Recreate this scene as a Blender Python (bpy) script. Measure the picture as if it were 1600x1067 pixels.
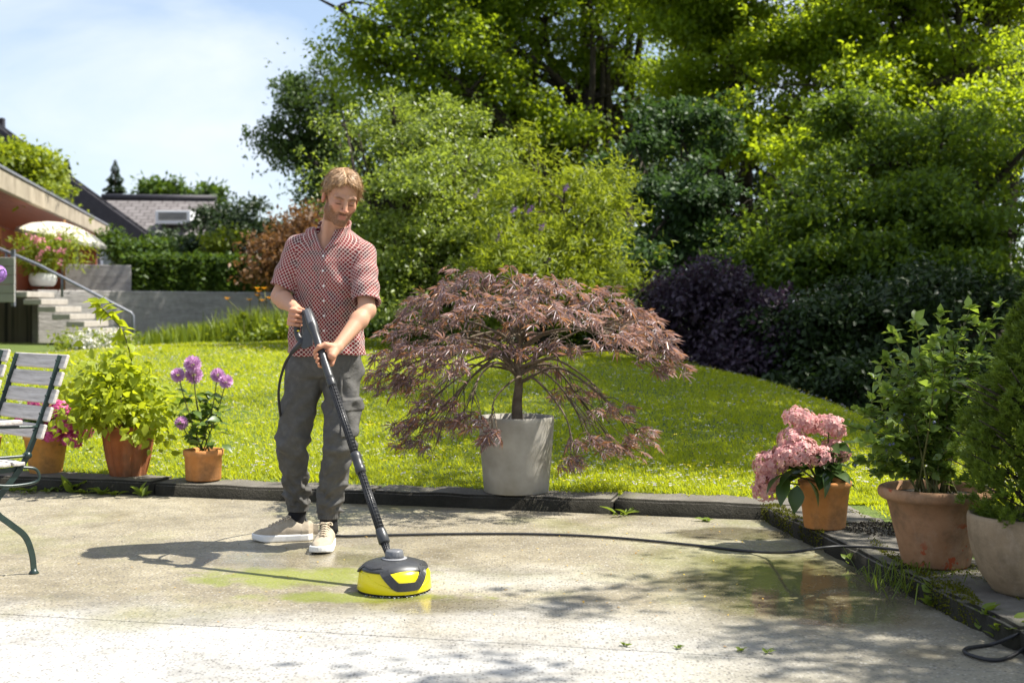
import bpy, bmesh, math
import numpy as np
from mathutils import Vector, Matrix

for _o in list(bpy.data.objects):
    bpy.data.objects.remove(_o)
SC = bpy.context.scene
COL = SC.collection
PI = math.pi

# ------------------------------------------------------------------ camera
EYE, FPX, CXP, HYP = 1.12, 2000.0, 800.0, 485.0
cam_data = bpy.data.cameras.new('camera')
cam_data.sensor_width = 36.0
cam_data.lens = 45.0
cam_data.shift_y = -(533.5 - HYP) / 1600.0
cam_data.clip_start = 0.05
cam_data.clip_end = 900.0
cam_data.dof.use_dof = True
cam_data.dof.focus_distance = 5.8
cam_data.dof.aperture_fstop = 3.4
cam = bpy.data.objects.new('camera', cam_data)
cam.location = (0, 0, EYE)
cam.rotation_euler = (math.radians(90), 0, 0)
COL.objects.link(cam)
SC.camera = cam

# ------------------------------------------------------------------ sky and sun
SUN_EL, SUN_AZ = math.radians(57.5), math.radians(7.0)      # azimuth from +X towards +Y
world = bpy.data.worlds.new('World')
SC.world = world
world.use_nodes = True
wn, wl = world.node_tree.nodes, world.node_tree.links
wn.clear()
wout = wn.new('ShaderNodeOutputWorld')
wbg = wn.new('ShaderNodeBackground')
wbg.inputs['Strength'].default_value = 0.088
sky = wn.new('ShaderNodeTexSky')
sky.sky_type = 'NISHITA'
sky.sun_disc = False
sky.sun_elevation = SUN_EL
sky.sun_rotation = math.radians(90) - SUN_AZ
sky.altitude = 300
sky.air_density = 1.0
sky.dust_density = 1.2
sky.ozone_density = 1.0
wtc = wn.new('ShaderNodeTexCoord')
wmap = wn.new('ShaderNodeMapping')
wmap.inputs['Scale'].default_value = (1.0, 1.0, 2.2)
wmap.inputs['Location'].default_value = (0.35, 0.1, 0.2)
wnoise = wn.new('ShaderNodeTexNoise')
wnoise.inputs['Scale'].default_value = 2.6
wnoise.inputs['Detail'].default_value = 7.0
wnoise.inputs['Roughness'].default_value = 0.55
wnoise.inputs['Distortion'].default_value = 0.4
wramp = wn.new('ShaderNodeValToRGB')
wramp.color_ramp.elements[0].position = 0.43
wramp.color_ramp.elements[0].color = (0.18, 0.18, 0.18, 1)
wramp.color_ramp.elements[1].position = 0.66
wramp.color_ramp.elements[1].color = (0.95, 0.95, 0.95, 1)
wmix = wn.new('ShaderNodeMix')
wmix.data_type = 'RGBA'
wmix.inputs[7].default_value = (5.2, 5.6, 6.4, 1)
wl.new(wtc.outputs['Generated'], wmap.inputs['Vector'])
wl.new(wmap.outputs['Vector'], wnoise.inputs['Vector'])
wl.new(wnoise.outputs['Fac'], wramp.inputs['Fac'])
wl.new(wramp.outputs['Color'], wmix.inputs[0])
wl.new(sky.outputs['Color'], wmix.inputs[6])
wl.new(wmix.outputs[2], wbg.inputs['Color'])
wl.new(wbg.outputs['Background'], wout.inputs['Surface'])

sun_data = bpy.data.lights.new('sun', 'SUN')
sun_data.energy = 5.0
sun_data.angle = math.radians(0.5)
sun_data.color = (1.0, 0.955, 0.87)
sun = bpy.data.objects.new('sun', sun_data)
SUN_DIR = Vector((math.cos(SUN_AZ) * math.cos(SUN_EL), math.sin(SUN_AZ) * math.cos(SUN_EL), math.sin(SUN_EL)))
sun.rotation_euler = SUN_DIR.to_track_quat('Z', 'Y').to_euler()
sun.location = SUN_DIR * 40
COL.objects.link(sun)

SC.view_settings.view_transform = 'Standard'
SC.view_settings.look = 'None'
SC.view_settings.gamma = 1.0
SC.view_settings.use_curve_mapping = False
SC.view_settings.exposure = 1.12
SC.render.engine = 'CYCLES'
SC.cycles.use_denoising = True
SC.cycles.max_bounces = 8
SC.cycles.transparent_max_bounces = 8

# ------------------------------------------------------------------ helpers
def at(px, py, d):
    """point that stands d metres in front of the lens, at pixel px, py of the 1600 x 1067 photograph"""
    return Vector(((px - CXP) / FPX * d, d, EYE - (py - HYP) / FPX * d))

def ground_at(px, py, z=0.0):
    d = (EYE - z) * FPX / (py - HYP)
    return Vector(((px - CXP) / FPX * d, d, z))

def rng(seed):
    return np.random.default_rng(seed)

def tag(o, label=None, cat=None, group=None, kind=None):
    if label: o['label'] = label
    if cat: o['category'] = cat
    if group: o['group'] = group
    if kind: o['kind'] = kind
    return o

def empty(name, loc=(0, 0, 0), rz=0.0, label=None, cat=None, group=None, kind=None):
    o = bpy.data.objects.new(name, None)
    o.location = loc
    o.rotation_euler = (0, 0, rz)
    o.empty_display_size = 0.1
    COL.objects.link(o)
    return tag(o, label, cat, group, kind)

def link(name, me, mat=None, parent=None, loc=None, label=None, kind=None):
    o = bpy.data.objects.new(name, me)
    COL.objects.link(o)
    if parent is not None: o.parent = parent
    if loc is not None: o.location = loc
    if mat is not None and len(me.materials) == 0: me.materials.append(mat)
    if label: o['label'] = label
    if kind: o['kind'] = kind
    return o

def np_mesh(name, verts, faces, smooth=False):
    """faces: (n, k) index array with one face size"""
    verts = np.asarray(verts, dtype=np.float32).reshape(-1, 3)
    faces = np.asarray(faces, dtype=np.int32)
    n, k = faces.shape
    me = bpy.data.meshes.new(name)
    me.vertices.add(len(verts))
    me.vertices.foreach_set('co', verts.ravel())
    me.loops.add(n * k)
    me.loops.foreach_set('vertex_index', faces.ravel())
    me.polygons.add(n)
    me.polygons.foreach_set('loop_start', np.arange(0, n * k, k, dtype=np.int32))
    me.polygons.foreach_set('loop_total', np.full(n, k, dtype=np.int32))
    if smooth:
        me.polygons.foreach_set('use_smooth', np.ones(n, dtype=bool))
    me.update(calc_edges=True)
    return me

class MB:
    """collects shapes and turns them into one mesh object"""
    def __init__(s):
        s.v, s.f, s.sm = [], [], []
    def add(s, verts, faces, smooth=False):
        b = len(s.v)
        s.v += [tuple(v) for v in verts]
        for f in faces:
            s.f.append(tuple(i + b for i in f)); s.sm.append(smooth)
        return s
    def box(s, c, size, rot=None):
        x, y, z = size[0] / 2, size[1] / 2, size[2] / 2
        vs = [Vector(p) for p in ((-x,-y,-z),(x,-y,-z),(x,y,-z),(-x,y,-z),(-x,-y,z),(x,-y,z),(x,y,z),(-x,y,z))]
        if rot is not None: vs = [rot @ v for v in vs]
        c = Vector(c)
        return s.add([v + c for v in vs], [(0,3,2,1),(4,5,6,7),(0,1,5,4),(1,2,6,5),(2,3,7,6),(3,0,4,7)])
    def prism(s, poly, axis_vec, off):
        """poly: list of 3-D points (planar), extruded by axis_vec"""
        n = len(poly); a = [Vector(p) + Vector(off) for p in poly]; b = [p + Vector(axis_vec) for p in a]
        fs = [tuple(range(n))[::-1], tuple(range(n, 2 * n))] + [(i, (i + 1) % n, n + (i + 1) % n, n + i) for i in range(n)]
        return s.add(a + b, fs)
    def tube(s, pts, r, seg=10, cap=True, smooth=True):
        pts = [Vector(p) for p in pts]; n = len(pts)
        rs = r if hasattr(r, '__len__') else [r] * n
        vs, fs = [], []
        up = None
        for i, p in enumerate(pts):
            t = (pts[min(i + 1, n - 1)] - pts[max(i - 1, 0)])
            t = t.normalized() if t.length > 1e-9 else Vector((0, 0, 1))
            if up is None:
                up = Vector((0, 0, 1)) if abs(t.z) < 0.9 else Vector((1, 0, 0))
            sd = t.cross(up)
            sd = sd.normalized() if sd.length > 1e-6 else Vector((1, 0, 0))
            up = sd.cross(t).normalized()
            for k in range(seg):
                a = 2 * PI * k / seg
                vs.append(p + (sd * math.cos(a) + up * math.sin(a)) * rs[i])
        for i in range(n - 1):
            for k in range(seg):
                k2 = (k + 1) % seg
                fs.append((i * seg + k, i * seg + k2, (i + 1) * seg + k2, (i + 1) * seg + k))
        if cap:
            fs.append(tuple(range(seg))[::-1]); fs.append(tuple((n - 1) * seg + k for k in range(seg)))
        return s.add(vs, fs, smooth)
    def lathe(s, prof, c=(0, 0, 0), seg=40, smooth=True, fn=None):
        """prof: list of (radius, z); fn(angle, radius, z) -> radius"""
        c = Vector(c); vs, fs = [], []
        n = len(prof)
        for r, z in prof:
            for k in range(seg):
                a = 2 * PI * k / seg
                rr = fn(a, r, z) if fn else r
                vs.append(c + Vector((rr * math.cos(a), rr * math.sin(a), z)))
        for i in range(n - 1):
            for k in range(seg):
                k2 = (k + 1) % seg
                fs.append((i * seg + k, i * seg + k2, (i + 1) * seg + k2, (i + 1) * seg + k))
        fs.append(tuple(range(seg))[::-1]); fs.append(tuple((n - 1) * seg + k for k in range(seg)))
        return s.add(vs, fs, smooth)
    def mesh(s, name):
        me = bpy.data.meshes.new(name)
        me.from_pydata(s.v, [], s.f)
        me.polygons.foreach_set('use_smooth', np.array(s.sm, dtype=bool))
        me.update()
        return me
    def build(s, name, mat, parent=None, loc=None, bevel=0.0, label=None, kind=None, bseg=2, angle=35):
        o = link(name, s.mesh(name), mat, parent, loc, label, kind)
        if bevel > 0:
            m = o.modifiers.new('bevel', 'BEVEL'); m.width = bevel; m.segments = bseg
            m.limit_method = 'ANGLE'; m.angle_limit = math.radians(angle)
        return o

def spline(pts, n=8):
    """Catmull-Rom through the points"""
    P = [Vector(p) for p in pts]
    P = [P[0] * 2 - P[1]] + P + [P[-1] * 2 - P[-2]]
    out = []
    for i in range(1, len(P) - 2):
        for k in range(n):
            t = k / n
            a, b, c, d = P[i - 1], P[i], P[i + 1], P[i + 2]
            out.append(0.5 * ((2 * b) + (c - a) * t + (2 * a - 5 * b + 4 * c - d) * t * t + (3 * b - a - 3 * c + d) * t ** 3))
    out.append(P[-2])
    return out

def copy_tree(o, parent=None):
    c = o.copy(); COL.objects.link(c); c.parent = parent
    for ch in list(o.children): copy_tree(ch, c)
    return c

# ------------------------------------------------------------------ materials
class Mat:
    def __init__(s, name):
        s.m = bpy.data.materials.new(name); s.m.use_nodes = True
        s.t = s.m.node_tree; s.n = s.t.nodes; s.l = s.t.links
        s.b = s.n['Principled BSDF']; s.out = s.n['Material Output']
    def node(s, kind, **kw):
        nd = s.n.new(kind)
        for k, v in kw.items():
            if k in nd.inputs.keys() and not hasattr(nd, k): nd.inputs[k].default_value = v
            else:
                try: setattr(nd, k, v)
                except Exception: nd.inputs[k].default_value = v
        return nd
    def set(s, **kw):
        for k, v in kw.items():
            s.b.inputs[k.replace('_', ' ')].default_value = v
        return s
    def link(s, a, b): s.l.new(a, b)
    def coords(s, kind='Object', scale=(1, 1, 1), rot=(0, 0, 0)):
        tc = s.n.new('ShaderNodeTexCoord'); mp = s.n.new('ShaderNodeMapping')
        mp.inputs['Scale'].default_value = scale; mp.inputs['Rotation'].default_value = rot
        s.link(tc.outputs[kind], mp.inputs['Vector'])
        return mp.outputs['Vector']
    def noise(s, vec, scale, detail=4.0, rough=0.55, dist=0.0):
        nd = s.n.new('ShaderNodeTexNoise')
        nd.inputs['Scale'].default_value = scale; nd.inputs['Detail'].default_value = detail
        nd.inputs['Roughness'].default_value = rough; nd.inputs['Distortion'].default_value = dist
        if vec is not None: s.link(vec, nd.inputs['Vector'])
        return nd.outputs['Fac']
    def ramp(s, fac, stops):
        nd = s.n.new('ShaderNodeValToRGB'); e = nd.color_ramp.elements
        while len(e) < len(stops): e.new(0.5)
        for i, (p, c) in enumerate(stops):
            e[i].position = p
            e[i].color = (c, c, c, 1) if isinstance(c, (int, float)) else tuple(c) + (1,)
        s.link(fac, nd.inputs['Fac'])
        return nd.outputs['Color']
    def mix(s, fac, a, b, blend='MIX'):
        nd = s.n.new('ShaderNodeMix'); nd.data_type = 'RGBA'; nd.blend_type = blend
        for val, i in ((fac, 0), (a, 6), (b, 7)):
            if isinstance(val, (int, float)): nd.inputs[i].default_value = val if i == 0 else (val, val, val, 1)
            elif isinstance(val, (tuple, list)): nd.inputs[i].default_value = tuple(val)[:3] + (1,)
            else: s.link(val, nd.inputs[i])
        return nd.outputs[2]
    def math(s, op, a, b=0.0, c=None, clamp=False):
        nd = s.n.new('ShaderNodeMath'); nd.operation = op; nd.use_clamp = clamp
        for i, v in enumerate((a, b) if c is None else (a, b, c)):
            if isinstance(v, (int, float)): nd.inputs[i].default_value = v
            else: s.link(v, nd.inputs[i])
        return nd.outputs[0]
    def bump(s, height, strength=0.3, dist=0.01):
        nd = s.n.new('ShaderNodeBump')
        nd.inputs['Strength'].default_value = strength; nd.inputs['Distance'].default_value = dist
        s.link(height, nd.inputs['Height']); s.link(nd.outputs['Normal'], s.b.inputs['Normal'])
        return s
    def color(s, c): s.link(c, s.b.inputs['Base Color']); return s
    def rough(s, c): s.link(c, s.b.inputs['Roughness']); return s

def simple(name, c1, c2=None, scale=8.0, rough=0.6, bump=0.0, bscale=None, spec=0.4, metal=0.0, bdist=0.004):
    m = Mat(name); m.set(Roughness=rough, Metallic=metal); m.b.inputs['Specular IOR Level'].default_value = spec
    v = m.coords()
    if c2 is None: m.b.inputs['Base Color'].default_value = tuple(c1) + (1,)
    else: m.color(m.ramp(m.noise(v, scale, 5), [(0.3, c1), (0.7, c2)]))
    if bump: m.bump(m.noise(v, bscale or scale * 6, 4), bump, bdist)
    return m.m

def leaf_mat(name, dark, light, trans, tf=0.35, rough=0.5, spec=0.35, warm=None, wamt=0.0):
    """a leaf colour that varies from leaf to leaf, with light coming through the blade"""
    m = Mat(name)
    g = m.n.new('ShaderNodeNewGeometry')
    c = m.ramp(g.outputs['Random Per Island'], [(0.0, dark), (1.0, light)] if warm is None else
               [(0.0, dark), (1.0 - wamt - 0.02, light), (1.0 - wamt + 0.02, warm)])
    m.color(c); m.set(Roughness=rough); m.b.inputs['Specular IOR Level'].default_value = spec
    tr = m.n.new('ShaderNodeBsdfTranslucent')
    tcol = m.mix(0.5, c, trans)
    m.link(tcol if warm is not None else m.mix(0.25, trans, c), tr.inputs['Color'])
    mx = m.n.new('ShaderNodeMixShader'); mx.inputs[0].default_value = tf
    m.link(m.b.outputs[0], mx.inputs[1]); m.link(tr.outputs[0], mx.inputs[2])
    m.link(mx.outputs[0], m.out.inputs['Surface'])
    return m.m

# ------------------------------------------------------------------ leaves
T_DIAMOND = (np.array([(0,0,0),(0.28,0.45,0.07),(0,1,-0.05),(-0.28,0.45,0.07)], float), np.array([(0,1,2),(0,2,3)]))
T_LEAF = (np.array([(0,0,0),(0.22,0.22,0.05),(0.27,0.52,0.07),(0,1,-0.12),(-0.27,0.52,0.07),(-0.22,0.22,0.05),(0,0.5,0.0)], float),
          np.array([(0,1,6),(1,2,6),(2,3,6),(3,4,6),(4,5,6),(5,0,6)]))
T_NARROW = (np.array([(0,0,0),(0.10,0.45,0.04),(0,1,-0.10),(-0.10,0.45,0.04)], float), np.array([(0,1,2),(0,2,3)]))
def _palm():
    v, f = [], []
    for a, L in ((-100, 0.45), (-66, 0.72), (-32, 0.92), (0, 1.0), (32, 0.92), (66, 0.72), (100, 0.45)):
        a = math.radians(a); d = np.array((math.sin(a), math.cos(a), 0)); p = np.array((math.cos(a), -math.sin(a), 0))
        b = len(v)
        v += [d * 0.02, d * 0.5 * L + p * 0.042 + (0, 0, 0.03), d * L + np.array((0, 0, -0.16)), d * 0.5 * L - p * 0.042 + (0, 0, 0.03)]
        f += [(b, b + 1, b + 2), (b, b + 2, b + 3)]
    return np.array(v), np.array(f)
T_PALM = _palm()
def _needles(n=7, seed=3):
    r = rng(seed); v, f = [], []
    for i in range(n):
        a = 2 * PI * i / n * 1.618; t = 0.25 + 0.75 * (i / n)
        d = np.array((math.cos(a) * 0.6, 0.35 + 0.65 * t, math.sin(a) * 0.6)); b = len(v)
        p = np.cross(d, (0.3, 0.2, 0.9)); p = p / np.linalg.norm(p) * 0.10
        base = np.array((0, t * 0.5, 0))
        v += [base + p, base - p, base + d * 0.6]; f += [(b, b + 1, b + 2)]
    return np.array(v), np.array(f)
T_NEEDLE = _needles()

def norm(a):
    return a / np.maximum(np.linalg.norm(a, axis=-1, keepdims=True), 1e-9)

def leaves_mesh(name, pos, direc, nrm, size, tpl, smooth=False):
    """one mesh of many leaves: pos (n,3), direc = along the leaf, nrm = face normal, size (n,)"""
    V, Fc = tpl
    y = norm(np.asarray(direc, float)); z = np.asarray(nrm, float)
    x = norm(np.cross(y, z)); z = np.cross(x, y)
    n, m = len(pos), len(V)
    P = (V[None, :, 0, None] * x[:, None] + V[None, :, 1, None] * y[:, None] + V[None, :, 2, None] * z[:, None])
    P = P * np.asarray(size, float).reshape(-1, 1, 1) + np.asarray(pos)[:, None]
    F = Fc[None] + (np.arange(n) * m)[:, None, None]
    return np_mesh(name, P.reshape(-1, 3), F.reshape(-1, Fc.shape[1]), smooth)

def rand_unit(r, n):
    return norm(r.normal(size=(n, 3)))

M = {}
# ------------------------------------------------------------------ lie of the land
KB0, KB1 = Vector((-3.2, 8.0, 0)), Vector((1.336, 6.85, 0))            # front line of the back kerb
KR0, KR1 = Vector((1.336, 6.85, 0)), Vector((1.627, 4.489, 0))          # front line of the right kerb
_ud = (KB1 - KB0).normalized(); KBN = Vector((-_ud.y, _ud.x, 0))
_vd = (KR1 - KR0).normalized(); KRN = Vector((-_vd.y, _vd.x, 0))
KW_B, KW_R, KH = 0.28, 0.44, 0.083
def kerb_d(x, y):
    db = (x - KB1.x) * KBN.x + (y - KB1.y) * KBN.y
    dr = (x - KR0.x) * KRN.x + (y - KR0.y) * KRN.y
    return db, dr
C_X = np.array([-30, -7.2, -4.75, -2.28, 0.0, 2.08, 2.80, 3.06, 3.30, 30])
C_Y = np.array([18.0, 18.0, 19.0, 19.0, 18.0, 16.0, 14.0, 12.0, 9.5, 9.5])
C_Z = np.array([0.45, 0.45, 0.60, 0.66, 0.62, 0.51, 0.33, 0.19, 0.07, 0.07])
def land_z(x, y):
    x = np.asarray(x, float); y = np.asarray(y, float)
    cy, cz = np.interp(x, C_X, C_Y), np.interp(x, C_X, C_Z)
    yk = KB1.y - (x - KB1.x) * 0.2535 + 0.25
    t = np.clip((y - yk) / (cy - yk), 0, 1.0)
    h = 0.072 + (cz - 0.072) * (1.25 * t - 0.25 * t * t * t) * np.where(t < 1, 1, 1)
    h = h - 0.015 * np.clip(y - cy, 0, 8) * (x > -3) + 0.012 * np.sin(x * 2.1 + 1) * np.sin(y * 1.7) * np.clip(t * 4, 0, 1)
    return h

# ------------------------------------------------------------------ surface materials
m = Mat('soil'); v = m.coords()
m.color(m.ramp(m.noise(v, 3, 8, 0.7), [(0.3, (0.020, 0.016, 0.010)), (0.7, (0.060, 0.048, 0.030))])); m.set(Roughness=0.95); m.bump(m.noise(v, 40, 5), 0.8, 0.03)
M['soil'] = m.m
m = Mat('lawn_ground'); v = m.coords()
m.color(m.ramp(m.noise(v, 2.5, 8, 0.65), [(0.3, (0.055, 0.090, 0.010)), (0.7, (0.120, 0.165, 0.020))])); m.set(Roughness=0.9); m.bump(m.noise(v, 60, 5), 0.8, 0.03)
M['lawn'] = m.m

m = Mat('washed_concrete'); v = m.coords()
sx = m.n.new('ShaderNodeSeparateXYZ'); m.link(v, sx.inputs[0]); X_, Y_ = sx.outputs[0], sx.outputs[1]
def blob(cx, cy, rx, ry, wob=0.5, sc=2.2, seed=0.0):
    """soft stain with a ragged edge, centred on the slab at cx, cy"""
    dx = m.math('DIVIDE', m.math('SUBTRACT', X_, cx), rx); dy = m.math('DIVIDE', m.math('SUBTRACT', Y_, cy), ry)
    r = m.math('SQRT', m.math('ADD', m.math('MULTIPLY', dx, dx), m.math('MULTIPLY', dy, dy)))
    nz = m.noise(m.coords(scale=(1, 1, 1), rot=(0, 0, seed)), sc, 6, 0.62)
    return m.math('ADD', m.math('SUBTRACT', 1.0, r), m.math('MULTIPLY', m.math('SUBTRACT', nz, 0.5), wob * 3.0))
def soft(f, a, b): return m.ramp(f, [(a, 0.0), (b, 1.0)])
big = m.noise(v, 0.9, 6, 0.6); med = m.noise(v, 5.0, 6, 0.65)
base = m.ramp(big, [(0.30, (0.205, 0.182, 0.135)), (0.55, (0.285, 0.262, 0.205)), (0.75, (0.37, 0.345, 0.285))])
base = m.mix(0.8, base, m.ramp(med, [(0.35, (0.34, 0.31, 0.25)), (0.65, (0.56, 0.53, 0.46))]), 'OVERLAY')
# scrubbed pale band in front
cl = m.math('ADD', m.math('MULTIPLY', m.math('SUBTRACT', 4.95, Y_), 1.0), m.math('MULTIPLY', m.math('SUBTRACT', m.noise(v, 1.3, 5, 0.6), 0.5), 1.6))
cl = m.math('MULTIPLY', m.ramp(cl, [(0.0, 0.0), (0.55, 1.0)]), m.ramp(m.math('ADD', m.math('MULTIPLY', X_, 0.4), m.math('MULTIPLY', big, 0.5)), [(0.30, 1.0), (0.62, 0.30)]))
base = m.mix(cl, base, m.mix(0.35, (0.385, 0.375, 0.355), m.ramp(med, [(0.3, (0.22, 0.215, 0.205)), (0.7, (0.48, 0.47, 0.45))])))
# scoured patch right of the head
base = m.mix(m.math('MULTIPLY', soft(blob(-0.05, 5.35, 0.75, 0.40, 0.35, 3.0), 0.1, 0.8), 0.6), base, (0.42, 0.405, 0.365))
blt = m.ramp(m.noise(m.coords(scale=(1, 1.6, 1), rot=(0, 0, 0.4)), 2.3, 8, 0.68, 0.3), [(0.46, 0.0), (0.64, 1.0)])
base = m.mix(m.math('MULTIPLY', blt, 0.42), base, (0.15, 0.13, 0.095))
right_tone = m.ramp(m.math('ADD', m.math('MULTIPLY', X_, 0.33), m.math('MULTIPLY', m.math('SUBTRACT', med, 0.5), 0.5)), [(0.10, 0.0), (0.62, 1.0)])
base = m.mix(m.math('MULTIPLY', right_tone, 0.62), base, (0.150, 0.135, 0.092))  # base colour turns darker olive-brown towards the right
# exposed aggregate: dark and pale grit of two sizes
vor = m.n.new('ShaderNodeTexVoronoi'); vor.inputs['Scale'].default_value = 88.0; m.link(v, vor.inputs['Vector'])
sep = m.n.new('ShaderNodeSeparateColor'); m.link(vor.outputs['Color'], sep.inputs[0])
inside = m.ramp(vor.outputs['Distance'], [(0.38, 1.0), (0.52, 0.0)])
dk = m.math('MULTIPLY', m.math('LESS_THAN', sep.outputs[0], 0.34), inside)
lt = m.math('MULTIPLY', m.math('GREATER_THAN', sep.outputs[0], 0.86), inside)
base = m.mix(m.math('MULTIPLY', dk, 0.72), base, (0.10, 0.092, 0.082))
base = m.mix(m.math('MULTIPLY', lt, 0.30), base, (0.58, 0.56, 0.52))
vor2 = m.n.new('ShaderNodeTexVoronoi'); vor2.inputs['Scale'].default_value = 46.0; m.link(v, vor2.inputs['Vector'])
sep2 = m.n.new('ShaderNodeSeparateColor'); m.link(vor2.outputs['Color'], sep2.inputs[0])
pit = m.math('MULTIPLY', m.math('LESS_THAN', sep2.outputs[1], 0.07), m.ramp(vor2.outputs['Distance'], [(0.14, 1.0), (0.24, 0.0)]))
base = m.mix(m.math('MULTIPLY', pit, 0.8), base, (0.035, 0.032, 0.028))
# algae film: strong where the head has not been yet, thin patches elsewhere
alg = soft(blob(-0.86, 5.40, 0.62, 0.24, 0.75, 5.0, 0.3), 0.05, 0.5)
alg2 = soft(blob(-0.60, 5.00, 0.55, 0.12, 0.65, 6.0, 1.1), 0.05, 0.5)
alg3 = m.math('MULTIPLY', m.ramp(m.noise(m.coords(rot=(0, 0, 0.6)), 1.15, 6, 0.62), [(0.52, 0.0), (0.68, 1.0)]), m.math('SUBTRACT', 1.0, cl))
alg4 = soft(blob(1.05, 5.6, 0.75, 1.1, 0.5, 2.4, 2.0), 0.15, 1.0)
ag = m.math('MAXIMUM', m.math('MAXIMUM', alg, alg2), m.math('MAXIMUM', m.math('MULTIPLY', alg3, 0.42), m.math('MULTIPLY', alg4, 0.6)))
fine = m.ramp(m.noise(v, 70, 4, 0.7), [(0.35, 0.5), (0.6, 1.0)])
ag = m.math('MULTIPLY', ag, fine, clamp=True)
base = m.mix(m.math('MULTIPLY', ag, 1.0), base, m.mix(big, (0.115, 0.150, 0.014), (0.235, 0.245, 0.035)))
# standing water and damp
wet = m.math('MAXIMUM', soft(blob(1.15, 5.15, 0.62, 0.85, 0.30, 2.6, 0.9), 0.05, 0.4), soft(blob(1.12, 6.42, 0.42, 0.25, 0.25, 3.5, 1.4), 0.1, 0.4))
wet = m.math('MAXIMUM', wet, m.math('MULTIPLY', soft(blob(-0.9, 5.75, 0.9, 0.34, 0.45, 3.0, 2.2), 0.15, 0.6), 0.75))
wet = m.math('MAXIMUM', wet, m.math('MULTIPLY', soft(blob(-0.33, 4.86, 0.55, 0.22, 0.35, 3.0, 2.9), 0.15, 0.6), 0.8))
wet = m.math('MAXIMUM', wet, m.math('MULTIPLY', m.ramp(m.noise(m.coords(rot=(0, 0, 1.7)), 1.6, 5, 0.6), [(0.53, 0.0), (0.66, 1.0)]), 0.45))
base = m.mix(m.math('MULTIPLY', wet, 0.55), base, m.mix(1.0, base, (0.50, 0.47, 0.40), 'MULTIPLY'))
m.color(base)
m.rough(m.math('ADD', m.math('MULTIPLY', m.math('SUBTRACT', 1.0, wet), 0.60), 0.05))
hgt = m.math('ADD', m.math('MULTIPLY', vor.outputs['Distance'], 0.6), m.math('MULTIPLY', med, 0.6))
nb = m.n.new('ShaderNodeBump'); nb.inputs['Distance'].default_value = 0.006
m.link(hgt, nb.inputs['Height']); m.link(m.math('MULTIPLY_ADD', wet, -0.52, 0.56), nb.inputs['Strength']); m.link(nb.outputs['Normal'], m.b.inputs['Normal'])
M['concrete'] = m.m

m = Mat('kerb_concrete'); v = m.coords()
c = m.ramp(m.noise(v, 7, 8, 0.68), [(0.28, (0.022, 0.020, 0.015)), (0.5, (0.075, 0.068, 0.055)), (0.72, (0.20, 0.185, 0.155))])
c = m.mix(m.ramp(m.noise(v, 3.1, 7, 0.7), [(0.56, 0.0), (0.66, 0.75)]), c, (0.085, 0.095, 0.016))
c = m.mix(m.ramp(m.noise(v, 90, 3), [(0.35, 0.5), (0.5, 0.0)]), c, (0.05, 0.047, 0.04))
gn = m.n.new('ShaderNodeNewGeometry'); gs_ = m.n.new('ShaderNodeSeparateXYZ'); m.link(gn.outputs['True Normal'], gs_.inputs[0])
alg_shade = m.math('MULTIPLY', m.ramp(gs_.outputs[2], [(0.35, 1.0), (0.75, 0.0)]), m.ramp(m.noise(v, 5, 6, 0.7), [(0.25, 1.0), (0.62, 0.84)]))
c = m.mix(alg_shade, m.mix(0.5, c, (0.22, 0.20, 0.17)), (0.016, 0.015, 0.010))  # shade and dark algae painted into the upright faces, tops kept paler
m.b.inputs['Specular IOR Level'].default_value = 0.15
m.color(c); m.set(Roughness=0.9); m.bump(m.noise(v, 55, 6, 0.7), 0.8, 0.012)
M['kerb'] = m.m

# ------------------------------------------------------------------ ground, patio, kerbs, lawn
g = MB(); g.add([(-400, -60, -0.035), (400, -60, -0.035), (400, 700, -0.035), (-400, 700, -0.035)], [(0, 1, 2, 3)])
tag(g.build('ground', M['soil']), 'dark bare soil under and around everything', kind='structure')

patio = empty('patio', (0, 0, 0), 0, 'wet washed-concrete patio of large slabs', kind='structure')
PA = math.radians(-12.5); PU = Vector((math.cos(PA), math.sin(PA), 0)); PV = Vector((-math.sin(PA), math.cos(PA), 0))
S_ = [-12.5, -7.87, -3.267, 1.333, 4.0]; T_ = [-3.2, 1.4, 4.21, 7.12]
def in_patio_poly(pts):      # clip the slab against the middle of both kerbs
    for c0, nrm_, off in ((KB1, KBN, 0.14), (KR0, KRN, 0.20)):
        out = []
        for i in range(len(pts)):
            a, b = pts[i], pts[(i + 1) % len(pts)]
            da, db = (a - c0).dot(nrm_) - off, (b - c0).dot(nrm_) - off
            if da <= 0: out.append(a)
            if (da < 0) != (db < 0): out.append(a + (b - a) * (da / (da - db)))
        pts = out
        if len(pts) < 3: return []
    return pts
for i in range(len(S_) - 1):
    for j in range(len(T_) - 1):
        t1 = T_[j + 1] + (1.2 if j == len(T_) - 2 else 0)
        g_ = 0.0026
        poly = [PU * a + PV * b for a, b in ((S_[i] + g_, T_[j] + g_), (S_[i + 1] - g_, T_[j] + g_), (S_[i + 1] - g_, t1 - g_), (S_[i] + g_, t1 - g_))]
        poly = in_patio_poly(poly)
        if len(poly) >= 3:
            MB().prism(poly, (0, 0, 0.06), (0, 0, -0.06)).build('slab', M['concrete'], patio, bevel=0.005)

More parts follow.
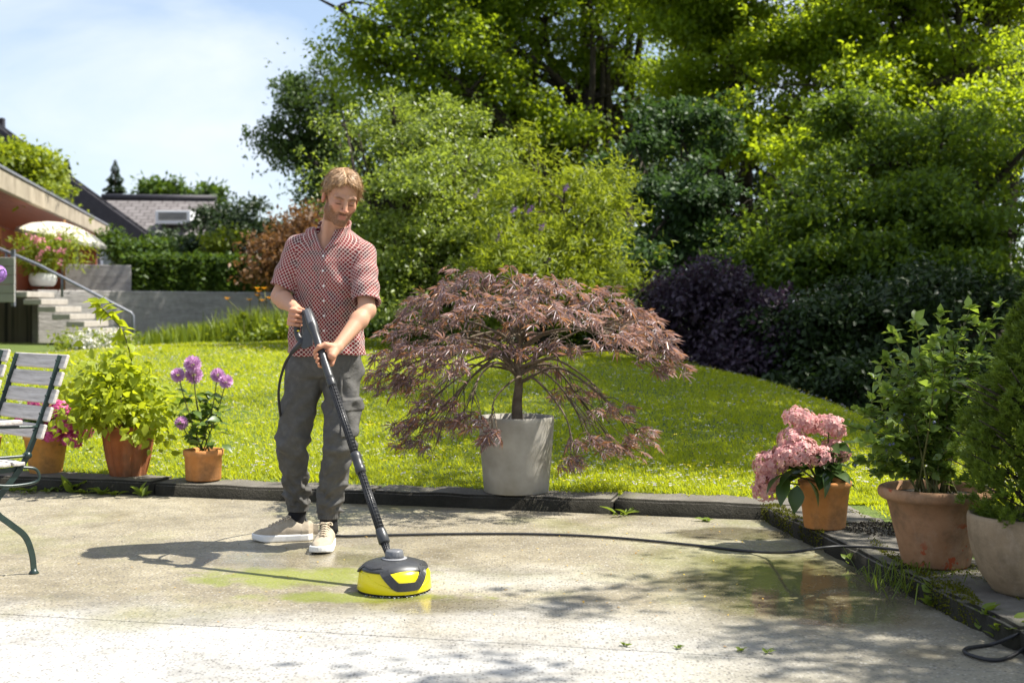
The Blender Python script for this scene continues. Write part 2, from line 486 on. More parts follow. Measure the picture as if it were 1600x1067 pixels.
def stone_mesh(L, W, H, seed, amp=1.0):
    """rough kerb stone: box with worn edges and a slightly wavy skin"""
    r = rng(seed); bm = bmesh.new()
    bmesh.ops.create_cube(bm, size=1.0)
    for v_ in bm.verts: v_.co = Vector((v_.co.x * L, v_.co.y * W, v_.co.z * H))
    bmesh.ops.bevel(bm, geom=bm.edges[:], offset=0.014, segments=2, affect='EDGES')
    bmesh.ops.subdivide_edges(bm, edges=[e for e in bm.edges if e.calc_length() > 0.25], cuts=14, use_grid_fill=True)
    ph = r.uniform(0, 6, 6)
    for v_ in bm.verts:
        c = v_.co
        w = math.sin(c.x * 19 + ph[0]) * 0.0035 + math.sin(c.x * 47 + c.z * 60 + ph[1]) * 0.0028 + r.normal() * 0.0012
        edge = amp * (1.0 if (c.z > H * 0.3 and c.y < -W * 0.35) else 0.45)
        c.y += w * edge * (-1 if c.y < 0 else 1); c.z += (math.sin(c.x * 13 + ph[2]) * 0.002 + w * 0.6 * edge) * (1 if c.z > 0 else 0)
    me = bpy.data.meshes.new('kerb_stone'); bm.to_mesh(me); bm.free()
    me.polygons.foreach_set('use_smooth', np.ones(len(me.polygons), bool))
    return me
kerb_back = empty('kerb_back', (0, 0, 0), 0, 'long concrete kerb between the patio and the lawn', kind='structure')
kerb_right = empty('kerb_right', (0, 0, 0), 0, 'wide mossy kerb under the pots at the right of the patio', kind='structure')
def lay(par, a, dirv, nrm_, W, lens, gap, top, seed):
    s = 0.0; r = rng(seed)
    for k, L in enumerate(lens):
        c = a + dirv * (s + L / 2) + nrm_ * (W / 2) + Vector((0, 0, top - 0.11 + r.normal() * 0.002))
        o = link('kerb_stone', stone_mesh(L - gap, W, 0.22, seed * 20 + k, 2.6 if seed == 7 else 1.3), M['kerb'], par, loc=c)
        o.rotation_euler = (0, r.normal() * 0.002, math.atan2(dirv.y, dirv.x) + r.normal() * 0.003)
        s += L
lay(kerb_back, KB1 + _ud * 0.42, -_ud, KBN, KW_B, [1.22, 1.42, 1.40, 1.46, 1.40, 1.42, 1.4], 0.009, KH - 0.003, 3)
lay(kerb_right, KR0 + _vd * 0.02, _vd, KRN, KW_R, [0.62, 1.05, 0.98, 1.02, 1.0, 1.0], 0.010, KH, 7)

nx, ny = 260, 300
gx = np.concatenate([np.linspace(-14, -4.5, 60), np.linspace(-4.4, 4.6, 170), np.linspace(4.8, 16, 30)])
gy = np.concatenate([np.linspace(2.0, 12, 200), np.linspace(12.1, 40, 100)])
GX, GY = np.meshgrid(gx, gy, indexing='ij')
db, dr = kerb_d(GX, GY); dk_ = np.maximum(db, dr)
Z = land_z(GX, GY)
Z = np.where(dk_ < 0.12, -0.045, np.where(dk_ < 0.20, 0.03, Z))
vv = np.stack([GX, GY, Z], -1).reshape(-1, 3)
ii = np.arange(nx * ny).reshape(nx, ny)
ff = np.stack([ii[:-1, :-1], ii[1:, :-1], ii[1:, 1:], ii[:-1, 1:]], -1).reshape(-1, 4)
tag(link('lawn', np_mesh('lawn', vv, ff, True), M['lawn']), 'sloping lawn that rises behind the patio', kind='structure')

# ------------------------------------------------------------------ terrace walls, stairs, house
m = Mat('board_marked_concrete'); v = m.coords()
c = m.ramp(m.noise(m.coords(scale=(1, 1, 6)), 1.6, 6, 0.6), [(0.3, (0.27, 0.25, 0.24)), (0.7, (0.42, 0.395, 0.38))])
m.color(m.mix(0.3, c, m.ramp(m.noise(v, 9, 6, 0.7), [(0.35, (0.12, 0.11, 0.10)), (0.65, (0.40, 0.38, 0.36))]))); m.set(Roughness=0.9)
m.bump(m.noise(m.coords(scale=(1, 1, 8)), 4, 5), 0.5, 0.03)
M['wallconc'] = m.m
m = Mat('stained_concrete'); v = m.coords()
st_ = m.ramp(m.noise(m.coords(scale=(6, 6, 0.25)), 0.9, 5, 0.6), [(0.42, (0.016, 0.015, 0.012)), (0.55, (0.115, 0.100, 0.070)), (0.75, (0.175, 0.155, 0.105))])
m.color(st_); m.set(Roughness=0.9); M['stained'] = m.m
M['tread'] = simple('tread_stone', (0.30, 0.275, 0.24), (0.40, 0.37, 0.33), 6, 0.8)
M['steel'] = simple('painted_steel', (0.13, 0.14, 0.175), (0.17, 0.18, 0.215), 20, 0.4, spec=0.5)
M['wood'] = simple('orange_timber', (0.36, 0.155, 0.035), (0.48, 0.22, 0.06), 5, 0.5)
M['redwood'] = simple('red_brown_timber', (0.20, 0.052, 0.020), (0.29, 0.080, 0.030), 5, 0.55)
M['fascia'] = simple('weathered_fascia', (0.24, 0.20, 0.145), (0.42, 0.36, 0.27), 2.2, 0.8, 0.3, 30)
M['flash'] = simple('zinc_edge', (0.22, 0.22, 0.24), rough=0.4, metal=0.3)
M['glass'] = simple('window_glass', (0.12, 0.13, 0.13), (0.22, 0.22, 0.20), 2.5, 0.06, spec=0.6)
M['gable'] = simple('grey_green_render', (0.25, 0.275, 0.26), (0.29, 0.315, 0.30), 1.0, 0.9)
M['verge'] = simple('dark_verge', (0.018, 0.016, 0.020), (0.030, 0.027, 0.032), 6, 0.6)
M['board'] = simple('grey_boards', (0.30, 0.295, 0.27), (0.40, 0.39, 0.36), 4, 0.8)
M['cream'] = simple('parasol_cloth', (0.56, 0.52, 0.42), (0.62, 0.58, 0.48), 2, 0.9)
M['white_glaze'] = simple('white_glaze', (0.78, 0.77, 0.75), rough=0.25)
m = Mat('roof_tiles'); v = m.coords()
br = m.n.new('ShaderNodeTexBrick'); br.inputs['Scale'].default_value = 1.0; br.inputs['Brick Width'].default_value = 0.55; br.inputs['Row Height'].default_value = 0.34
br.inputs['Color1'].default_value = (0.125, 0.112, 0.108, 1); br.inputs['Color2'].default_value = (0.175, 0.158, 0.154, 1); br.inputs['Mortar'].default_value = (0.05, 0.04, 0.04, 1); br.inputs['Mortar Size'].default_value = 0.03
m.link(m.coords('UV'), br.inputs['Vector']); m.color(br.outputs['Color']); m.set(Roughness=0.8); m.bump(br.outputs['Fac'], 0.6, -0.05)
M['tiles'] = m.m

def wall_box(name, a, b, z0, z1, th, mat, parent=None, bevel=0.01, **kw):
    a, b = Vector((a[0], a[1], 0)), Vector((b[0], b[1], 0)); d = b - a
    R = Matrix.Rotation(math.atan2(d.y, d.x), 3, 'Z')
    c = (a + b) / 2 + R @ Vector((0, th / 2, 0)); c.z = (z0 + z1) / 2
    return MB().box(c, (d.length, th, z1 - z0), R).build(name, mat, parent, bevel=bevel, **kw)

tag(wall_box('retaining_wall', (-9.85, 26.6), (-4.6, 31.2), -0.3, 1.545, 0.35, M['wallconc'], bevel=0.02), 'long grey board-marked concrete wall below the hedge', 'wall')
tag(wall_box('terrace_wall', (-10.55, 30.0), (-9.1, 30.6), 1.0, 2.2, 0.3, M['wallconc'], bevel=0.02), 'short pale concrete wall right of the oleander pot', 'wall')
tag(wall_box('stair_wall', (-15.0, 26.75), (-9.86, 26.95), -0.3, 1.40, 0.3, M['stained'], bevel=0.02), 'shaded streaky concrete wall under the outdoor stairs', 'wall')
MBd = MB(); MBd.add([(-40, 26.97, 1.535), (-9.9, 26.97, 1.535), (-4.6, 31.6, 1.535), (-4.6, 44, 1.535), (-40, 44, 1.535), (-40, 26.97, 1.2), (-9.9, 26.97, 1.2), (-4.6, 31.6, 1.2), (-4.6, 44, 1.2), (-40, 44, 1.2)],
    [(0, 1, 2, 3, 4), (0, 5, 6, 1), (1, 6, 7, 2), (2, 7, 8, 3), (3, 8, 9, 4), (4, 9, 5, 0), (9, 8, 7, 6, 5)])
tag(MBd.build('terrace', M['wallconc']), 'raised terrace floor in front of the house', kind='structure')

stairs = empty('outdoor_stairs', (-9.0, 25.7, 0.45), 0, 'open concrete stairs with steel handrail climbing to the terrace', 'stairs')
def sch(mb, name, mat, **kw):
    o = mb.build(name, mat, stairs, **kw); o.matrix_parent_inverse = Matrix.Translation(-stairs.location); return o
for k in range(9):
    x1 = -9.48 + 0.28 * k
    sch(MB().box((x1 - 0.17, 25.75, 1.49 - 0.146 * k - 0.055), (0.36, 1.5, 0.11)), 'tread', M['tread'], bevel=0.012)
sch(MB().box((-10.6, 25.75, 1.44), (1.85, 1.5, 0.12)), 'landing', M['tread'], bevel=0.012)
rail = [Vector((-11.2, 24.95, 2.56)), at(0, 389, 24.95), at(60, 414, 24.95), at(205, 489, 24.95), at(208, 493, 24.95), at(208, 535, 24.95)]
sch(MB().tube(rail, 0.030, 8), 'handrail', M['steel'])
for px, y0, y1 in ((97, 432, 452), (10, 393, 430)):
    sch(MB().tube([at(px, y0, 24.96), at(px, y1 + 12, 24.96)], 0.026, 8), 'post', M['steel'])
par = empty('terrace_parapet', (-10.3, 24.7, 1.2), 0, 'grey boarded parapet at the left edge beside the stairs', 'parapet')
for k in range(5):
    o = MB().box((-10.55, 24.72, 1.36 + 0.175 * k), (1.9, 0.05, 0.165)).build('board', M['board'], par, bevel=0.008); o.matrix_parent_inverse = Matrix.Translation(-par.location)
o = MB().box((-9.66, 24.79, 1.75), (0.07, 0.07, 1.1)).build('post', M['steel'], par); o.matrix_parent_inverse = Matrix.Translation(-par.location)

# flat-roofed garden wing
wing = empty('garden_wing', (-11.5, 33, 1.535), 0, 'timber and glass house wing with a weathered flat-roof fascia', 'house')
def wch(o): o.matrix_parent_inverse = Matrix.Translation(-wing.location); return o
FN, FF = Vector((-8.35, 17.0, 0)), Vector((-13.2, 42.0, 0)); fd = (FF - FN).normalized(); fnl = Vector((-fd.y, fd.x, 0))     # fnl points left
wch(wall_box('fascia', FN, FF, 3.46, 3.85, 0.12, M['fascia'], wing))
wch(wall_box('roof_edge', FN - fnl * 0.03, FF - fnl * 0.03 + fd * 0.05, 3.853, 3.91, 0.3, M['flash'], wing))
ra, rb_ = FN + fnl * 0.13, FF + fnl * 0.13
def slab3(name, a, b, w, z0, z1, mat):
    return wch(MB().prism([Vector((a.x, a.y, z0)), Vector((b.x, b.y, z0)), Vector((b.x, b.y, z0)) + fnl * w, Vector((a.x, a.y, z0)) + fnl * w], (0, 0, z1 - z0), (0, 0, 0)).build(name, mat, wing))
slab3('roof', ra, rb_, 9.0, 3.58, 3.84, M['flash'])
for k in range(11):
    slab3('soffit_board', ra + fnl * (0.012 + 0.215 * k), rb_ + fnl * (0.012 + 0.215 * k), 0.205, 3.548, 3.575, M['redwood'])
wl0, wl1 = FN + fnl * 2.5, FF + fnl * 2.5
nb_ = 11
for k in range(nb_):
    a = wl0 + (wl1 - wl0) * (k / nb_); b = wl0 + (wl1 - wl0) * ((k + 1) / nb_)
    wch(wall_box('post', a, a + fd * 0.16, 1.535, 3.545, 0.16, M['wood'], wing))
    if k in (3, 6, 9, 10):
        wch(wall_box('timber_panel', a + fd * 0.17, b - fd * 0.01, 1.535, 3.545, 0.08, M['redwood'], wing))
    else:
        f_ = wch(wall_box('window', a + fd * 0.17, b - fd * 0.01, 3.18, 3.545, 0.12, M['wood'], wing))
        s_ = wch(wall_box('window_sill', a + fd * 0.17, b - fd * 0.01, 1.535, 1.75, 0.12, M['wood'], wing))
        wch(wall_box('pane', a + fd * 0.17 + fnl * 0.04, b - fd * 0.01 + fnl * 0.04, 1.75, 3.18, 0.03, M['glass'], wing))
slab3('room_floor', wl0, wl1, 6.0, 1.36, 1.53, M['wallconc'])
wch(wall_box('end_wall', FF + fnl * 0.4, FF + fnl * 2.5, 1.535, 3.545, 0.15, M['redwood'], wing))
for t_ in (0.03, 0.5):
    p = FF - fd * 0.4 + fnl * t_ * 1.6 + fnl * 0.2
    wch(MB().tube([(p.x, p.y, 1.535), (p.x, p.y, 3.545)], 0.075, 10).build('column', M['steel'], wing))

# gabled main house
hs = empty('gabled_house', (-20, 47, 1.5), 0, 'grey-green gabled house with a steep dark verge at the left edge', 'house')
def hch(o): o.matrix_parent_inverse = Matrix.Translation(-hs.location); return o
gA, gB = at(-60, 155, 46.0), at(248, 378, 46.0)        # verge line
gs = (gB - gA)
hch(MB().prism([Vector((gA.x, 46.3, gA.z - 0.5)), Vector((gB.x - 0.5, 46.3, gB.z - 0.2)), Vector((gB.x - 0.5, 46.3, 1.0)), Vector((gA.x, 46.3, 1.0))], (-8.5, 9, 0), (0, 0, 0)).build('wall', M['gable'], hs))
nrm2 = Vector((-gs.z, 0, gs.x)).normalized(); nrm2 = nrm2 if nrm2.z > 0 else -nrm2
hch(MB().prism([gA, gB, gB - nrm2 * 0.62, gA - nrm2 * 0.62], (0, 0.12, 0), (0, -0.25, 0)).build('verge_board', M['verge'], hs, bevel=0.02))
rf = hch(MB().prism([gA + nrm2 * 0.10, gB + nrm2 * 0.10, gB - nrm2 * 0.12, gA - nrm2 * 0.12], (-9.0, 10, 0), (0, -0.10, 0)).build('roof', M['tiles'], hs))
hch(MB().box((at(12, 352, 46.2).x, 46.28, at(12, 352, 46.2).z), (0.6, 0.06, 0.8)).build('window', M['glass'], hs))
p = at(113, 322, 46.25)
hch(MB().box(p, (0.55, 0.08, 0.6)).build('window', M['glass'], hs)); hch(MB().box(p + Vector((0, 0.02, -0.36)), (0.7, 0.16, 0.08)).build('window_sill', M['board'], hs))
hch(MB().box(at(1, 200, 47), (0.25, 0.25, 0.7)).build('chimney', M['verge'], hs))

# neighbour's roof in the distance
nh = empty('distant_house', at(255, 400, 60), 0, 'distant house with a low grey-brown tiled roof and a white dormer', 'house')
def nch(o): o.matrix_parent_inverse = Matrix.Translation(-nh.location); return o
e0, e1, r0, r1 = at(188, 380, 58), at(352, 380, 58), at(160, 310, 62), at(338, 312, 62)
mbr = MB(); up_ = Vector((0, 0, -0.25))
mbr.add([e0, e1, r1, r0, e0 + up_, e1 + up_, r1 + up_, r0 + up_], [(0, 1, 2, 3), (7, 6, 5, 4), (0, 4, 5, 1), (1, 5, 6, 2), (2, 6, 7, 3), (3, 7, 4, 0)])
rf2 = nch(mbr.build('roof', M['tiles'], nh))
for o_, w_ in ((rf, None), (rf2, None)):
    me = o_.data; ul = me.uv_layers.new(name='UVMap')
    for poly in me.polygons:
        n_ = poly.normal; uax = Vector((0, 0, 1)).cross(n_); uax = uax.normalized() if uax.length > 1e-4 else Vector((1, 0, 0)); vax = n_.cross(uax)
        for li in poly.loop_indices:
            co = me.vertices[me.loops[li].vertex_index].co
            ul.data[li].uv = (co.dot(uax), co.dot(vax))
nch(MB().tube([r0 + Vector((0, -0.05, 0.05)), r1 + Vector((0, -0.05, 0.05))], 0.16, 8).build('ridge', M['verge'], nh))
nch(MB().box((e0 + e1) / 2 + Vector((0, 2.5, -2.2)), ((e1 - e0).length * 0.92, 4.5, 4.0)).build('wall', M['gable'], nh))
dz = at(270, 336, 58.6)
M['white_paint'] = simple('white_paint', (0.74, 0.74, 0.74), rough=0.5)
dm = nch(MB().box(dz + Vector((0, 1.0, -0.1)), (1.6, 2.0, 0.6)).build('dormer', M['white_paint'], nh, bevel=0.02))
o = nch(MB().box(dz + Vector((0, -0.02, -0.05)), (1.3, 0.06, 0.34)).build('pane', M['glass'], nh))
# ------------------------------------------------------------------ trees and shrubs
M['bark'] = simple('bark', (0.030, 0.024, 0.018), (0.070, 0.058, 0.044), 9, 0.95, 0.8, 30, 0.2, bdist=0.02)
M['bark_pale'] = simple('pale_bark', (0.085, 0.070, 0.052), (0.16, 0.135, 0.105), 14, 0.9, 0.6, 60, 0.2, bdist=0.01)
M['twig'] = simple('green_twig', (0.085, 0.10, 0.025), (0.14, 0.13, 0.04), 14, 0.7)
M['lf_oak'] = leaf_mat('oak_leaf', (0.050, 0.095, 0.006), (0.150, 0.215, 0.014), (0.52, 0.66, 0.02), 0.47)
M['lf_bright'] = leaf_mat('beech_leaf', (0.060, 0.105, 0.006), (0.170, 0.235, 0.014), (0.66, 0.80, 0.025), 0.50)
M['lf_ash'] = leaf_mat('ash_leaf', (0.030, 0.058, 0.012), (0.070, 0.115, 0.024), (0.15, 0.25, 0.03), 0.30)
M['lf_apple'] = leaf_mat('apple_leaf', (0.075, 0.115, 0.018), (0.20, 0.245, 0.055), (0.46, 0.58, 0.05), 0.42, 0.42, 0.5)
M['lf_budd'] = leaf_mat('buddleja_leaf', (0.085, 0.125, 0.010), (0.20, 0.245, 0.022), (0.52, 0.60, 0.03), 0.42)
M['lf_vib'] = leaf_mat('viburnum_leaf', (0.018, 0.042, 0.012), (0.060, 0.110, 0.030), (0.10, 0.19, 0.03), 0.28, 0.55, 0.3)
M['lf_mid'] = leaf_mat('hazel_leaf', (0.032, 0.066, 0.008), (0.105, 0.165, 0.020), (0.36, 0.50, 0.03), 0.40)
M['lf_dark'] = leaf_mat('yew_leaf', (0.012, 0.026, 0.008), (0.035, 0.062, 0.014), (0.06, 0.11, 0.02), 0.2)
M['lf_purple'] = leaf_mat('purple_leaf', (0.022, 0.014, 0.026), (0.070, 0.045, 0.075), (0.10, 0.05, 0.09), 0.25)
M['lf_hedge'] = leaf_mat('hedge_leaf', (0.022, 0.055, 0.006), (0.075, 0.130, 0.012), (0.18, 0.28, 0.02), 0.3)
M['lf_rust'] = leaf_mat('rust_leaf', (0.085, 0.040, 0.014), (0.20, 0.105, 0.040), (0.34, 0.16, 0.05), 0.32)
M['lf_vine'] = leaf_mat('vine_leaf', (0.080, 0.125, 0.006), (0.20, 0.25, 0.016), (0.48, 0.55, 0.02), 0.4)
M['purple_flower'] = leaf_mat('purple_flower', (0.16, 0.04, 0.30), (0.26, 0.09, 0.42), (0.3, 0.1, 0.5), 0.3)
M['white_flower'] = leaf_mat('white_flower', (0.70, 0.66, 0.58), (0.82, 0.80, 0.75), (0.7, 0.7, 0.6), 0.3)
M['orange_flower'] = leaf_mat('orange_flower', (0.70, 0.24, 0.01), (0.80, 0.38, 0.02), (0.8, 0.4, 0.02), 0.35)
M['yellow_flower'] = leaf_mat('yellow_flower', (0.72, 0.55, 0.01), (0.82, 0.66, 0.02), (0.8, 0.6, 0.02), 0.3)
M['lilac_flower'] = leaf_mat('lilac_flower', (0.36, 0.32, 0.50), (0.60, 0.56, 0.66), (0.5, 0.45, 0.6), 0.3)
M['pink_flower'] = leaf_mat('pink_flower', (0.62, 0.16, 0.26), (0.75, 0.36, 0.42), (0.7, 0.3, 0.4), 0.3)

def px_lobes(L, depth=0.8):
    out = []
    for px, py, d, rx, ry in L:
        c = at(px, py, d); a, b = rx / FPX * d, ry / FPX * d
        out.append((c, (a, max(a, b) * depth, b)))
    return out
def cloud(lobes, n, r, clump=0.45, per=55, fill=0.62, flat=0.6, bough=7):
    """leaf positions: lobes carry flattened boughs, boughs carry clumps, clumps carry leaves"""
    w = np.array([(l[1][0] * l[1][1] + l[1][0] * l[1][2] + l[1][1] * l[1][2]) for l in lobes]); w = w / w.sum()
    C = np.array([list(l[0]) for l in lobes]); R = np.array([l[1] for l in lobes])
    nb = len(lobes) * bough
    bl = np.concatenate([np.arange(len(lobes)), r.choice(len(lobes), nb - len(lobes), p=w)])
    ub = rand_unit(r, nb); ub[:, 2] = ub[:, 2] * 0.9 + 0.12
    bc = C[bl] + ub * R[bl] * (0.40 + 0.78 * r.random((nb, 1)) ** 0.75)
    br_ = R[bl][:, :1] * r.uniform(0.16, 0.60, (nb, 1))
    nc = max(1, n // per)
    wb = (br_[:, 0] ** 2); wb = wb / wb.sum()
    bi = r.choice(nb, nc, p=wb)
    rho = np.sqrt(r.random(nc)) * 1.08; th = r.random(nc) * 2 * PI
    tx_, ty_ = r.normal(size=nb) * 0.38, r.normal(size=nb) * 0.38
    lx, ly = rho * np.cos(th), rho * np.sin(th)
    cc = bc[bi] + np.stack([lx, ly, -0.30 * rho ** 2 + lx * tx_[bi] + ly * ty_[bi] + r.normal(size=nc) * 0.17], 1) * br_[bi]
    k = r.choice(nc, n)
    g_ = r.normal(size=(n, 3)); g_ = g_ / np.maximum(1, np.linalg.norm(g_, axis=1, keepdims=True) / 1.8)
    cs = clump * np.exp(r.normal(size=nc) * 0.30)
    pos = cc[k] + g_ * cs[k][:, None] * np.array((1, 1, flat))
    out = norm((pos - C[bl[bi]][k]) / R[bl[bi]][k])
    return pos, out, cc
def leaf_obj(name, pos, out, r, size, mat, parent, tpl=T_DIAMOND, up=0.7, droop=0.35, label=None):
    n = len(pos)
    nrm_ = out * 0.45 + np.array((0, 0, up)) + r.normal(size=(n, 3)) * 0.55
    d = r.normal(size=(n, 3)) * 0.8 + out * 0.6 + np.array((0, 0, -droop))
    o = link(name, leaves_mesh(name, pos, d, nrm_, size * r.uniform(0.65, 1.35, n), tpl), mat, parent)
    return o
def tree(name, label, cat, lobes, base, leaf, n, mat, seed, trunk_r=0.25, bark='bark', clump=0.5, group=None, tpl=T_DIAMOND, fill=0.62, bough=7, stems=None, sprays=0, limbs=True, per=55, flat=0.6, up=0.7, zmin=None):
    r = rng(seed)
    root = empty(name, base, 0, label, cat, group)
    inv = Matrix.Translation(-Vector(base))
    pos, out, cc = cloud(lobes, n, r, clump, per, fill, flat, bough)
    if sprays:      # long arching shoots that break the outline
        span = np.mean([max(l[1]) for l in lobes])
        k_ = r.choice(len(pos), sprays, p=(lambda q: q / q.sum())(np.clip(out[:, 2] + 0.6, 0.05, 2) * (np.linalg.norm(out, axis=1)))); per_s = 26
        P2, O2 = [], []
        for i in k_:
            L_ = span * r.uniform(0.25, 0.65); d0 = out[i] * 0.8 + np.array((0, 0, 0.7)) + r.normal(size=3) * 0.35; d0 /= np.linalg.norm(d0)
            t = np.sqrt(r.random(per_s))[:, None]
            P2.append(pos[i] + d0 * L_ * t + np.array((0, 0, -0.35)) * L_ * t ** 2.2 + r.normal(size=(per_s, 3)) * leaf * 0.55); O2.append(np.tile(d0, (per_s, 1)))
        pos = np.concatenate([pos] + P2); out = np.concatenate([out] + O2)
    if zmin is not None:
        k = pos[:, 2] > zmin; pos, out = pos[k], out[k]
    o = leaf_obj('crown', pos, out, r, leaf, mat, root, tpl, up); o.matrix_parent_inverse = inv
    base = Vector(base)
    tops = stems or [Vector(max(lobes, key=lambda l: l[0].z)[0])]
    for t in tops:
        t = Vector(t); mid = base.lerp(t, 0.45) + Vector((r.normal() * 0.15, r.normal() * 0.15, 0)) * (t - base).length * 0.12
        pts = spline([base + Vector((0, 0, -0.3)), base.lerp(mid, 0.5) + Vector((r.normal(), r.normal(), 0)) * 0.05, mid, mid.lerp(t, 0.5), t], 5)
        rr = [trunk_r * (1.25 if i == 0 else 1) * (1 - 0.85 * i / (len(pts) - 1)) for i in range(len(pts))]
        tr_ = MB().tube(pts, rr, 9).build('trunk', M[bark], root); tr_.matrix_parent_inverse = inv
        if limbs:
            for c, R in lobes:
                L0 = pts[int(len(pts) * r.uniform(0.35, 0.75))]
                if (c - L0).length < 0.3 or len(tops) > 1 and r.random() < 0.4: continue
                m1 = L0.lerp(c, 0.5) + Vector((r.normal(), r.normal(), r.normal() * 0.4)) * (c - L0).length * 0.08
                e = c + Vector((r.normal() * R[0], r.normal() * R[1], abs(r.normal()) * R[2])) * 0.35
                mb = MB(); lp = spline([L0, m1, c, e], 4)
                mb.tube(lp, [trunk_r * 0.42 * (1 - 0.9 * i / (len(lp) - 1)) + 0.006 for i in range(len(lp))], 7)
                for _ in range(4):
                    s_ = lp[int(r.integers(4, len(lp) - 1))]; q_ = s_ + Vector((r.normal() * R[0], r.normal() * R[1], r.normal() * R[2])) * 0.5
                    mb.tube([s_, s_.lerp(q_, 0.5) + Vector((0, 0, 0.06)), q_], [trunk_r * 0.16, trunk_r * 0.10, 0.004], 5)
                lo = mb.build('limb', M[bark], root); lo.matrix_parent_inverse = inv
    return root
def gz(px, d, dz=0.0):
    x = (px - CXP) / FPX * d
    return Vector((x, d, float(land_z(x, d)) + dz))

# big background trees
tree('oak_tree', 'huge green oak spreading over the top of the picture', 'tree',
     px_lobes([(545, 25, 28, 60, 40), (600, 100, 28.5, 85, 65), (690, 30, 29, 110, 75), (740, 150, 28, 110, 75), (850, 40, 30, 110, 80), (905, 195, 29, 90, 65),
               (985, 40, 31, 80, 85), (690, -90, 30, 170, 75), (880, -100, 30, 170, 80), (600, 215, 29, 75, 55), (810, 265, 30, 110, 60), (690, 280, 31, 110, 60), (1000, 160, 31, 60, 70), (940, 90, 29.5, 70, 60), (800, 90, 29, 60, 50), (1000, -20, 30, 80, 60), (920, -10, 29, 70, 50)]),
     gz(950, 30), 0.115, 125000, M['lf_oak'], 11, 0.26, sprays=170, clump=0.25, per=60, flat=0.6, bough=10, stems=[at(905, -60, 30), at(985, -80, 31), at(760, 40, 29.5)])
tree('ash_tree', 'loose dark blue-green tree reaching into the sky left of the oak', 'tree',
     px_lobes([(447, 160, 34, 36, 36), (452, 215, 34, 42, 38), (490, 170, 34, 40, 45), (500, 235, 34, 42, 45), (470, 255, 34, 26, 24), (520, 130, 34, 36, 36), (505, 285, 34, 34, 30)]),
     gz(560, 34), 0.11, 15000, M['lf_ash'], 12, 0.22, sprays=60, clump=0.24, per=45, bough=9)
tree('beech_tree', 'tall sunlit yellow-green tree above the dark shrub right of the oak', 'tree',
     px_lobes([(1070, 40, 26, 90, 80), (1150, 110, 25, 95, 75), (1200, 20, 26, 110, 80), (1130, 200, 24, 80, 60), (1230, 200, 24, 90, 70), (1110, -70, 26, 150, 70), (1270, 100, 25, 90, 80), (1080, 130, 26, 60, 60)]),
     gz(1175, 26), 0.105, 90000, M['lf_bright'], 13, 0.24, sprays=130, clump=0.23, per=60, flat=0.6, bough=10, stems=[at(1180, -60, 26), at(1060, 0, 26)])
tree('beech_tree', 'tall leafy tree with a dark leaning trunk at the top right corner', 'tree',
     px_lobes([(1350, 40, 25, 100, 80), (1420, 130, 24, 100, 75), (1500, 40, 25, 110, 80), (1560, 140, 24, 90, 90), (1350, 160, 23.5, 90, 70), (1400, -80, 25, 160, 70), (1560, -70, 25, 140, 70), (1480, 215, 23, 110, 60), (1340, 250, 22.5, 90, 50)]),
     gz(1540, 24.5), 0.105, 98000, M['lf_bright'], 14, 0.24, sprays=130, clump=0.23, per=60, flat=0.6, bough=10, stems=[at(1490, -60, 24.5), at(1570, -80, 25), at(1390, 20, 24.5)])
for k, (L, b, lab) in enumerate((
    ([(560, 330, 38, 100, 70), (660, 240, 38, 130, 90), (760, 340, 38, 130, 90)], 660, 'dark tree filling the gap low behind the pale apple tree'),
    ([(880, 330, 38, 130, 110), (980, 240, 38, 120, 110), (1060, 340, 37, 120, 110)], 960, 'dark tree filling the gap behind the butterfly bush'),
    ([(1180, 260, 36, 150, 110), (1320, 200, 36, 150, 120), (1450, 260, 35, 150, 120), (1580, 220, 34, 140, 130), (1400, 90, 36, 200, 110), (1150, 430, 30, 110, 80), (1300, 440, 29, 120, 90), (1450, 440, 28, 120, 90), (1600, 430, 27, 110, 100)], 1380, 'dark tree deep in the wood at the right'))):
    tree('wood_tree', lab, 'tree', px_lobes(L), gz(b, L[0][2]), 0.19, (15000, 15000, 34000)[k], M['lf_ash' if k < 2 else 'lf_dark'], 20 + k, 0.3, clump=0.5, group='trees deep in the wood')

tree('apple_tree', 'pale fine-leaved small tree right behind the person', 'tree',
     px_lobes([(575, 250, 19, 62, 62), (660, 225, 19, 78, 62), (545, 330, 18.5, 52, 70), (630, 320, 18, 80, 72), (720, 300, 18.5, 66, 66), (610, 420, 17.8, 90, 62), (710, 400, 18, 78, 66), (770, 360, 18.4, 46, 56), (600, 480, 17.5, 80, 40), (700, 480, 17.6, 80, 40), (540, 200, 19, 34, 30), (615, 180, 19, 30, 26), (710, 205, 19, 34, 30)]),
     gz(640, 18.2), 0.062, 52000, M['lf_apple'], 31, 0.075, sprays=260, clump=0.13, per=40, bough=12, stems=[at(560, 210, 18.6), at(640, 190, 18.6), at(735, 240, 18.3), at(690, 330, 17.6), at(590, 330, 18)])
bud = tree('butterfly_bush', 'yellow-green butterfly bush with a few purple flower spikes above the maple', 'bush',
     px_lobes([(835, 265, 17.5, 58, 40), (880, 320, 17, 75, 50), (800, 350, 17, 60, 46), (915, 370, 16.8, 52, 42), (850, 410, 16.5, 95, 46), (930, 300, 17.4, 46, 30), (790, 430, 16.4, 60, 40), (870, 470, 16.3, 90, 40), (960, 350, 17, 30, 26), (930, 440, 16.6, 60, 40)]),
     gz(850, 17), 0.105, 17000, M['lf_budd'], 32, 0.05, sprays=200, clump=0.12, per=30, tpl=T_NARROW, bough=11, stems=[at(840, 250, 17.3), at(900, 310, 17), at(800, 340, 16.9)])
r = rng(77)
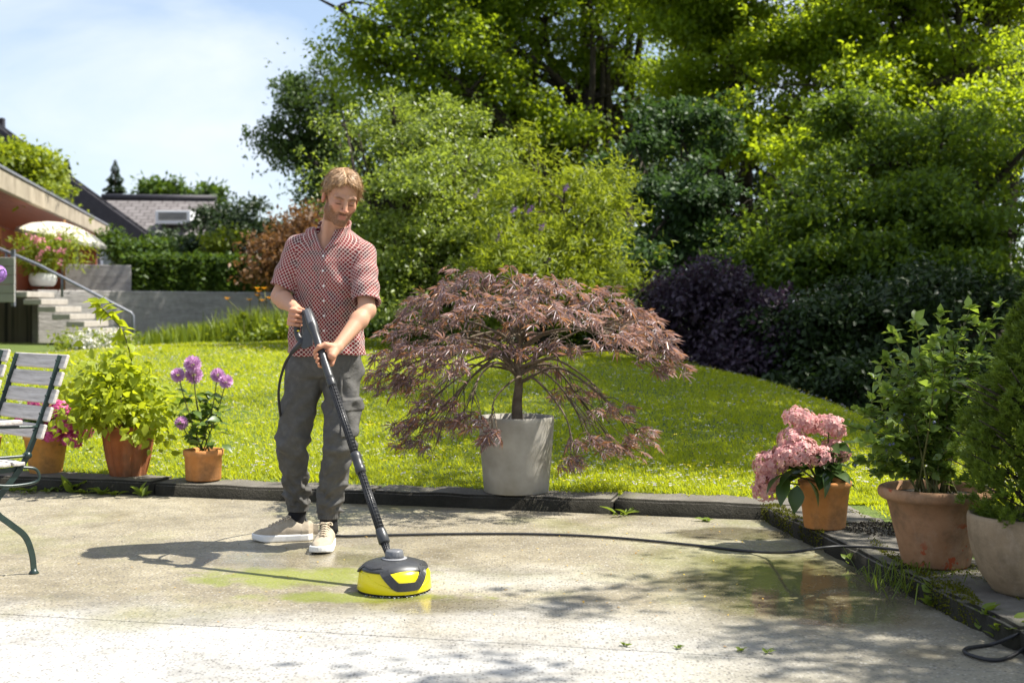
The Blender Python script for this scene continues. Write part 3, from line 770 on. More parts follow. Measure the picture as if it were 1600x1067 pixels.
for px, py in ((740, 308), (798, 335), (842, 361), (825, 333), (774, 376), (827, 408), (851, 414), (880, 300)):
    c = np.array(list(at(px, py, 16.2))); n = 45
    t_ = r.random(n); pos = c + np.stack([t_ * 0.07 + r.normal(size=n) * 0.010, r.normal(size=n) * 0.016, t_ * 0.09 + r.normal(size=n) * 0.014], 1)
    o = link('flower_spike', leaves_mesh('flower_spike', pos, rand_unit(r, n), rand_unit(r, n), r.uniform(0.014, 0.024, n), T_LEAF), M['purple_flower'], bud); o.matrix_parent_inverse = Matrix.Translation(-bud.location)
tree('viburnum_shrub', 'tall dark layered shrub right of the butterfly bush', 'bush',
     px_lobes([(1015, 280, 20, 62, 62), (1065, 215, 21, 62, 56), (1085, 330, 19.5, 70, 76), (1010, 380, 19, 62, 66), (1110, 410, 18.5, 66, 52), (985, 450, 18, 50, 46), (1150, 330, 19, 50, 66)]),
     gz(1050, 19.5), 0.10, 24000, M['lf_vib'], 33, 0.09, sprays=110, clump=0.17, per=40, flat=0.4)
tree('hazel_tree', 'broad mid-green tree whose shaded branches hang over the slope', 'tree',
     px_lobes([(1230, 300, 18.8, 70, 60), (1310, 350, 18, 80, 50), (1390, 260, 18.6, 75, 60), (1440, 350, 17.8, 85, 60), (1530, 290, 17.8, 70, 70), (1580, 370, 17.2, 60, 60), (1260, 420, 17.8, 80, 40), (1370, 430, 17.5, 90, 40), (1500, 440, 17, 90, 46), (1605, 230, 17.5, 50, 60), (1200, 380, 18, 50, 50), (1330, 200, 19.5, 60, 50), (1460, 190, 19.5, 60, 50)]),
     gz(1450, 18.5), 0.088, 62000, M['lf_mid'], 34, 0.16, sprays=190, clump=0.17, per=50, flat=0.5, bough=10)
tree('purple_shrub', 'dusky purple-leaved shrub at the edge of the wood', 'bush',
     px_lobes([(1075, 455, 15.6, 46, 40), (1130, 470, 15.5, 62, 46), (1195, 500, 15.2, 52, 46), (1095, 525, 15.6, 66, 46), (1170, 545, 15.2, 66, 40)]),
     gz(1130, 15.5), 0.070, 19000, M['lf_purple'], 35, 0.05, sprays=60, clump=0.14, per=35)
for k, (L, b, lab) in enumerate((
    ([(1265, 500, 15, 62, 60), (1310, 560, 14.6, 70, 56), (1255, 590, 14.6, 50, 40)], 1280, 'near-black evergreen shrub right beside the purple shrub'),
    ([(1370, 500, 15, 66, 66), (1400, 580, 14.4, 70, 60), (1340, 620, 13.8, 50, 36)], 1380, 'near-black evergreen shrub behind the blueberry bush'),
    ([(1480, 490, 14.8, 70, 72), (1560, 510, 14.6, 70, 76), (1500, 590, 14.2, 80, 60), (1590, 600, 14, 60, 60)], 1530, 'near-black evergreen shrub behind the dwarf conifer'),
    ([(1690, 490, 14.8, 80, 90), (1800, 500, 14.6, 80, 90), (1720, 590, 14.2, 90, 60), (1830, 590, 14, 80, 60)], 1750, 'near-black evergreen shrub continuing the row past the right edge'))):
    tree('evergreen_shrub', lab, 'bush', px_lobes(L), gz(b, 14.6), 0.080, 14000, M['lf_dark'], 40 + k, 0.07, sprays=40, clump=0.16, per=40, group='evergreen shrubs along the wood', flat=0.4)

# trees beside the picture that shade the slope and the patio corner
for k, (x, y, h, rad, n, lf, lab) in enumerate((
    (6.6, 14.2, 7.0, 2.5, 30000, 0.11, 'tall tree at the right edge that shades the lawn slope'),
    (5.9, 11.2, 6.0, 2.1, 26000, 0.11, 'tree beyond the right edge that shades the near slope'),
    (10.6, 19.5, 8.0, 3.2, 24000, 0.11, 'tall tree far right that shades the hazel branches'),
    (4.50, 3.85, 4.6, 1.55, 10500, 0.085, 'small tree beyond the right edge dappling the patio corner'))):
    b = Vector((x, y, 0.06)); rr = rng(60 + k)
    lobes = [(b + Vector((rr.normal() * rad * 0.45, rr.normal() * rad * 0.45, h + rr.normal() * rad * 0.35)), (rad * 0.75, rad * 0.75, rad * 0.55)) for _ in range(5)]
    tree('shade_tree', lab, 'tree', lobes, b, lf, n, M['lf_bright'], 60 + k, 0.12 if k < 3 else 0.05, clump=0.30 if k < 3 else 0.15, per=50, bough=14 if k < 3 else 8)

# left background
tree('rust_shrub', 'rust-coloured smoke bush left of the head of the person', 'bush',
     px_lobes([(465, 355, 25, 30, 20), (425, 388, 24.5, 24, 18), (480, 385, 24.5, 34, 26), (445, 412, 24, 34, 18), (490, 338, 25, 18, 14)]),
     gz(460, 24.8), 0.10, 6500, M['lf_rust'], 50, 0.05, clump=0.22, per=36)
for k, (L, b, n, mt, lab) in enumerate((
    ([(335, 355, 37, 28, 30), (370, 345, 37, 34, 36), (405, 350, 36, 28, 36), (370, 380, 36, 50, 26)], 370, 11000, 'lf_dark', 'dark clipped yew in front of the distant roof'),
    ([(262, 372, 36, 16, 24), (285, 385, 36, 24, 18), (315, 390, 35, 34, 18)], 285, 4500, 'lf_dark', 'smaller dark yew left of the large yew'),
    ([(185, 390, 34, 26, 18), (215, 388, 34, 22, 18), (240, 396, 34, 30, 14)], 210, 4200, 'lf_hedge', 'mid-green shrub right of the parasol'),
    ([(345, 390, 33.5, 16, 22), (360, 380, 33.5, 12, 24)], 350, 1300, 'lf_budd', 'pale upright shrub behind the hedge'))):
    b_ = at(b, 440, L[0][2]); b_.z = 1.5
    tree('garden_shrub', lab, 'bush', px_lobes(L), b_, 0.13, n, M[mt], 70 + k, 0.07, clump=0.2, per=40)
r = rng(90)
hd = empty('hedge', at(300, 455, 32.3), 0, 'dense clipped green hedge above the retaining wall', 'hedge')
n = 17000
t_ = r.random(n); face = r.random(n)
a_, b_ = at(188, 457, 32), at(470, 457, 32.8)
base = np.array(list(a_)) + (np.array(list(b_)) - np.array(list(a_))) * t_[:, None]
pos = base.copy(); hgt_ = 0.92
pos[:, 2] = 1.5 + np.where(face < 0.6, r.random(n) * hgt_, hgt_) + r.normal(size=n) * 0.05
pos[:, 1] += np.where(face < 0.6, 0, r.random(n) * 1.2) + r.normal(size=n) * 0.07 + 0.08 * np.sin(t_ * 40)
out = np.where((face < 0.6)[:, None], np.array((0, -1, 0.2)), np.array((0, 0, 1.0)))
o = leaf_obj('foliage', pos, out, r, 0.13, M['lf_hedge'], hd, up=0.5); o.matrix_parent_inverse = Matrix.Translation(-hd.location)
o = MB().box((a_ + b_) / 2 + Vector((0, 0.65, 0.4)), ((b_ - a_).length, 0.9, 0.85)).build('stems', M['bark'], hd); o.matrix_parent_inverse = Matrix.Translation(-hd.location)
# creeper on the flat roof
tree('roof_creeper', 'yellow-green creeper heaped on the flat roof', 'plant', px_lobes([(10, 255, 30, 40, 28), (50, 270, 31, 36, 28), (80, 295, 33, 22, 24), (25, 285, 30, 40, 22), (-20, 250, 29, 30, 30), (95, 318, 35, 14, 14), (125, 335, 37, 18, 10)]),
     Vector((-12.4, 32.0, 3.9)), 0.15, 8500, M['lf_vine'], 55, 0.05, clump=0.22, per=36, limbs=False)
# conifers and tree tops in the distance
def conifer(px, ytop, ybot, d, rpx, seed, label, group=None, lean=0):
    r = rng(seed); b = at(px, ybot, d); t = at(px + lean, ytop, d); H = t.z - b.z
    b0 = Vector((b.x, b.y, 1.0))
    root = empty('spruce_tree', b0, 0, label, 'tree', group); n = 2600
    h = r.random(n) ** 0.7; tier = 0.66 + 0.34 * np.sin(h * 38); rad = rpx / FPX * d * (1 - h) * tier * r.random(n) ** 0.4 + 0.05; a = r.random(n) * 2 * PI
    pos = np.stack([b.x + (t.x - b.x) * h + rad * np.cos(a), d + rad * np.sin(a), b.z + h * H - rad * 0.25], 1)
    out = np.stack([np.cos(a), np.sin(a), -0.2 + 0 * a], 1)
    o = link('crown', leaves_mesh('crown', pos, out + r.normal(size=(n, 3)) * 0.3, np.tile((0, 0, 1.0), (n, 1)) + r.normal(size=(n, 3)) * 0.4, r.uniform(0.30, 0.55, n) * (1.1 - h), T_DIAMOND), M['lf_dark'], root); o.matrix_parent_inverse = Matrix.Translation(-b0)
    o = MB().tube([b0, t], [0.18, 0.02], 7).build('trunk', M['bark'], root); o.matrix_parent_inverse = Matrix.Translation(-b0)
conifer(180, 250, 345, 70, 30, 81, 'dark spruce standing above the distant roof')
conifer(106, 252, 330, 72, 14, 82, 'thin spruce tip showing above the black verge')
for k, (px, py, rx, ry, lab) in enumerate(((240, 297, 12, 12, 'small treetop left of the pair above the distant ridge'), (264, 296, 13, 14, 'small treetop right of the pair above the distant ridge'), (328, 304, 12, 10, 'lone small treetop above the right end of the distant ridge'))):
    b_ = at(px, 400, 76); b_.z = 0.5
    tree('distant_tree', lab, 'tree', px_lobes([(px, py, 76, rx, ry), (px, py + 14, 76, rx, ry)]), b_, 0.34, 1100, M['lf_hedge'], 84 + k, 0.15, clump=0.35, per=25)

# planting at the foot of the retaining wall
def blades(n, r, cx, cy, rx, ry, h0, h1, wdt, spread=0.35):
    x = cx + r.normal(size=n) * rx; y = cy + r.normal(size=n) * ry; z = land_z(x, y)
    h = r.uniform(h0, h1, n); a = r.random(n) * 2 * PI; ln = np.abs(r.normal(size=n)) * spread * h
    b = np.stack([x, y, z], 1); w = np.stack([np.cos(a + 1.57), np.sin(a + 1.57), 0 * a], 1) * (wdt * r.uniform(0.6, 1.3, n))[:, None]
    mid = b + np.stack([np.cos(a) * ln * 0.3, np.sin(a) * ln * 0.3, h * 0.6], 1); tip = b + np.stack([np.cos(a) * ln, np.sin(a) * ln, h], 1)
    v_ = np.stack([b - w, b + w, mid + w * 0.8, mid - w * 0.8, tip], 1).reshape(-1, 3)
    k = (np.arange(n) * 5)[:, None]
    return v_, np.concatenate([k + np.array([[0, 1, 2]]), k + np.array([[0, 2, 3]]), k + np.array([[3, 2, 4]])]), tip
M['lf_grassy'] = leaf_mat('grassy_leaf', (0.085, 0.135, 0.010), (0.185, 0.235, 0.022), (0.38, 0.46, 0.02), 0.35)
r = rng(101)
for px, d, rx, n, h0, h1, lab in ((262, 21.0, 0.28, 500, 0.16, 0.30, 'low clump of bright grass nearest the stairs'), (320, 21.5, 0.38, 800, 0.20, 0.42, 'taller clump of bright grass in front of the retaining wall')):
    c = gz(px, d)
    o = empty('grass_clump', c, 0, lab, 'plant')
    v_, f_, tp = blades(n, r, c.x, c.y, rx, 0.25, h0, h1, 0.012)
    link('blades', np_mesh('blades', v_, f_), M['lf_grassy'], o, kind='stuff').matrix_parent_inverse = Matrix.Translation(-c)
for k, (px, lab, blo) in enumerate(((382, 'daylily clump with two open orange flowers left of the person', [(355, 468), (390, 470)]), (435, 'daylily clump with orange and yellow flowers touching the arm of the person', [(402, 463), (410, 471), (421, 467), (402, 452), (413, 452), (405, 457)]))):
    c = gz(px, 21.0); o = empty('daylily', c, 0, lab, 'plant'); inv = Matrix.Translation(-c)
    v_, f_, tp = blades(420, r, c.x, c.y, 0.26, 0.22, 0.25, 0.62, 0.010, 0.35)
    link('blades', np_mesh('blades', v_, f_), M['lf_grassy'], o, kind='stuff').matrix_parent_inverse = inv
    v2 = MB()
    for bx, by in blo:
        t_ = at(bx, by, 21.0); s_ = Vector((c.x + r.normal() * 0.15, 21.0 + r.normal() * 0.1, c.z))
        st_ = MB().tube([s_, s_.lerp(t_, 0.5) + Vector((r.normal() * 0.03, 0, 0)), t_], 0.008, 5).build('stem', M['twig'], o); st_.matrix_parent_inverse = inv
        n_ = 6; a = np.arange(n_) * 2 * PI / n_
        d_ = np.stack([np.cos(a), np.sin(a), 0.7 + 0 * a], 1)
        bl = link('bloom', leaves_mesh('bloom', np.tile(np.array(list(t_)), (n_, 1)), d_, np.tile((0, 0, 1.0), (n_, 1)), np.full(n_, 0.075), T_LEAF), M['orange_flower'] if by < 470 or bx > 380 else M['orange_flower'], o); bl.matrix_parent_inverse = inv
    c2, f2 = cloud([(c + Vector((0, -0.35, 0.1)), (0.5, 0.25, 0.18))], 700, r, 0.08, 20)[0:2]
    leaf_obj('foliage', c2, f2, r, 0.09, M['lf_vine'], o).matrix_parent_inverse = inv
ab = gz(381, 20.5); o = empty('allium_seedhead', ab, 0, 'round green seed head on a bare stalk among the daylilies', 'plant')
t_ = at(381, 493, 20.5); MB().tube([ab, t_], 0.008, 5).build('stem', M['twig'], o).matrix_parent_inverse = Matrix.Translation(-ab)
d_ = rand_unit(r, 260); link('seed_head', leaves_mesh('seed_head', np.array(list(t_)) + d_ * 0.02, d_, rand_unit(r, 260), np.full(260, 0.055), T_NARROW), M['lf_vine'], o).matrix_parent_inverse = Matrix.Translation(-ab)

def bloomy(name, label, L, base, leaf, n, mat, seed, blooms, bmat, bsize, nb, clump=0.16, cat='bush', tpl=T_DIAMOND, thick=0.03):
    t = tree(name, label, cat, px_lobes(L), base, leaf, n, mat, seed, thick, 'twig', clump=clump, per=30, fill=0.3, tpl=tpl)
    r = rng(seed + 500); inv = Matrix.Translation(-t.location)
    for px, py, d in blooms:
        c = np.array(list(at(px, py, d))); d_ = rand_unit(r, nb)
        o = link('bloom', leaves_mesh('bloom', c + d_ * bsize * 0.35, d_ + r.normal(size=(nb, 3)) * 0.4, rand_unit(r, nb), bsize * r.uniform(0.6, 1.0, nb), T_LEAF), bmat, t); o.matrix_parent_inverse = inv
    return t
r = rng(120)
bloomy('rose_shrub', 'rose shrub covered in white flowers at the foot of the stairs', [(118, 545, 20.6, 24, 22), (140, 552, 20.2, 26, 22), (170, 548, 20.6, 26, 24), (105, 525, 21, 14, 12)], gz(140, 20.5), 0.075, 2600, M['lf_vine'], 130,
       [(108 + r.random() * 80, 518 + r.random() * 44, 19.7 + r.random() * 0.3) for _ in range(34)], M['white_flower'], 0.085, 10)
bloomy('oleander', 'oleander with pink flowers in the white pot on the terrace', [(50, 390, 27.3, 22, 18), (80, 380, 27.3, 32, 16), (105, 392, 27.3, 20, 16), (72, 402, 27.3, 30, 12)], at(67, 430, 27.3), 0.13, 2400, M['lf_budd'], 131,
       [(32 + r.random() * 90, 366 + r.random() * 50, 26.8) for _ in range(22)], M['pink_flower'], 0.075, 8, 0.16, 'plant', T_NARROW, 0.02)
pw = at(67, 447, 27.3)
ole = bpy.data.objects['oleander']; ole['label'] = 'oleander with pink flowers in a low round white planter on the terrace'; ole['category'] = 'potted plant'
po = MB().lathe([(0.20, 0.0), (0.25, 0.03), (0.285, 0.14), (0.275, 0.24), (0.255, 0.27), (0.235, 0.265), (0.23, 0.22)], seg=32).build('planter', M['white_glaze'], ole, loc=pw - ole.location)
MB().lathe([(0.0005, 0.20), (0.233, 0.215)], seg=24).build('soil', M['soil'], po)
pr = empty('parasol', at(100, 450, 29.0), 0, 'open cream parasol tilted to the right on the terrace', 'parasol')
pr.location.z = 1.535
ap = at(101, 348, 29.0) - pr.location; mbp = MB(); R_ = 1.02; vs = [Vector((0, 0, 0))]; fs = []
tl = Matrix.Rotation(math.radians(12), 3, 'Y')
for ring, (f1, dz_) in enumerate(((0.35, -0.05), (0.7, -0.16), (1.0, -0.33), (1.0, -0.40))):
    for k in range(32):
        a = 2 * PI * k / 32; sc = f1 * R_ * (1 - 0.04 * (1 - abs(math.cos(a * 4))))
        vs.append(Vector((sc * math.cos(a), sc * math.sin(a), dz_)))
fs = [(0, 1 + k, 1 + (k + 1) % 32) for k in range(32)]
for q_ in range(3):
    for k in range(32): fs.append((1 + q_ * 32 + k, 1 + (q_ + 1) * 32 + k, 1 + (q_ + 1) * 32 + (k + 1) % 32, 1 + q_ * 32 + (k + 1) % 32))
mbp.add([tl @ v_ + ap for v_ in vs], fs, False); o = mbp.build('canopy', M['cream'], pr)
o.modifiers.new('thick', 'SOLIDIFY').thickness = 0.008
MB().tube([(0, 0, 0), (ap.x, ap.y, ap.z + 0.06)], 0.028, 8).build('pole', M['wood'], pr)
for k in range(8):
    a = 2 * PI * (k + 0.5) / 8
    MB().tube([tl @ Vector((0.05 * math.cos(a), 0.05 * math.sin(a), -0.09)) + ap, tl @ Vector((0.96 * math.cos(a), 0.96 * math.sin(a), -0.33)) + ap], 0.010, 5).build('rib', M['wood'], pr)

# undergrowth at the top of the lawn
for k, (px, d, rx, ry, mt, lab) in enumerate(((520, 21.5, 52, 34, 'lf_mid', 'low shrub at the lawn edge hidden behind the person'), (600, 20.5, 50, 30, 'lf_hedge', 'low shrub at the lawn edge right of the person'), (680, 20.0, 52, 32, 'lf_dark', 'low dark shrub at the lawn edge left behind the maple'),
    (760, 19.5, 52, 34, 'lf_hedge', 'low shrub at the lawn edge behind the middle of the maple'), (840, 19.5, 56, 36, 'lf_dark', 'low dark shrub at the lawn edge under the butterfly bush'), (920, 18.5, 52, 40, 'lf_mid', 'low shrub at the lawn edge right behind the maple'), (1000, 17.6, 50, 46, 'lf_dark', 'dark shrub at the lawn edge left of the purple shrub'), (1225, 15.6, 40, 44, 'lf_dark', 'dark shrub at the lawn edge wedged behind the right side of the purple shrub'))):
    b_ = gz(px, d); yc_ = HYP + (EYE - b_.z) * FPX / d
    tree('border_shrub', lab, 'bush', px_lobes([(px, yc_ - ry, d, rx, ry), (px - rx * 0.5, yc_ - ry * 0.7, d, rx * 0.6, ry * 0.7), (px + rx * 0.5, yc_ - ry * 0.7, d - 0.2, rx * 0.6, ry * 0.8), (px + rx * 0.1, yc_ - ry * 2.1, d + 0.4, rx * 0.8, ry * 0.9)]), b_, 0.085, 4200, M[mt], 150 + k, 0.04, clump=0.20, per=40, group='shrubs along the top of the lawn')

tree('hazel_tree', 'mid-green tree standing past the right edge behind the evergreen row', 'tree',
     px_lobes([(1700, 300, 19, 90, 80), (1800, 360, 18.5, 90, 80), (1720, 420, 18, 90, 60), (1860, 260, 19.5, 90, 90), (1900, 420, 18, 90, 70), (1760, 180, 20, 100, 90)]),
     gz(1780, 19), 0.10, 22000, M['lf_mid'], 36, 0.16, clump=0.2, per=50, flat=0.5, bough=9)
# ------------------------------------------------------------------ grass and meadow flowers
r = rng(200); n = 330000
yy = 6.9 + 13.0 * r.random(n) ** 1.9
xx = (r.uniform(-180, 1780, n) - CXP) / FPX * yy
# lawn right of the pots
k = n // 10
yy[:k] = r.uniform(3.5, 8, k); xx[:k] = 1.9 + r.random(k) * 2.2
db, dr = kerb_d(xx, yy)
keep = (np.maximum(db - KW_B, dr - KW_R - 0.02) > 0.0 + 0.035 * r.normal(size=n)) & (yy < np.interp(xx, C_X, C_Y) + 2.5)
keep &= ~((np.hypot(xx - 1.78, yy - 6.05) < 0.26) & (r.random(n) < 0.85))
xx, yy = xx[keep], yy[keep]; n = len(xx)
zz = land_z(xx, yy)
patch = 0.5 + 0.5 * np.sin(xx * 3.1 + 1.3 * np.sin(yy * 2.3)) * np.sin(yy * 2.7 + xx)
h = r.uniform(0.018, 0.040, n) * (0.7 + 0.6 * patch) * (1 + 0.03 * (yy - 7)); a = r.random(n) * 2 * PI; ln = (0.3 + np.abs(r.normal(size=n))) * 0.85 * h
w_ = (0.0022 + 0.00038 * yy) * r.uniform(0.7, 1.3, n)
b = np.stack([xx, yy, zz - 0.004], 1); wv = np.stack([np.cos(a + 1.57), np.sin(a + 1.57), 0 * a], 1) * w_[:, None]
tip = b + np.stack([np.cos(a) * ln, np.sin(a) * ln, h], 1)
gv = np.stack([b - wv, b + wv, tip], 1).reshape(-1, 3)
M['grass'] = leaf_mat('grass', (0.185, 0.230, 0.008), (0.335, 0.370, 0.020), (0.74, 0.78, 0.015), 0.45, 0.55, 0.3)
tag(link('grass', np_mesh('grass', gv, np.arange(n * 3).reshape(-1, 3)), M['grass']), 'short bright meadow grass on the slope', 'grass', kind='stuff')
def meadow(name, n, mat, s0, s1, hh, seed, label, band=None):
    r = rng(seed)
    y = 7.2 + 12 * r.random(n) ** 1.5; x = (r.uniform(-100, 1700, n) - CXP) / FPX * y
    if band is not None: y = band(x, r, n)
    db, dr = kerb_d(x, y); k = (np.maximum(db - KW_B, dr - KW_R) > 0.05) & (y < np.interp(x, C_X, C_Y) + 1)
    cl_ = (np.sin(x * 2.3 + seed) * np.sin(y * 1.9 + x * 0.7) > -0.25) | (r.random(n) < 0.3); k &= cl_
    x, y = x[k], y[k]; m_ = len(x); pos = np.stack([x, y, land_z(x, y) + r.uniform(hh * 0.6, hh * 1.15, m_)], 1)
    P5 = []; S5 = []
    d = np.stack([r.normal(size=m_), r.normal(size=m_), 0.15 * r.normal(size=m_)], 1)
    nn = np.stack([0.3 * r.normal(size=m_), -0.3 + 0.3 * r.normal(size=m_), np.ones(m_)], 1)
    pos = np.concatenate([pos, pos]); d = np.concatenate([d, -d]); nn = np.concatenate([nn, nn]); sz = r.uniform(s0, s1, m_); sz = np.concatenate([sz, sz]) * (1 + 0.05 * (pos[:, 1] - 7))
    tag(link(name, leaves_mesh(name, pos, d, nn, sz, T_LEAF), mat), label, 'flowers', kind='stuff')
meadow('self_heal_flowers', 8500, M['lilac_flower'], 0.008, 0.015, 0.045, 301, 'pale lilac meadow flowers scattered through the lawn')
meadow('buttercup_flowers', 2600, M['yellow_flower'], 0.009, 0.016, 0.055, 302, 'yellow meadow flowers scattered through the lawn')
meadow('daisy_flowers', 1500, M['white_flower'], 0.008, 0.013, 0.045, 303, 'white meadow daisies scattered through the lawn')
# ------------------------------------------------------------------ pots
def terracotta(name, c1, c2, chips=False, pale=0.25):
    m = Mat(name); v = m.coords()
    c = m.ramp(m.noise(v, 9, 6, 0.65), [(0.3, c1), (0.7, c2)])
    c = m.mix(m.ramp(m.noise(m.coords(scale=(1, 1, 0.6)), 4.5, 7, 0.7), [(0.50, 0.0), (0.72, pale)]), c, (0.52, 0.44, 0.36))
    c = m.mix(m.ramp(m.noise(v, 6, 7, 0.7), [(0.46, 0.0), (0.68, 0.62)]), c, (0.080, 0.060, 0.036))
    if chips:
        ch = m.math('MULTIPLY', m.ramp(m.noise(m.coords(scale=(1.2, 1.2, 1)), 22, 3, 0.5), [(0.60, 0.0), (0.625, 1.0)]), m.ramp(m.noise(v, 3.4, 2), [(0.48, 0.0), (0.56, 1.0)]))
        c = m.mix(ch, c, (0.36, 0.085, 0.035))
    m.color(c); m.set(Roughness=0.82); m.b.inputs['Specular IOR Level'].default_value = 0.25; m.bump(m.noise(v, 70, 5, 0.6), 0.35, 0.004)
    return m.m
M['tc_orange'] = terracotta('orange_terracotta', (0.50, 0.205, 0.060), (0.58, 0.26, 0.085), pale=0.15)
M['tc_amber'] = terracotta('amber_terracotta', (0.52, 0.235, 0.050), (0.60, 0.29, 0.075), pale=0.1)
M['tc_red'] = terracotta('red_brown_terracotta', (0.22, 0.068, 0.024), (0.32, 0.105, 0.036), pale=0.12)
M['tc_pale'] = terracotta('weathered_terracotta', (0.30, 0.155, 0.078), (0.41, 0.230, 0.125), True, 0.35)
M['tc_grey'] = terracotta('grey_brown_terracotta', (0.23, 0.165, 0.10), (0.34, 0.255, 0.165), False, 0.5)
M['fibre'] = simple('fibre_cement', (0.26, 0.24, 0.195), (0.40, 0.375, 0.325), 7, 0.75, 0.25, 40)
M['lf_hyd'] = leaf_mat('hydrangea_leaf', (0.020, 0.050, 0.012), (0.060, 0.105, 0.022), (0.14, 0.25, 0.03), 0.28, 0.4, 0.5)
M['lf_rasp'] = leaf_mat('raspberry_leaf', (0.16, 0.22, 0.012), (0.34, 0.39, 0.030), (0.66, 0.72, 0.02), 0.46)
M['lf_dahl'] = leaf_mat('dahlia_leaf', (0.035, 0.075, 0.012), (0.095, 0.150, 0.025), (0.22, 0.34, 0.03), 0.3, 0.4, 0.5)
M['lf_blue'] = leaf_mat('blueberry_leaf', (0.065, 0.120, 0.026), (0.190, 0.265, 0.065), (0.42, 0.56, 0.05), 0.42, 0.36, 0.5)
M['lf_con'] = leaf_mat('conifer_needle', (0.055, 0.095, 0.010), (0.150, 0.210, 0.026), (0.34, 0.46, 0.03), 0.3)
M['lf_weed'] = leaf_mat('weed_leaf', (0.075, 0.125, 0.012), (0.170, 0.220, 0.025), (0.34, 0.45, 0.03), 0.35)
M['moss'] = leaf_mat('moss', (0.045, 0.055, 0.006), (0.15, 0.15, 0.012), (0.2, 0.2, 0.02), 0.2, 0.9, 0.1)
M['magenta'] = leaf_mat('magenta_floret', (0.50, 0.035, 0.19), (0.72, 0.16, 0.36), (0.75, 0.15, 0.35), 0.3)
M['rose_pink'] = leaf_mat('rose_floret', (0.50, 0.11, 0.25), (0.72, 0.30, 0.42), (0.75, 0.35, 0.35), 0.3)
M['salmon'] = leaf_mat('salmon_floret', (0.60, 0.24, 0.26), (0.78, 0.50, 0.44), (0.75, 0.45, 0.38), 0.3)
M['dahlia_pet'] = leaf_mat('dahlia_petal', (0.55, 0.27, 0.53), (0.78, 0.58, 0.74), (0.75, 0.45, 0.68), 0.3)
M['allium_pet'] = leaf_mat('allium_petal', (0.36, 0.16, 0.55), (0.55, 0.34, 0.70), (0.5, 0.25, 0.7), 0.3)
T_FLORET = (np.concatenate([np.array([(0, 0, 0), (0.32 * math.cos(a) - 0.28 * math.sin(a), 0.32 * math.sin(a) + 0.28 * math.cos(a), 0.10), (0.78 * math.cos(a), 0.78 * math.sin(a), 0.0), (0.32 * math.cos(a) + 0.28 * math.sin(a), 0.32 * math.sin(a) - 0.28 * math.cos(a), 0.10)]) for a in (0, PI / 2, PI, 3 * PI / 2)]),
            np.concatenate([np.array([(0, 1, 2), (0, 2, 3)]) + 4 * k for k in range(4)]))

def mophead(name, R, n, r, flat=0.75, fl=0.26):
    d = norm(r.normal(size=(n, 3))); d = d[d[:, 2] > -0.55]; n = len(d)
    bumpy = 1 + 0.13 * np.sin(d[:, 0] * 7 + 1) * np.sin(d[:, 1] * 6) + r.normal(size=n) * 0.05
    pos = d * R * bumpy[:, None] * np.array((1, 1, flat))
    t_ = np.cross(d, rand_unit(r, n))
    return leaves_mesh(name, pos, t_, d + r.normal(size=(n, 3)) * 0.25, R * fl * r.uniform(0.8, 1.25, n), T_FLORET)
def dahlia_mesh(name, R, r):
    P_, D_, N_, S_2 = [], [], [], []
    for k in range(9):
        el = math.radians(-35 + 14 * k); m_ = max(4, int(15 * math.cos(el)))
        for j in range(m_):
            a = 2 * PI * (j + 0.5 * (k % 2)) / m_; d = np.array((math.cos(el) * math.cos(a), math.cos(el) * math.sin(a), math.sin(el)))
            P_.append(d * R * 0.35); D_.append(d + r.normal(size=3) * 0.06); N_.append(np.array((-math.sin(el) * math.cos(a), -math.sin(el) * math.sin(a), math.cos(el)))); S_2.append(R * 0.70)
    V, Fc = T_LEAF; V2 = V * np.array((1.15, 1, -1.6))
    return leaves_mesh(name, np.array(P_), np.array(D_), np.array(N_), np.array(S_2), (V2, Fc))
def one_leaf(name, L, wide=1.0, seed=0):
    """large leaf: 5 x 3 grid, folded along the midrib and drooping at the tip"""
    v_, f_ = [], []
    W = [0.02, 0.20, 0.29, 0.25, 0.13, 0.0]
    for i in range(6):
        t = i / 5
        for s_ in (-1, 0, 1): v_.append((s_ * W[i] * wide * L, t * L, L * (0.10 * abs(s_) * W[i] / 0.29 - 0.30 * t * t + 0.10 * t)))
    for i in range(5):
        for s_ in (0, 1):
            a = i * 3 + s_; f_.append((a, a + 1, a + 4, a + 3))
    return np_mesh(name, np.array(v_), np.array(f_), True)
def put_leaf(parent, me, mat, loc, direc, r, roll=0.3):
    o = link('leaf', me, mat, parent, loc=loc)
    d = Vector(direc).normalized(); zax = Vector((0, 0, 1)) + Vector(list(r.normal(size=3) * roll)); x = d.cross(zax).normalized(); z = x.cross(d)
    o.rotation_euler = Matrix((x, d, z)).transposed().to_euler()
    return o
def pot_thing(name, label, cat, loc, prof, mat, rim_z, rim_r, seg=48, fn=None, group=None):
    root = empty(name, loc, 0, label, cat, group)
    p_ = MB().lathe(prof, (0, 0, 0), seg, True, fn).build('pot', mat, root)
    MB().lathe([(0.0005, rim_z - 0.02), (rim_r * 0.6, rim_z - 0.018), (rim_r, rim_z - 0.024)], (0, 0, 0), 24).build('soil', M['soil'], p_)
    return root
def stem(root, pts, r0, r1, mat='twig', name='stem', n=5):
    sp = spline(pts, n)
    return MB().tube(sp, [r0 + (r1 - r0) * i / (len(sp) - 1) for i in range(len(sp))], 6).build(name, M[mat], root)

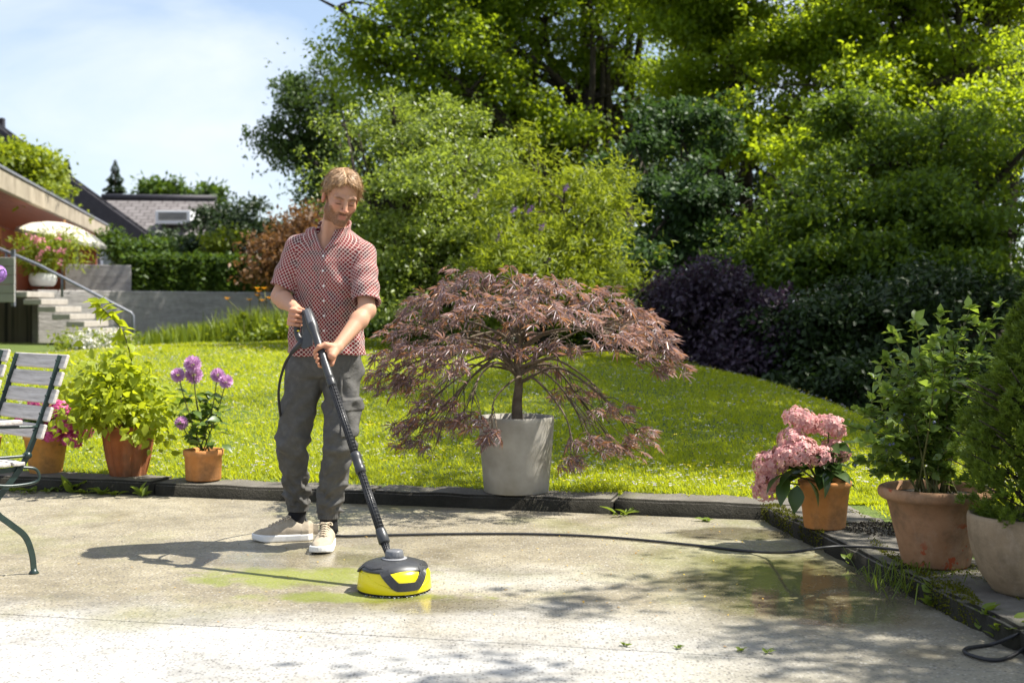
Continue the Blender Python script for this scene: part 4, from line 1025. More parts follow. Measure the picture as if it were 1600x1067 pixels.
# 1 magenta hydrangea
L1 = Vector((-2.985, 8.20, KH))
hy = pot_thing('potted_hydrangea', 'magenta hydrangea in a plain amber pot behind the slatted chair', 'potted plant', L1,
     [(0.098, 0.0), (0.100, 0.006), (0.133, 0.215), (0.139, 0.217), (0.141, 0.242), (0.136, 0.245), (0.128, 0.240), (0.122, 0.20)], M['tc_amber'], 0.238, 0.125)
r = rng(401); mh1, mh2 = mophead('bloom', 0.075, 290, r, 0.8, 0.27), mophead('bloom', 0.062, 240, r, 0.8, 0.28)
for k, (px, py, me_) in enumerate(((100, 668, mh1), (112, 690, mh2), (96, 643, mh1), (66, 655, mh2), (121, 647, mh2), (82, 680, mh2), (128, 672, mh2), (60, 632, mh2), (40, 660, mh1))):
    p = at(px, py, 8.2 + (-0.14 if k in (0, 1, 5) else 0.02 * k - 0.06)) - L1
    stem(hy, [(0, 0, 0.22), p * 0.5 + Vector((0, 0, 0.08)), p], 0.005, 0.003)
    o = link('bloom', me_, M['magenta'], hy, loc=p); o.rotation_euler = (r.normal() * 0.3 + 0.3, r.normal() * 0.4, r.random() * 6)
lm = one_leaf('leaf', 0.13)
for k in range(34):
    a = r.random() * 2 * PI; put_leaf(hy, lm, M['lf_hyd'], Vector((0.05 * math.cos(a), 0.05 * math.sin(a), 0.24 + r.random() * 0.12)), (math.cos(a), math.sin(a), r.uniform(-0.1, 0.7)), r)

# 2 ribbed pot with raspberry
L2 = Vector((-2.41, 8.04, KH))
rp = pot_thing('potted_raspberry', 'yellow-green raspberry with one tall cane in a fluted red-brown pot', 'potted plant', L2,
     [(0.108, 0.0), (0.112, 0.01), (0.135, 0.10), (0.152, 0.20), (0.163, 0.285), (0.172, 0.290), (0.174, 0.315), (0.168, 0.318), (0.158, 0.312), (0.15, 0.27)], M['tc_red'], 0.31, 0.155, 96,
     lambda a, r_, z: r_ * (1 - (0.10 * abs(math.cos(a * 6)) ** 8 if 0.005 < z < 0.287 else 0)))
r = rng(402); lr = one_leaf('leaf', 0.085, 1.25)
lob = [(at(195, 640, 8.0), (0.26, 0.22, 0.14)), (at(165, 620, 8.0), (0.14, 0.14, 0.14)), (at(235, 625, 8.0), (0.15, 0.15, 0.15)), (at(200, 590, 8.05), (0.2, 0.18, 0.12)), (at(225, 655, 7.9), (0.16, 0.12, 0.07))]
pos, out, cc = cloud(lob, 1500, r, 0.075, 16, 0.35, 0.7)
fo = leaf_obj('foliage', pos - np.array(list(L2)), out, r, 0.062, M['lf_rasp'], rp, T_LEAF, 0.8); fo['kind'] = 'stuff'
for k in range(16):
    c = Vector(cc[int(r.integers(len(cc)))]) - L2
    stem(rp, [(r.normal() * 0.04, r.normal() * 0.04, 0.28), c * 0.5 + Vector((0, 0, 0.12)), c], 0.004, 0.002)
cane = [at(207, 655, 8.0) - L2, at(212, 610, 8.0) - L2, at(205, 560, 7.98) - L2, at(190, 515, 7.95) - L2, at(165, 488, 7.92) - L2, at(150, 472, 7.9) - L2]
stem(rp, cane, 0.0055, 0.0025, name='cane')
cs = spline(cane, 8)
for i, q_ in enumerate(cs[6:]):
    for s_ in (-1, 1, 0):
        if r.random() < 0.28: put_leaf(rp, lr, M['lf_rasp'], q_, (s_ * 0.9 + r.normal() * 0.3, r.normal() * 0.5, 0.1 + r.normal() * 0.3), r, 0.6)
for px, py in ((215, 590), (245, 600), (160, 590), (150, 610), (175, 575), (260, 630), (140, 640), (190, 560), (235, 575)):
    c = at(px, py, 7.92) - L2
    for _ in range(3): put_leaf(rp, lr, M['lf_rasp'], c + Vector(list(r.normal(size=3) * 0.02)), (r.normal(), r.normal() * 0.5 - 0.3, r.normal() * 0.3), r, 0.5)

# 3 dahlia
L3 = Vector((-1.895, 7.86, KH))
da = pot_thing('potted_dahlia', 'lilac dahlia with five tall blooms in a low orange pot', 'potted plant', L3,
     [(0.104, 0.0), (0.107, 0.006), (0.113, 0.145), (0.121, 0.150), (0.123, 0.182), (0.117, 0.186), (0.109, 0.180), (0.105, 0.15)], M['tc_orange'], 0.178, 0.107)
r = rng(403); dm = dahlia_mesh('bloom', 0.056, r); dm2 = dahlia_mesh('bloom', 0.046, r)
for px, py, me_ in ((301, 569, dm), (278, 586, dm2), (303, 586, dm), (340, 586, dm2), (353, 596, dm2), (283, 661, dm2)):
    p = at(px, py, 7.80 + r.normal() * 0.03) - L3
    stem(da, [(r.normal() * 0.02, r.normal() * 0.02, 0.16), p * 0.6 + Vector((0.0, 0, 0.04)), p], 0.0045, 0.003)
    o = link('bloom', me_, M['dahlia_pet'], da, loc=p); o.rotation_euler = (0.9 + r.normal() * 0.25, r.normal() * 0.3, r.random())
ld = one_leaf('leaf', 0.085, 1.1)
for k in range(95):
    px, py = 315 + r.normal() * 17, 668 + r.uniform(-55, 28); c = at(px, py, 7.85 + r.normal() * 0.06) - L3
    put_leaf(da, ld, M['lf_dahl'], c, (r.normal(), r.normal() * 0.7 - 0.2, r.uniform(-0.4, 0.5)), r, 0.4)

# allium at the left edge
LA = Vector((-3.42, 8.25, KH))
al = pot_thing('potted_allium', 'single purple allium globe on a tall stalk at the left edge', 'potted plant', LA, [(0.09, 0), (0.12, 0.2), (0.125, 0.22), (0.115, 0.22), (0.11, 0.18)], M['tc_orange'], 0.21, 0.11)
r = rng(404); p = at(-4, 428, 8.1) - LA
stem(al, [(0, 0, 0.18), p * 0.5 + Vector((0.05, 0, 0)), p], 0.006, 0.004)
d_ = rand_unit(r, 420); o = link('bloom', leaves_mesh('bloom', d_ * 0.055, np.cross(d_, rand_unit(r, 420)), d_, np.full(420, 0.014), T_FLORET), M['allium_pet'], al, loc=p)
for k in range(8):
    a = k * 0.8; put_leaf(al, one_leaf('leaf', 0.3, 0.35) if k == 0 else bpy.data.meshes['leaf'], M['lf_dahl'], Vector((0, 0, 0.2)), (math.cos(a), math.sin(a), 0.9), r)

# 4 big grey planter with the maple
LM = Vector((0.025, 7.36, KH - 0.002))
mp = pot_thing('potted_maple', 'red laceleaf maple in a tall grey planter on the kerb', 'potted plant', LM,
     [(0.180, 0.0), (0.186, 0.006), (0.196, 0.12), (0.209, 0.27), (0.2165, 0.405), (0.2175, 0.428), (0.2155, 0.432), (0.205, 0.430), (0.203, 0.38)], M['fibre'], 0.42, 0.204, 72)
M['lf_maple'] = leaf_mat('laceleaf_maple', (0.135, 0.088, 0.098), (0.37, 0.285, 0.310), (0.58, 0.28, 0.16), 0.34, 0.38, 0.8, warm=(0.38, 0.18, 0.065), wamt=0.20)
M['maple_bark'] = simple('maple_bark', (0.085, 0.062, 0.042), (0.17, 0.135, 0.095), 25, 0.85, 0.6, 90, 0.2)
pads = [(742, 432, 48, 20, .0), (700, 462, 62, 26, -.2), (800, 438, 60, 22, .1), (862, 450, 60, 22, -.1), (930, 470, 66, 26, 0), (990, 498, 56, 28, .1), (1030, 548, 40, 26, 0),
        (775, 478, 72, 24, -.4), (862, 488, 72, 24, -.45), (650, 502, 56, 30, 0), (617, 545, 38, 30, .1), (935, 500, 60, 24, .45), (720, 500, 60, 24, .5), (820, 470, 70, 22, .6), (660, 480, 50, 24, .3), (1000, 520, 44, 24, -.25), (960, 530, 44, 18, -.45),
        (655, 548, 60, 26, -.25), (610, 585, 36, 24, 0), (690, 575, 48, 20, -.35), (640, 600, 50, 20, .15), (705, 540, 40, 18, -.5),
        (680, 632, 48, 18, -.1), (650, 665, 40, 22, 0), (735, 655, 28, 16, -.32), (645, 692, 32, 14, -.1), (770, 682, 18, 14, -.38), (700, 660, 30, 14, .2),
        (900, 612, 40, 14, .15), (955, 640, 46, 16, 0), (1000, 680, 30, 18, 0), (925, 690, 44, 16, -.2), (893, 722, 22, 14, -.25), (845, 575, 36, 12, .25), (1048, 572, 26, 14, 0), (965, 700, 40, 14, .1), (790, 545, 30, 10, -.3), (800, 520, 36, 12, .2), (870, 540, 40, 12, -.2), (740, 530, 36, 12, .1)]
r = rng(410); fork = Vector((0.012, 0.0, 0.66)); LP, LD, LN, LS = [], [], [], []
inner = at(803, 600, 7.36) - LM
tsp = spline([(0.008, 0, 0.38), (0.004, 0.004, 0.50), (0.014, 0, 0.62), (0.004, 0.01, 0.76), (0.03, 0.02, 0.92)], 6)
MB().tube(tsp, [0.037, 0.034, 0.032, 0.031, 0.031] + [0.030 - 0.0009 * k for k in range(len(tsp) - 5)], 12).build('trunk', M['maple_bark'], mp)
for k, (px, py, rx, ry, dd) in enumerate(pads):
    c = at(px, py, 7.36 + dd) - LM; a, b_ = rx / FPX * 7.36, ry / FPX * 7.36
    n = int((int(rx * ry * 0.036) + 12) * (0.5 if dd > 0.25 else 0.92))
    rho = np.sqrt(r.random(n)); th = r.random(n) * 2 * PI
    off = np.stack([a * rho * np.cos(th), a * 0.85 * rho * np.sin(th), b_ * (0.45 - 1.05 * rho ** 2) + r.normal(size=n) * b_ * 0.30], 1)
    pos = np.array(list(c)) + off
    outw = np.stack([pos[:, 0] * 0.7 + off[:, 0] * 2.2, pos[:, 1] * 0.7 + off[:, 1] * 2.2, np.full(n, -0.12)], 1); outw = norm(outw)
    LP.append(pos); LD.append(outw + r.normal(size=(n, 3)) * 0.42 + np.array((0, 0, -0.22))); LN.append(np.tile((0, 0, 1.0), (n, 1)) + outw * 0.25 + r.normal(size=(n, 3)) * 0.38); LS.append(r.uniform(0.050, 0.095, n))
    st0 = tsp[int(np.clip(np.interp(c.z, [0.0, 0.5, 1.3], [13, 15, 24]) + r.normal() * 1.5, 8, len(tsp) - 1))]
    rise = 0.16 if c.z < st0.z - 0.1 else (0.09 if c.z < st0.z + 0.15 else 0.02)
    m1 = st0.lerp(c, 0.30) + Vector((r.normal() * 0.035, r.normal() * 0.035, rise + r.normal() * 0.02)); m2 = st0.lerp(c, 0.70) + Vector((r.normal() * 0.045, r.normal() * 0.045, rise * 0.75 + r.normal() * 0.02))
    sp = spline([st0, m1, m2, c], 5)
    mb = MB(); mb.tube(sp, [0.0105 * (1 - 0.82 * i / (len(sp) - 1)) + 0.0008 * math.sin(i * 2.3 + k) for i in range(len(sp))], 7)
    for j in range(8):
        q_ = Vector(list(pos[int(r.integers(n))])); s_ = sp[int(r.integers(9, len(sp)))]
        mb.tube([s_, s_.lerp(q_, 0.5) + Vector((0, 0, 0.02)), q_], [0.0035, 0.0026, 0.0014], 4)
    mb.build('branch', M['maple_bark'], mp)
o = link('foliage', leaves_mesh('foliage', np.concatenate(LP), np.concatenate(LD), np.concatenate(LN), np.concatenate(LS), T_PALM), M['lf_maple'], mp); o['kind'] = 'stuff'

# 5 pink hydrangea at the right
L5 = Vector((1.497, 6.13, KH))
h5 = pot_thing('potted_hydrangea', 'rose-pink hydrangea leaning out of a smooth orange pot at the patio corner', 'potted plant', L5,
     [(0.094, 0.0), (0.097, 0.006), (0.118, 0.195), (0.124, 0.197), (0.127, 0.222), (0.121, 0.226), (0.113, 0.220), (0.108, 0.18)], M['tc_orange'], 0.218, 0.112)
r = rng(405); ma, mb_ = mophead('bloom', 0.078, 330, r, 0.75, 0.25), mophead('bloom', 0.066, 280, r, 0.8, 0.27)
for px, py, me_, mt_, dd in ((1251, 658, ma, 'salmon', 0.0), (1295, 668, ma, 'rose_pink', 0.02), (1238, 688, mb_, 'salmon', -0.06), (1252, 708, ma, 'rose_pink', -0.10), (1228, 712, mb_, 'rose_pink', -0.10), (1204, 724, ma, 'rose_pink', -0.04), (1203, 748, mb_, 'rose_pink', -0.02), (1198, 765, mb_, 'rose_pink', 0.02), (1282, 716, mb_, 'salmon', -0.08), (1305, 705, mb_, 'salmon', 0.05)):
    p = at(px, py, 6.10 + dd) - L5
    stem(h5, [(r.normal() * 0.02, r.normal() * 0.02, 0.20), p * 0.55 + Vector((0, 0, 0.08)), p], 0.005, 0.0035)
    o = link('bloom', me_, M[mt_], h5, loc=p); o.rotation_euler = (0.25 + r.normal() * 0.25, -0.35 + r.normal() * 0.3, r.random() * 6)
lm5 = one_leaf('leaf', 0.135)
for k in range(46):
    a = r.uniform(0, 2 * PI); c = Vector((0.06 * math.cos(a) - 0.03, 0.06 * math.sin(a), 0.23 + r.random() * 0.16))
    put_leaf(h5, lm5, M['lf_hyd'], c, (math.cos(a) - 0.5, math.sin(a) - 0.25, r.uniform(-0.5, 0.55)), r)
for px, py, dx, dz in ((1232, 760, -0.5, -1.0), (1246, 770, -0.2, -1.0), (1262, 762, 0.5, -0.9), (1283, 745, 0.2, -0.9), (1245, 745, -0.8, -0.5), (1225, 752, -0.9, -0.6)):
    put_leaf(h5, lm5, M['lf_hyd'], at(px, py - 12, 6.0) - L5, (dx, -0.35, dz), r, 0.2)

# 6 blueberry
L6 = Vector((1.735, 5.24, KH))
b6 = pot_thing('potted_blueberry', 'blueberry bush in a large chipped terracotta pot with a rolled rim', 'potted plant', L6,
     [(0.130, 0.0), (0.134, 0.008), (0.180, 0.20), (0.195, 0.262), (0.214, 0.268), (0.228, 0.280), (0.231, 0.296), (0.226, 0.312), (0.212, 0.318), (0.196, 0.312), (0.19, 0.26)], M['tc_pale'], 0.305, 0.195, 64)
r = rng(406); tips = [(1340, 640), (1365, 590), (1390, 560), (1395, 520), (1430, 500), (1470, 490), (1515, 482), (1560, 481), (1440, 560), (1480, 560), (1500, 600), (1350, 690), (1335, 720), (1400, 640), (1450, 640), (1380, 690), (1420, 700), (1470, 690), (1500, 660), (1430, 600), (1365, 740), (1480, 740), (1410, 740), (1520, 590), (1385, 610), (1325, 665), (1455, 530)]
LP, LD, LN, LS = [], [], [], []
for px, py in tips:
    t_ = at(px, py, 5.24 + r.normal() * 0.10) - L6; s_ = Vector((r.normal() * 0.05, r.normal() * 0.05, 0.29))
    m1 = s_.lerp(t_, 0.5) + Vector((-t_.x * 0.12, r.normal() * 0.03, 0.05)); sp = spline([s_, m1, t_], 7)
    MB().tube(sp, [0.0052 * (1 - 0.75 * i / (len(sp) - 1)) for i in range(len(sp))], 6).build('branch', M['twig'], b6)
    for j in range(3):
        q_ = sp[int(r.integers(5, len(sp) - 2))]; e_ = q_ + Vector((r.normal() * 0.07, r.normal() * 0.07, r.normal() * 0.05 + 0.03))
        MB().tube([q_, e_], [0.0028, 0.0015], 5).build('twig', M['twig'], b6)
        for _ in range(14):
            w_ = r.random(); LP.append(list(q_.lerp(e_, w_))); LD.append(list(Vector((r.normal(), r.normal(), r.normal() * 0.5 + 0.2)))); LS.append(r.uniform(0.034, 0.056))
    for q_ in sp[5:]:
        for _ in range(6): LP.append(list(q_)); LD.append(list((t_ - s_).normalized() * 0.5 + Vector((r.normal(), r.normal(), r.normal() * 0.6)))); LS.append(r.uniform(0.036, 0.060))
nl = len(LP); LN = np.tile((0, 0, 1.0), (nl, 1)) + r.normal(size=(nl, 3)) * 0.4
o = link('foliage', leaves_mesh('foliage', np.array(LP), np.array(LD), LN, np.array(LS), (T_LEAF[0] * np.array((1.15, 1, 1)), T_LEAF[1])), M['lf_blue'], b6); o['kind'] = 'stuff'
M['berry'] = simple('berry', (0.05, 0.06, 0.12), (0.12, 0.14, 0.22), 40, 0.5)
bme = MB().lathe([(0.001, -0.006), (0.005, -0.004), (0.0065, 0), (0.005, 0.004), (0.002, 0.006)], seg=8).mesh('berry')
for k in range(40):
    q_ = LP[int(r.integers(nl))]; link('berry', bme, M['berry'], b6, loc=Vector(q_) + Vector((r.normal() * 0.01, -0.015, -0.015)))

# 7 dwarf conifer
L7 = Vector((1.905, 4.72, KH))
c7 = pot_thing('potted_conifer', 'dense dwarf conifer in a round-bellied grey-brown pot at the right edge', 'potted plant', L7,
     [(0.120, 0.0), (0.130, 0.01), (0.172, 0.07), (0.202, 0.15), (0.214, 0.22), (0.216, 0.272), (0.213, 0.286), (0.203, 0.288), (0.196, 0.27), (0.19, 0.22)], M['tc_grey'], 0.272, 0.198, 64)
r = rng(407); n = 12000
h = r.random(n) ** 0.85; a = r.random(n) * 2 * PI
env = np.interp(h, [0, 0.06, 0.25, 0.5, 0.75, 1.0], [0.13, 0.25, 0.28, 0.225, 0.14, 0.02])
lump = 1 + 0.16 * np.sin(a * 5 + h * 17) + 0.12 * np.sin(a * 9 - h * 31)
rad = env * lump * (0.55 + 0.45 * r.random(n) ** 0.35)
pos = np.stack([rad * np.cos(a) + 0.05 + 0.10 * h, rad * np.sin(a), 0.27 + h * 0.98 - 0.04 * (h < 0.1)], 1)
dd = np.stack([np.cos(a), np.sin(a), 0.75 + 0 * a], 1) + r.normal(size=(n, 3)) * 0.35
o = link('foliage', leaves_mesh('foliage', pos, dd, rand_unit(r, n), r.uniform(0.026, 0.050, n), T_NEEDLE), M['lf_con'], c7); o['kind'] = 'stuff'
MB().tube([(0, 0, 0.25), (0.01, 0, 0.7), (0, 0, 1.15)], [0.022, 0.014, 0.003], 8).build('trunk', M['bark'], c7)
for k in range(40):
    a_ = r.random() * 6.28; z_ = 0.28 + r.random() * 0.5; R_ = np.interp((z_ - 0.27), [0, 0.3, 0.9], [0.30, 0.30, 0.08])
    MB().tube([(0, 0, z_), (R_ * math.cos(a_), R_ * math.sin(a_), z_ + 0.12)], [0.005, 0.002], 5).build('branch', M['bark'], c7)

# ------------------------------------------------------------------ garden chairs
m = Mat('weathered_slat'); v = m.coords(scale=(2.0, 30, 30))
m.color(m.ramp(m.noise(v, 2.2, 5, 0.6, 0.4), [(0.28, (0.28, 0.25, 0.22)), (0.5, (0.52, 0.475, 0.43)), (0.75, (0.66, 0.62, 0.57))])); m.set(Roughness=0.85); m.bump(m.noise(v, 2.2, 5, 0.6, 0.4), 0.5, 0.004)
M['slat'] = m.m
M['green_steel'] = simple('dark_green_steel', (0.012, 0.026, 0.022), (0.022, 0.042, 0.036), 30, 0.35, spec=0.5)
ch = empty('garden_chair', (-2.215, 5.56, 0), math.atan2(-0.69, 0.72), 'weathered slatted garden chair with dark green frame nearest the camera', 'chair', 'slatted garden chairs')
def bar(name, pts, w=0.026, t=0.007, par=ch, n=7):
    """flat steel bar: section w across the chair's side plane, t thick along x"""
    sp = spline(pts, n); mb = MB(); vs, fs = [], []
    for i, p in enumerate(sp):
        d = (sp[min(i + 1, len(sp) - 1)] - sp[max(i - 1, 0)]).normalized(); nn = Vector((1, 0, 0)).cross(d).normalized()
        vs += [p + nn * w / 2 + Vector((t / 2, 0, 0)), p + nn * w / 2 - Vector((t / 2, 0, 0)), p - nn * w / 2 - Vector((t / 2, 0, 0)), p - nn * w / 2 + Vector((t / 2, 0, 0))]
    for i in range(len(sp) - 1):
        for k in range(4): fs.append((i * 4 + k, i * 4 + (k + 1) % 4, i * 4 + 4 + (k + 1) % 4, i * 4 + 4 + k))
    fs += [(3, 2, 1, 0), tuple(len(vs) - 4 + k for k in range(4))]
    mb.add(vs, fs, False)
    return mb.build(name, M['green_steel'], par, bevel=0.0015)
UP = [Vector((0, y_, z_)) for y_, z_ in ((0.165, 0.925), (0.10, 0.72), (0.03, 0.54), (-0.01, 0.46), (-0.07, 0.385), (-0.118, 0.325), (-0.115, 0.275), (-0.06, 0.225), (0.005, 0.165), (0.035, 0.09), (0.045, 0.015))]
RL = [Vector((0, y_, z_)) for y_, z_ in ((-0.36, 0.44), (-0.33, 0.36), (-0.24, 0.31), (-0.15, 0.295), (-0.20, 0.275), (-0.33, 0.22), (-0.42, 0.12), (-0.45, 0.015))]
for sx in (-0.205, 0.205):
    X = Vector((sx, 0, 0))
    bar('upright', [p + X for p in UP]); bar('leg', [p + X * 0.92 for p in RL])
    for q_ in (UP[-1] + X, RL[-1] + X * 0.92):
        MB().lathe([(0.020, 0.0), (0.022, 0.004), (0.014, 0.014), (0.010, 0.022)], (q_.x, q_.y, 0.0), 14).build('foot', M['green_steel'], ch)
    bar('seat_rail', [Vector((sx * 0.95, 0.0, 0.452)), Vector((sx * 0.95, -0.2, 0.445)), Vector((sx * 0.95, -0.42, 0.452))], 0.022)
    MB().tube(spline([X + Vector((0.008, 0.055, 0.625)), X + Vector((0.012, -0.10, 0.632)), X + Vector((0.012, -0.32, 0.640)), X + Vector((0.012, -0.40, 0.60)), X + Vector((0.010, -0.37, 0.45))], 6), 0.0065, 8).build('arm', M['green_steel'], ch)
    MB().tube(spline([X + Vector((0.012, 0.012, 0.505)), X + Vector((0.016, -0.15, 0.507)), X + Vector((0.016, -0.33, 0.51))], 6), 0.0065, 8).build('arm', M['green_steel'], ch)
    MB().tube(spline([X + Vector((0.012, -0.02, 0.46)), X + Vector((0.020, 0.045, 0.445)), X + Vector((0.020, 0.05, 0.395)), X + Vector((0.016, -0.06, 0.385)), X + Vector((0.012, -0.16, 0.40))], 6), 0.0065, 8).build('brace', M['green_steel'], ch)
    MB().tube([X + Vector((-0.006, 0.012, 0.507)), X + Vector((0.024, 0.012, 0.507))], 0.014, 10).build('hinge', M['green_steel'], ch)
    MB().box(X + Vector((0.012, -0.17, 0.650)), (0.045, 0.30, 0.018)).build('arm_rest', M['slat'], ch, bevel=0.004)
    for z_ in (0.905, 0.83, 0.755, 0.68, 0.61):
        yb = float(np.interp(z_, [0.54, 0.72, 0.925], [0.03, 0.10, 0.165]))
        MB().tube([X + Vector((0, yb - 0.010, z_)), X + Vector((0, yb - 0.016, z_))], 0.005, 8).build('bolt', M['green_steel'], ch)
for k, z_ in enumerate((0.898, 0.824, 0.750, 0.676, 0.604)):
    yb = float(np.interp(z_, [0.54, 0.72, 0.925], [0.03, 0.10, 0.165])); tlt = math.atan2(0.07, 0.2)
    MB().box((0, 0, 0), (0.50, 0.017, 0.064)).build('slat', M['slat'], ch, loc=(0, yb + 0.014, z_), bevel=0.006).rotation_euler = (-tlt, 0, (k % 2 - 0.5) * 0.004)
for k in range(7):
    MB().box((0, 0, 0), (0.46, 0.052, 0.016)).build('slat', M['slat'], ch, loc=(0, -0.03 - 0.062 * k, 0.474), bevel=0.004)
ch2 = copy_tree(ch); ch2.location = Vector((-2.215 - 0.56, 5.56 + 0.74, 0)); ch2.rotation_euler.z += 0.12
ch2['label'] = 'second slatted garden chair mostly cut off behind the first at the left edge'

# ------------------------------------------------------------------ weeds, moss, litter
def weed(px, py, z, n, L, label, seed, wide=0.9, upr=0.6, group=None, tall=False):
    c = ground_at(px, py, z); r = rng(seed); w = empty('weed', c, 0, label, 'weed', group)
    me_ = one_leaf('leaf', L, wide)
    for k in range(n):
        a = 2 * PI * k / n + r.normal() * 0.3
        o = put_leaf(w, me_, M['lf_weed'], Vector((r.normal() * L * 0.15, r.normal() * L * 0.15, 0.002 + (r.random() * L * 0.8 if tall else 0))), (math.cos(a), math.sin(a), upr * r.uniform(0.5, 1.5)), r); s_ = r.uniform(0.6, 1.15); o.scale = (s_, s_, s_)
WG = 'weeds along the foot of the kerb'
for k, (px, py, n, L, u) in enumerate(((45, 770, 9, 0.09, 0.6), (75, 769, 8, 0.08, 0.5), (95, 768, 8, 0.09, 0.7), (115, 769, 14, 0.13, 1.2), (135, 771, 8, 0.09, 0.5), (160, 773, 9, 0.09, 0.6), (178, 774, 8, 0.08, 0.5), (225, 775, 10, 0.11, 1.0), (20, 768, 8, 0.08, 0.5))):
    weed(px, py, 0.0, n, L, ['low green weed', 'small leafy weed', 'spreading weed', 'tallest leafy weed', 'flat weed', 'ragged weed', 'tiny weed', 'upright dandelion-like weed', 'first weed'][k] + [' at the kerb below the amber pot', ' under the right side of the amber pot', ' at the kerb right of the amber pot', ' at the kerb between the amber and fluted pots', ' just right of the tallest kerb weed', ' at the kerb left of the fluted pot', ' at the kerb under the fluted pot', ' at the kerb right of the fluted pot', ' at the kerb from the left edge'][k], 600 + k, 0.55, u, WG)
weed(432, 779, 0.0, 9, 0.09, 'green weed at the kerb left of the legs of the person', 620, 0.8, 0.7)
weed(975, 806, 0.0, 12, 0.10, 'thin yellow weed in the kerb joint right of the maple planter', 621, 0.25, 0.5)
weed(1105, 814, 0.0, 6, 0.06, 'pale weed at the kerb left of the patio corner', 622, 0.9, 0.3)
weed(1325, 885, 0.0, 5, 0.05, 'tiny weed at the foot of the right kerb by the hose', 623, 1.0, 1.2, tall=True)
weed(1455, 948, 0.0, 9, 0.07, 'round-leaved weed below the blueberry pot', 624, 1.2, 0.7, tall=True)
weed(1532, 985, 0.0, 6, 0.075, 'two-leaved weed below the conifer pot', 625, 1.1, 1.0, tall=True)
weed(1560, 1000, 0.0, 8, 0.07, 'leafy weed beside the hose loop', 626, 1.1, 0.9, tall=True)
weed(1592, 1010, 0.0, 8, 0.08, 'bright weed at the right edge inside the hose loop', 627, 1.2, 0.7, tall=True)
for k, (px, py, lab) in enumerate(((1060, 1013, 'tiny weed tuft in the slab joint, largest of three'), (1157, 1017, 'tiny weed tuft in the slab joint, middle of three'), (1200, 1020, 'tiny weed tuft in the slab joint, right of three'), (977, 1009, 'tiny weed tuft in the slab joint, left of the others'))):
    weed(px, py, 0.0, 8, 0.025, lab, 630 + k, 0.8, 0.6, 'weed tufts in the slab joint')
# wild grass hanging over the right kerb
r = rng(640); c = ground_at(1415, 930, 0.0); gt = empty('grass_tuft', c, 0, 'dark wild grass tuft hanging over the kerb below the blueberry pot', 'grass')
n = 150; a = r.random(n) * 2 * PI; ln = r.uniform(0.05, 0.15, n); h = r.uniform(0.03, 0.11, n)
b = np.stack([r.normal(size=n) * 0.09 + 0.03, r.normal(size=n) * 0.11 + 0.03, np.full(n, 0.02)], 1); w_ = np.stack([np.sin(a), -np.cos(a), 0 * a], 1) * 0.0022
mid = b + np.stack([np.cos(a) * ln * 0.5, np.sin(a) * ln * 0.5, h], 1); tip = b + np.stack([np.cos(a) * ln * 1.1, np.sin(a) * ln * 1.1, h * 0.7], 1)
link('blades', np_mesh('blades', np.stack([b - w_, b + w_, mid + w_, mid - w_, tip], 1).reshape(-1, 3), np.concatenate([(np.arange(n) * 5)[:, None] + np.array([q_]) for q_ in ((0, 1, 2), (0, 2, 3), (3, 2, 4))])), M['lf_weed'], gt, kind='stuff')
# moss on the right kerb
n = 16000; s_ = r.random(n) * 3.4; across = np.where(r.random(n) < 0.6, np.abs(r.normal(size=n)) * 0.05, r.random(n) * 0.4)
pa = (np.sin(s_ * 4.1) + np.sin(s_ * 9.3 + across * 20) * 0.8 + np.sin(across * 31 + s_ * 3)) > 0.35
s_, across = s_[pa], across[pa]; n = len(s_)
side = (across < 0.05) & (r.random(n) < 0.55)
P0 = np.array(list(KR0))[None] + np.array(list(_vd))[None] * s_[:, None] + np.array(list(KRN))[None] * np.where(side, -0.004, across)[:, None]
P0[:, 2] = np.where(side, r.random(n) * KH, KH + 0.002)
tag(link('moss', leaves_mesh('moss', P0, np.stack([r.normal(size=n), r.normal(size=n), 0.6 + 0 * s_], 1), rand_unit(r, n), r.uniform(0.006, 0.014, n), T_DIAMOND), M['moss']), 'cushions of moss along the right kerb', 'moss', kind='stuff')
n = 900; th = r.random(n) * 2 * PI; rr = np.sqrt(r.random(n)) * 0.19; P0 = np.stack([1.78 + rr * np.cos(th) * 1.1, 6.05 + rr * np.sin(th), 0.086 + np.clip(0.03 - rr * 0.15, 0, 1) * r.random(n)], 1)
tag(link('soil_crumbs', leaves_mesh('soil_crumbs', P0, rand_unit(r, n), rand_unit(r, n), r.uniform(0.008, 0.02, n), T_DIAMOND), M['soil']), 'dark soil crumbs spilled behind the pink hydrangea pot', 'soil', kind='stuff')
# litter: grit, yellow petals, dead leaves
M['grit'] = simple('grit', (0.015, 0.014, 0.013), (0.05, 0.045, 0.04), 30, 0.9)
M['litter'] = leaf_mat('dead_leaf', (0.36, 0.17, 0.04), (0.62, 0.46, 0.06), (0.5, 0.3, 0.05), 0.2)
n = 330; px_, py_ = r.uniform(0, 1600, n), 785 + 260 * r.random(n) ** 1.3; P0 = np.array([list(ground_at(a_, b_, 0.003)) for a_, b_ in zip(px_, py_)])
tag(link('grit', leaves_mesh('grit', P0, rand_unit(r, n) * np.array((1, 1, 0.2)), np.tile((0, 0, 1.0), (n, 1)), r.uniform(0.003, 0.010, n), T_LEAF), M['grit']), 'dark grit scattered over the concrete', 'grit', kind='stuff')
n = 150; px_, py_ = np.where(r.random(n) < 0.5, 1050 + r.normal(size=n) * 130, r.uniform(100, 1500, n)), np.clip(880 + r.normal(size=n) * 60, 805, 1050); P0 = np.array([list(ground_at(a_, b_, 0.004)) for a_, b_ in zip(px_, py_)])
db, dr = kerb_d(P0[:, 0], P0[:, 1]); P0 = P0[np.maximum(db, dr) < -0.02]; n = len(P0)
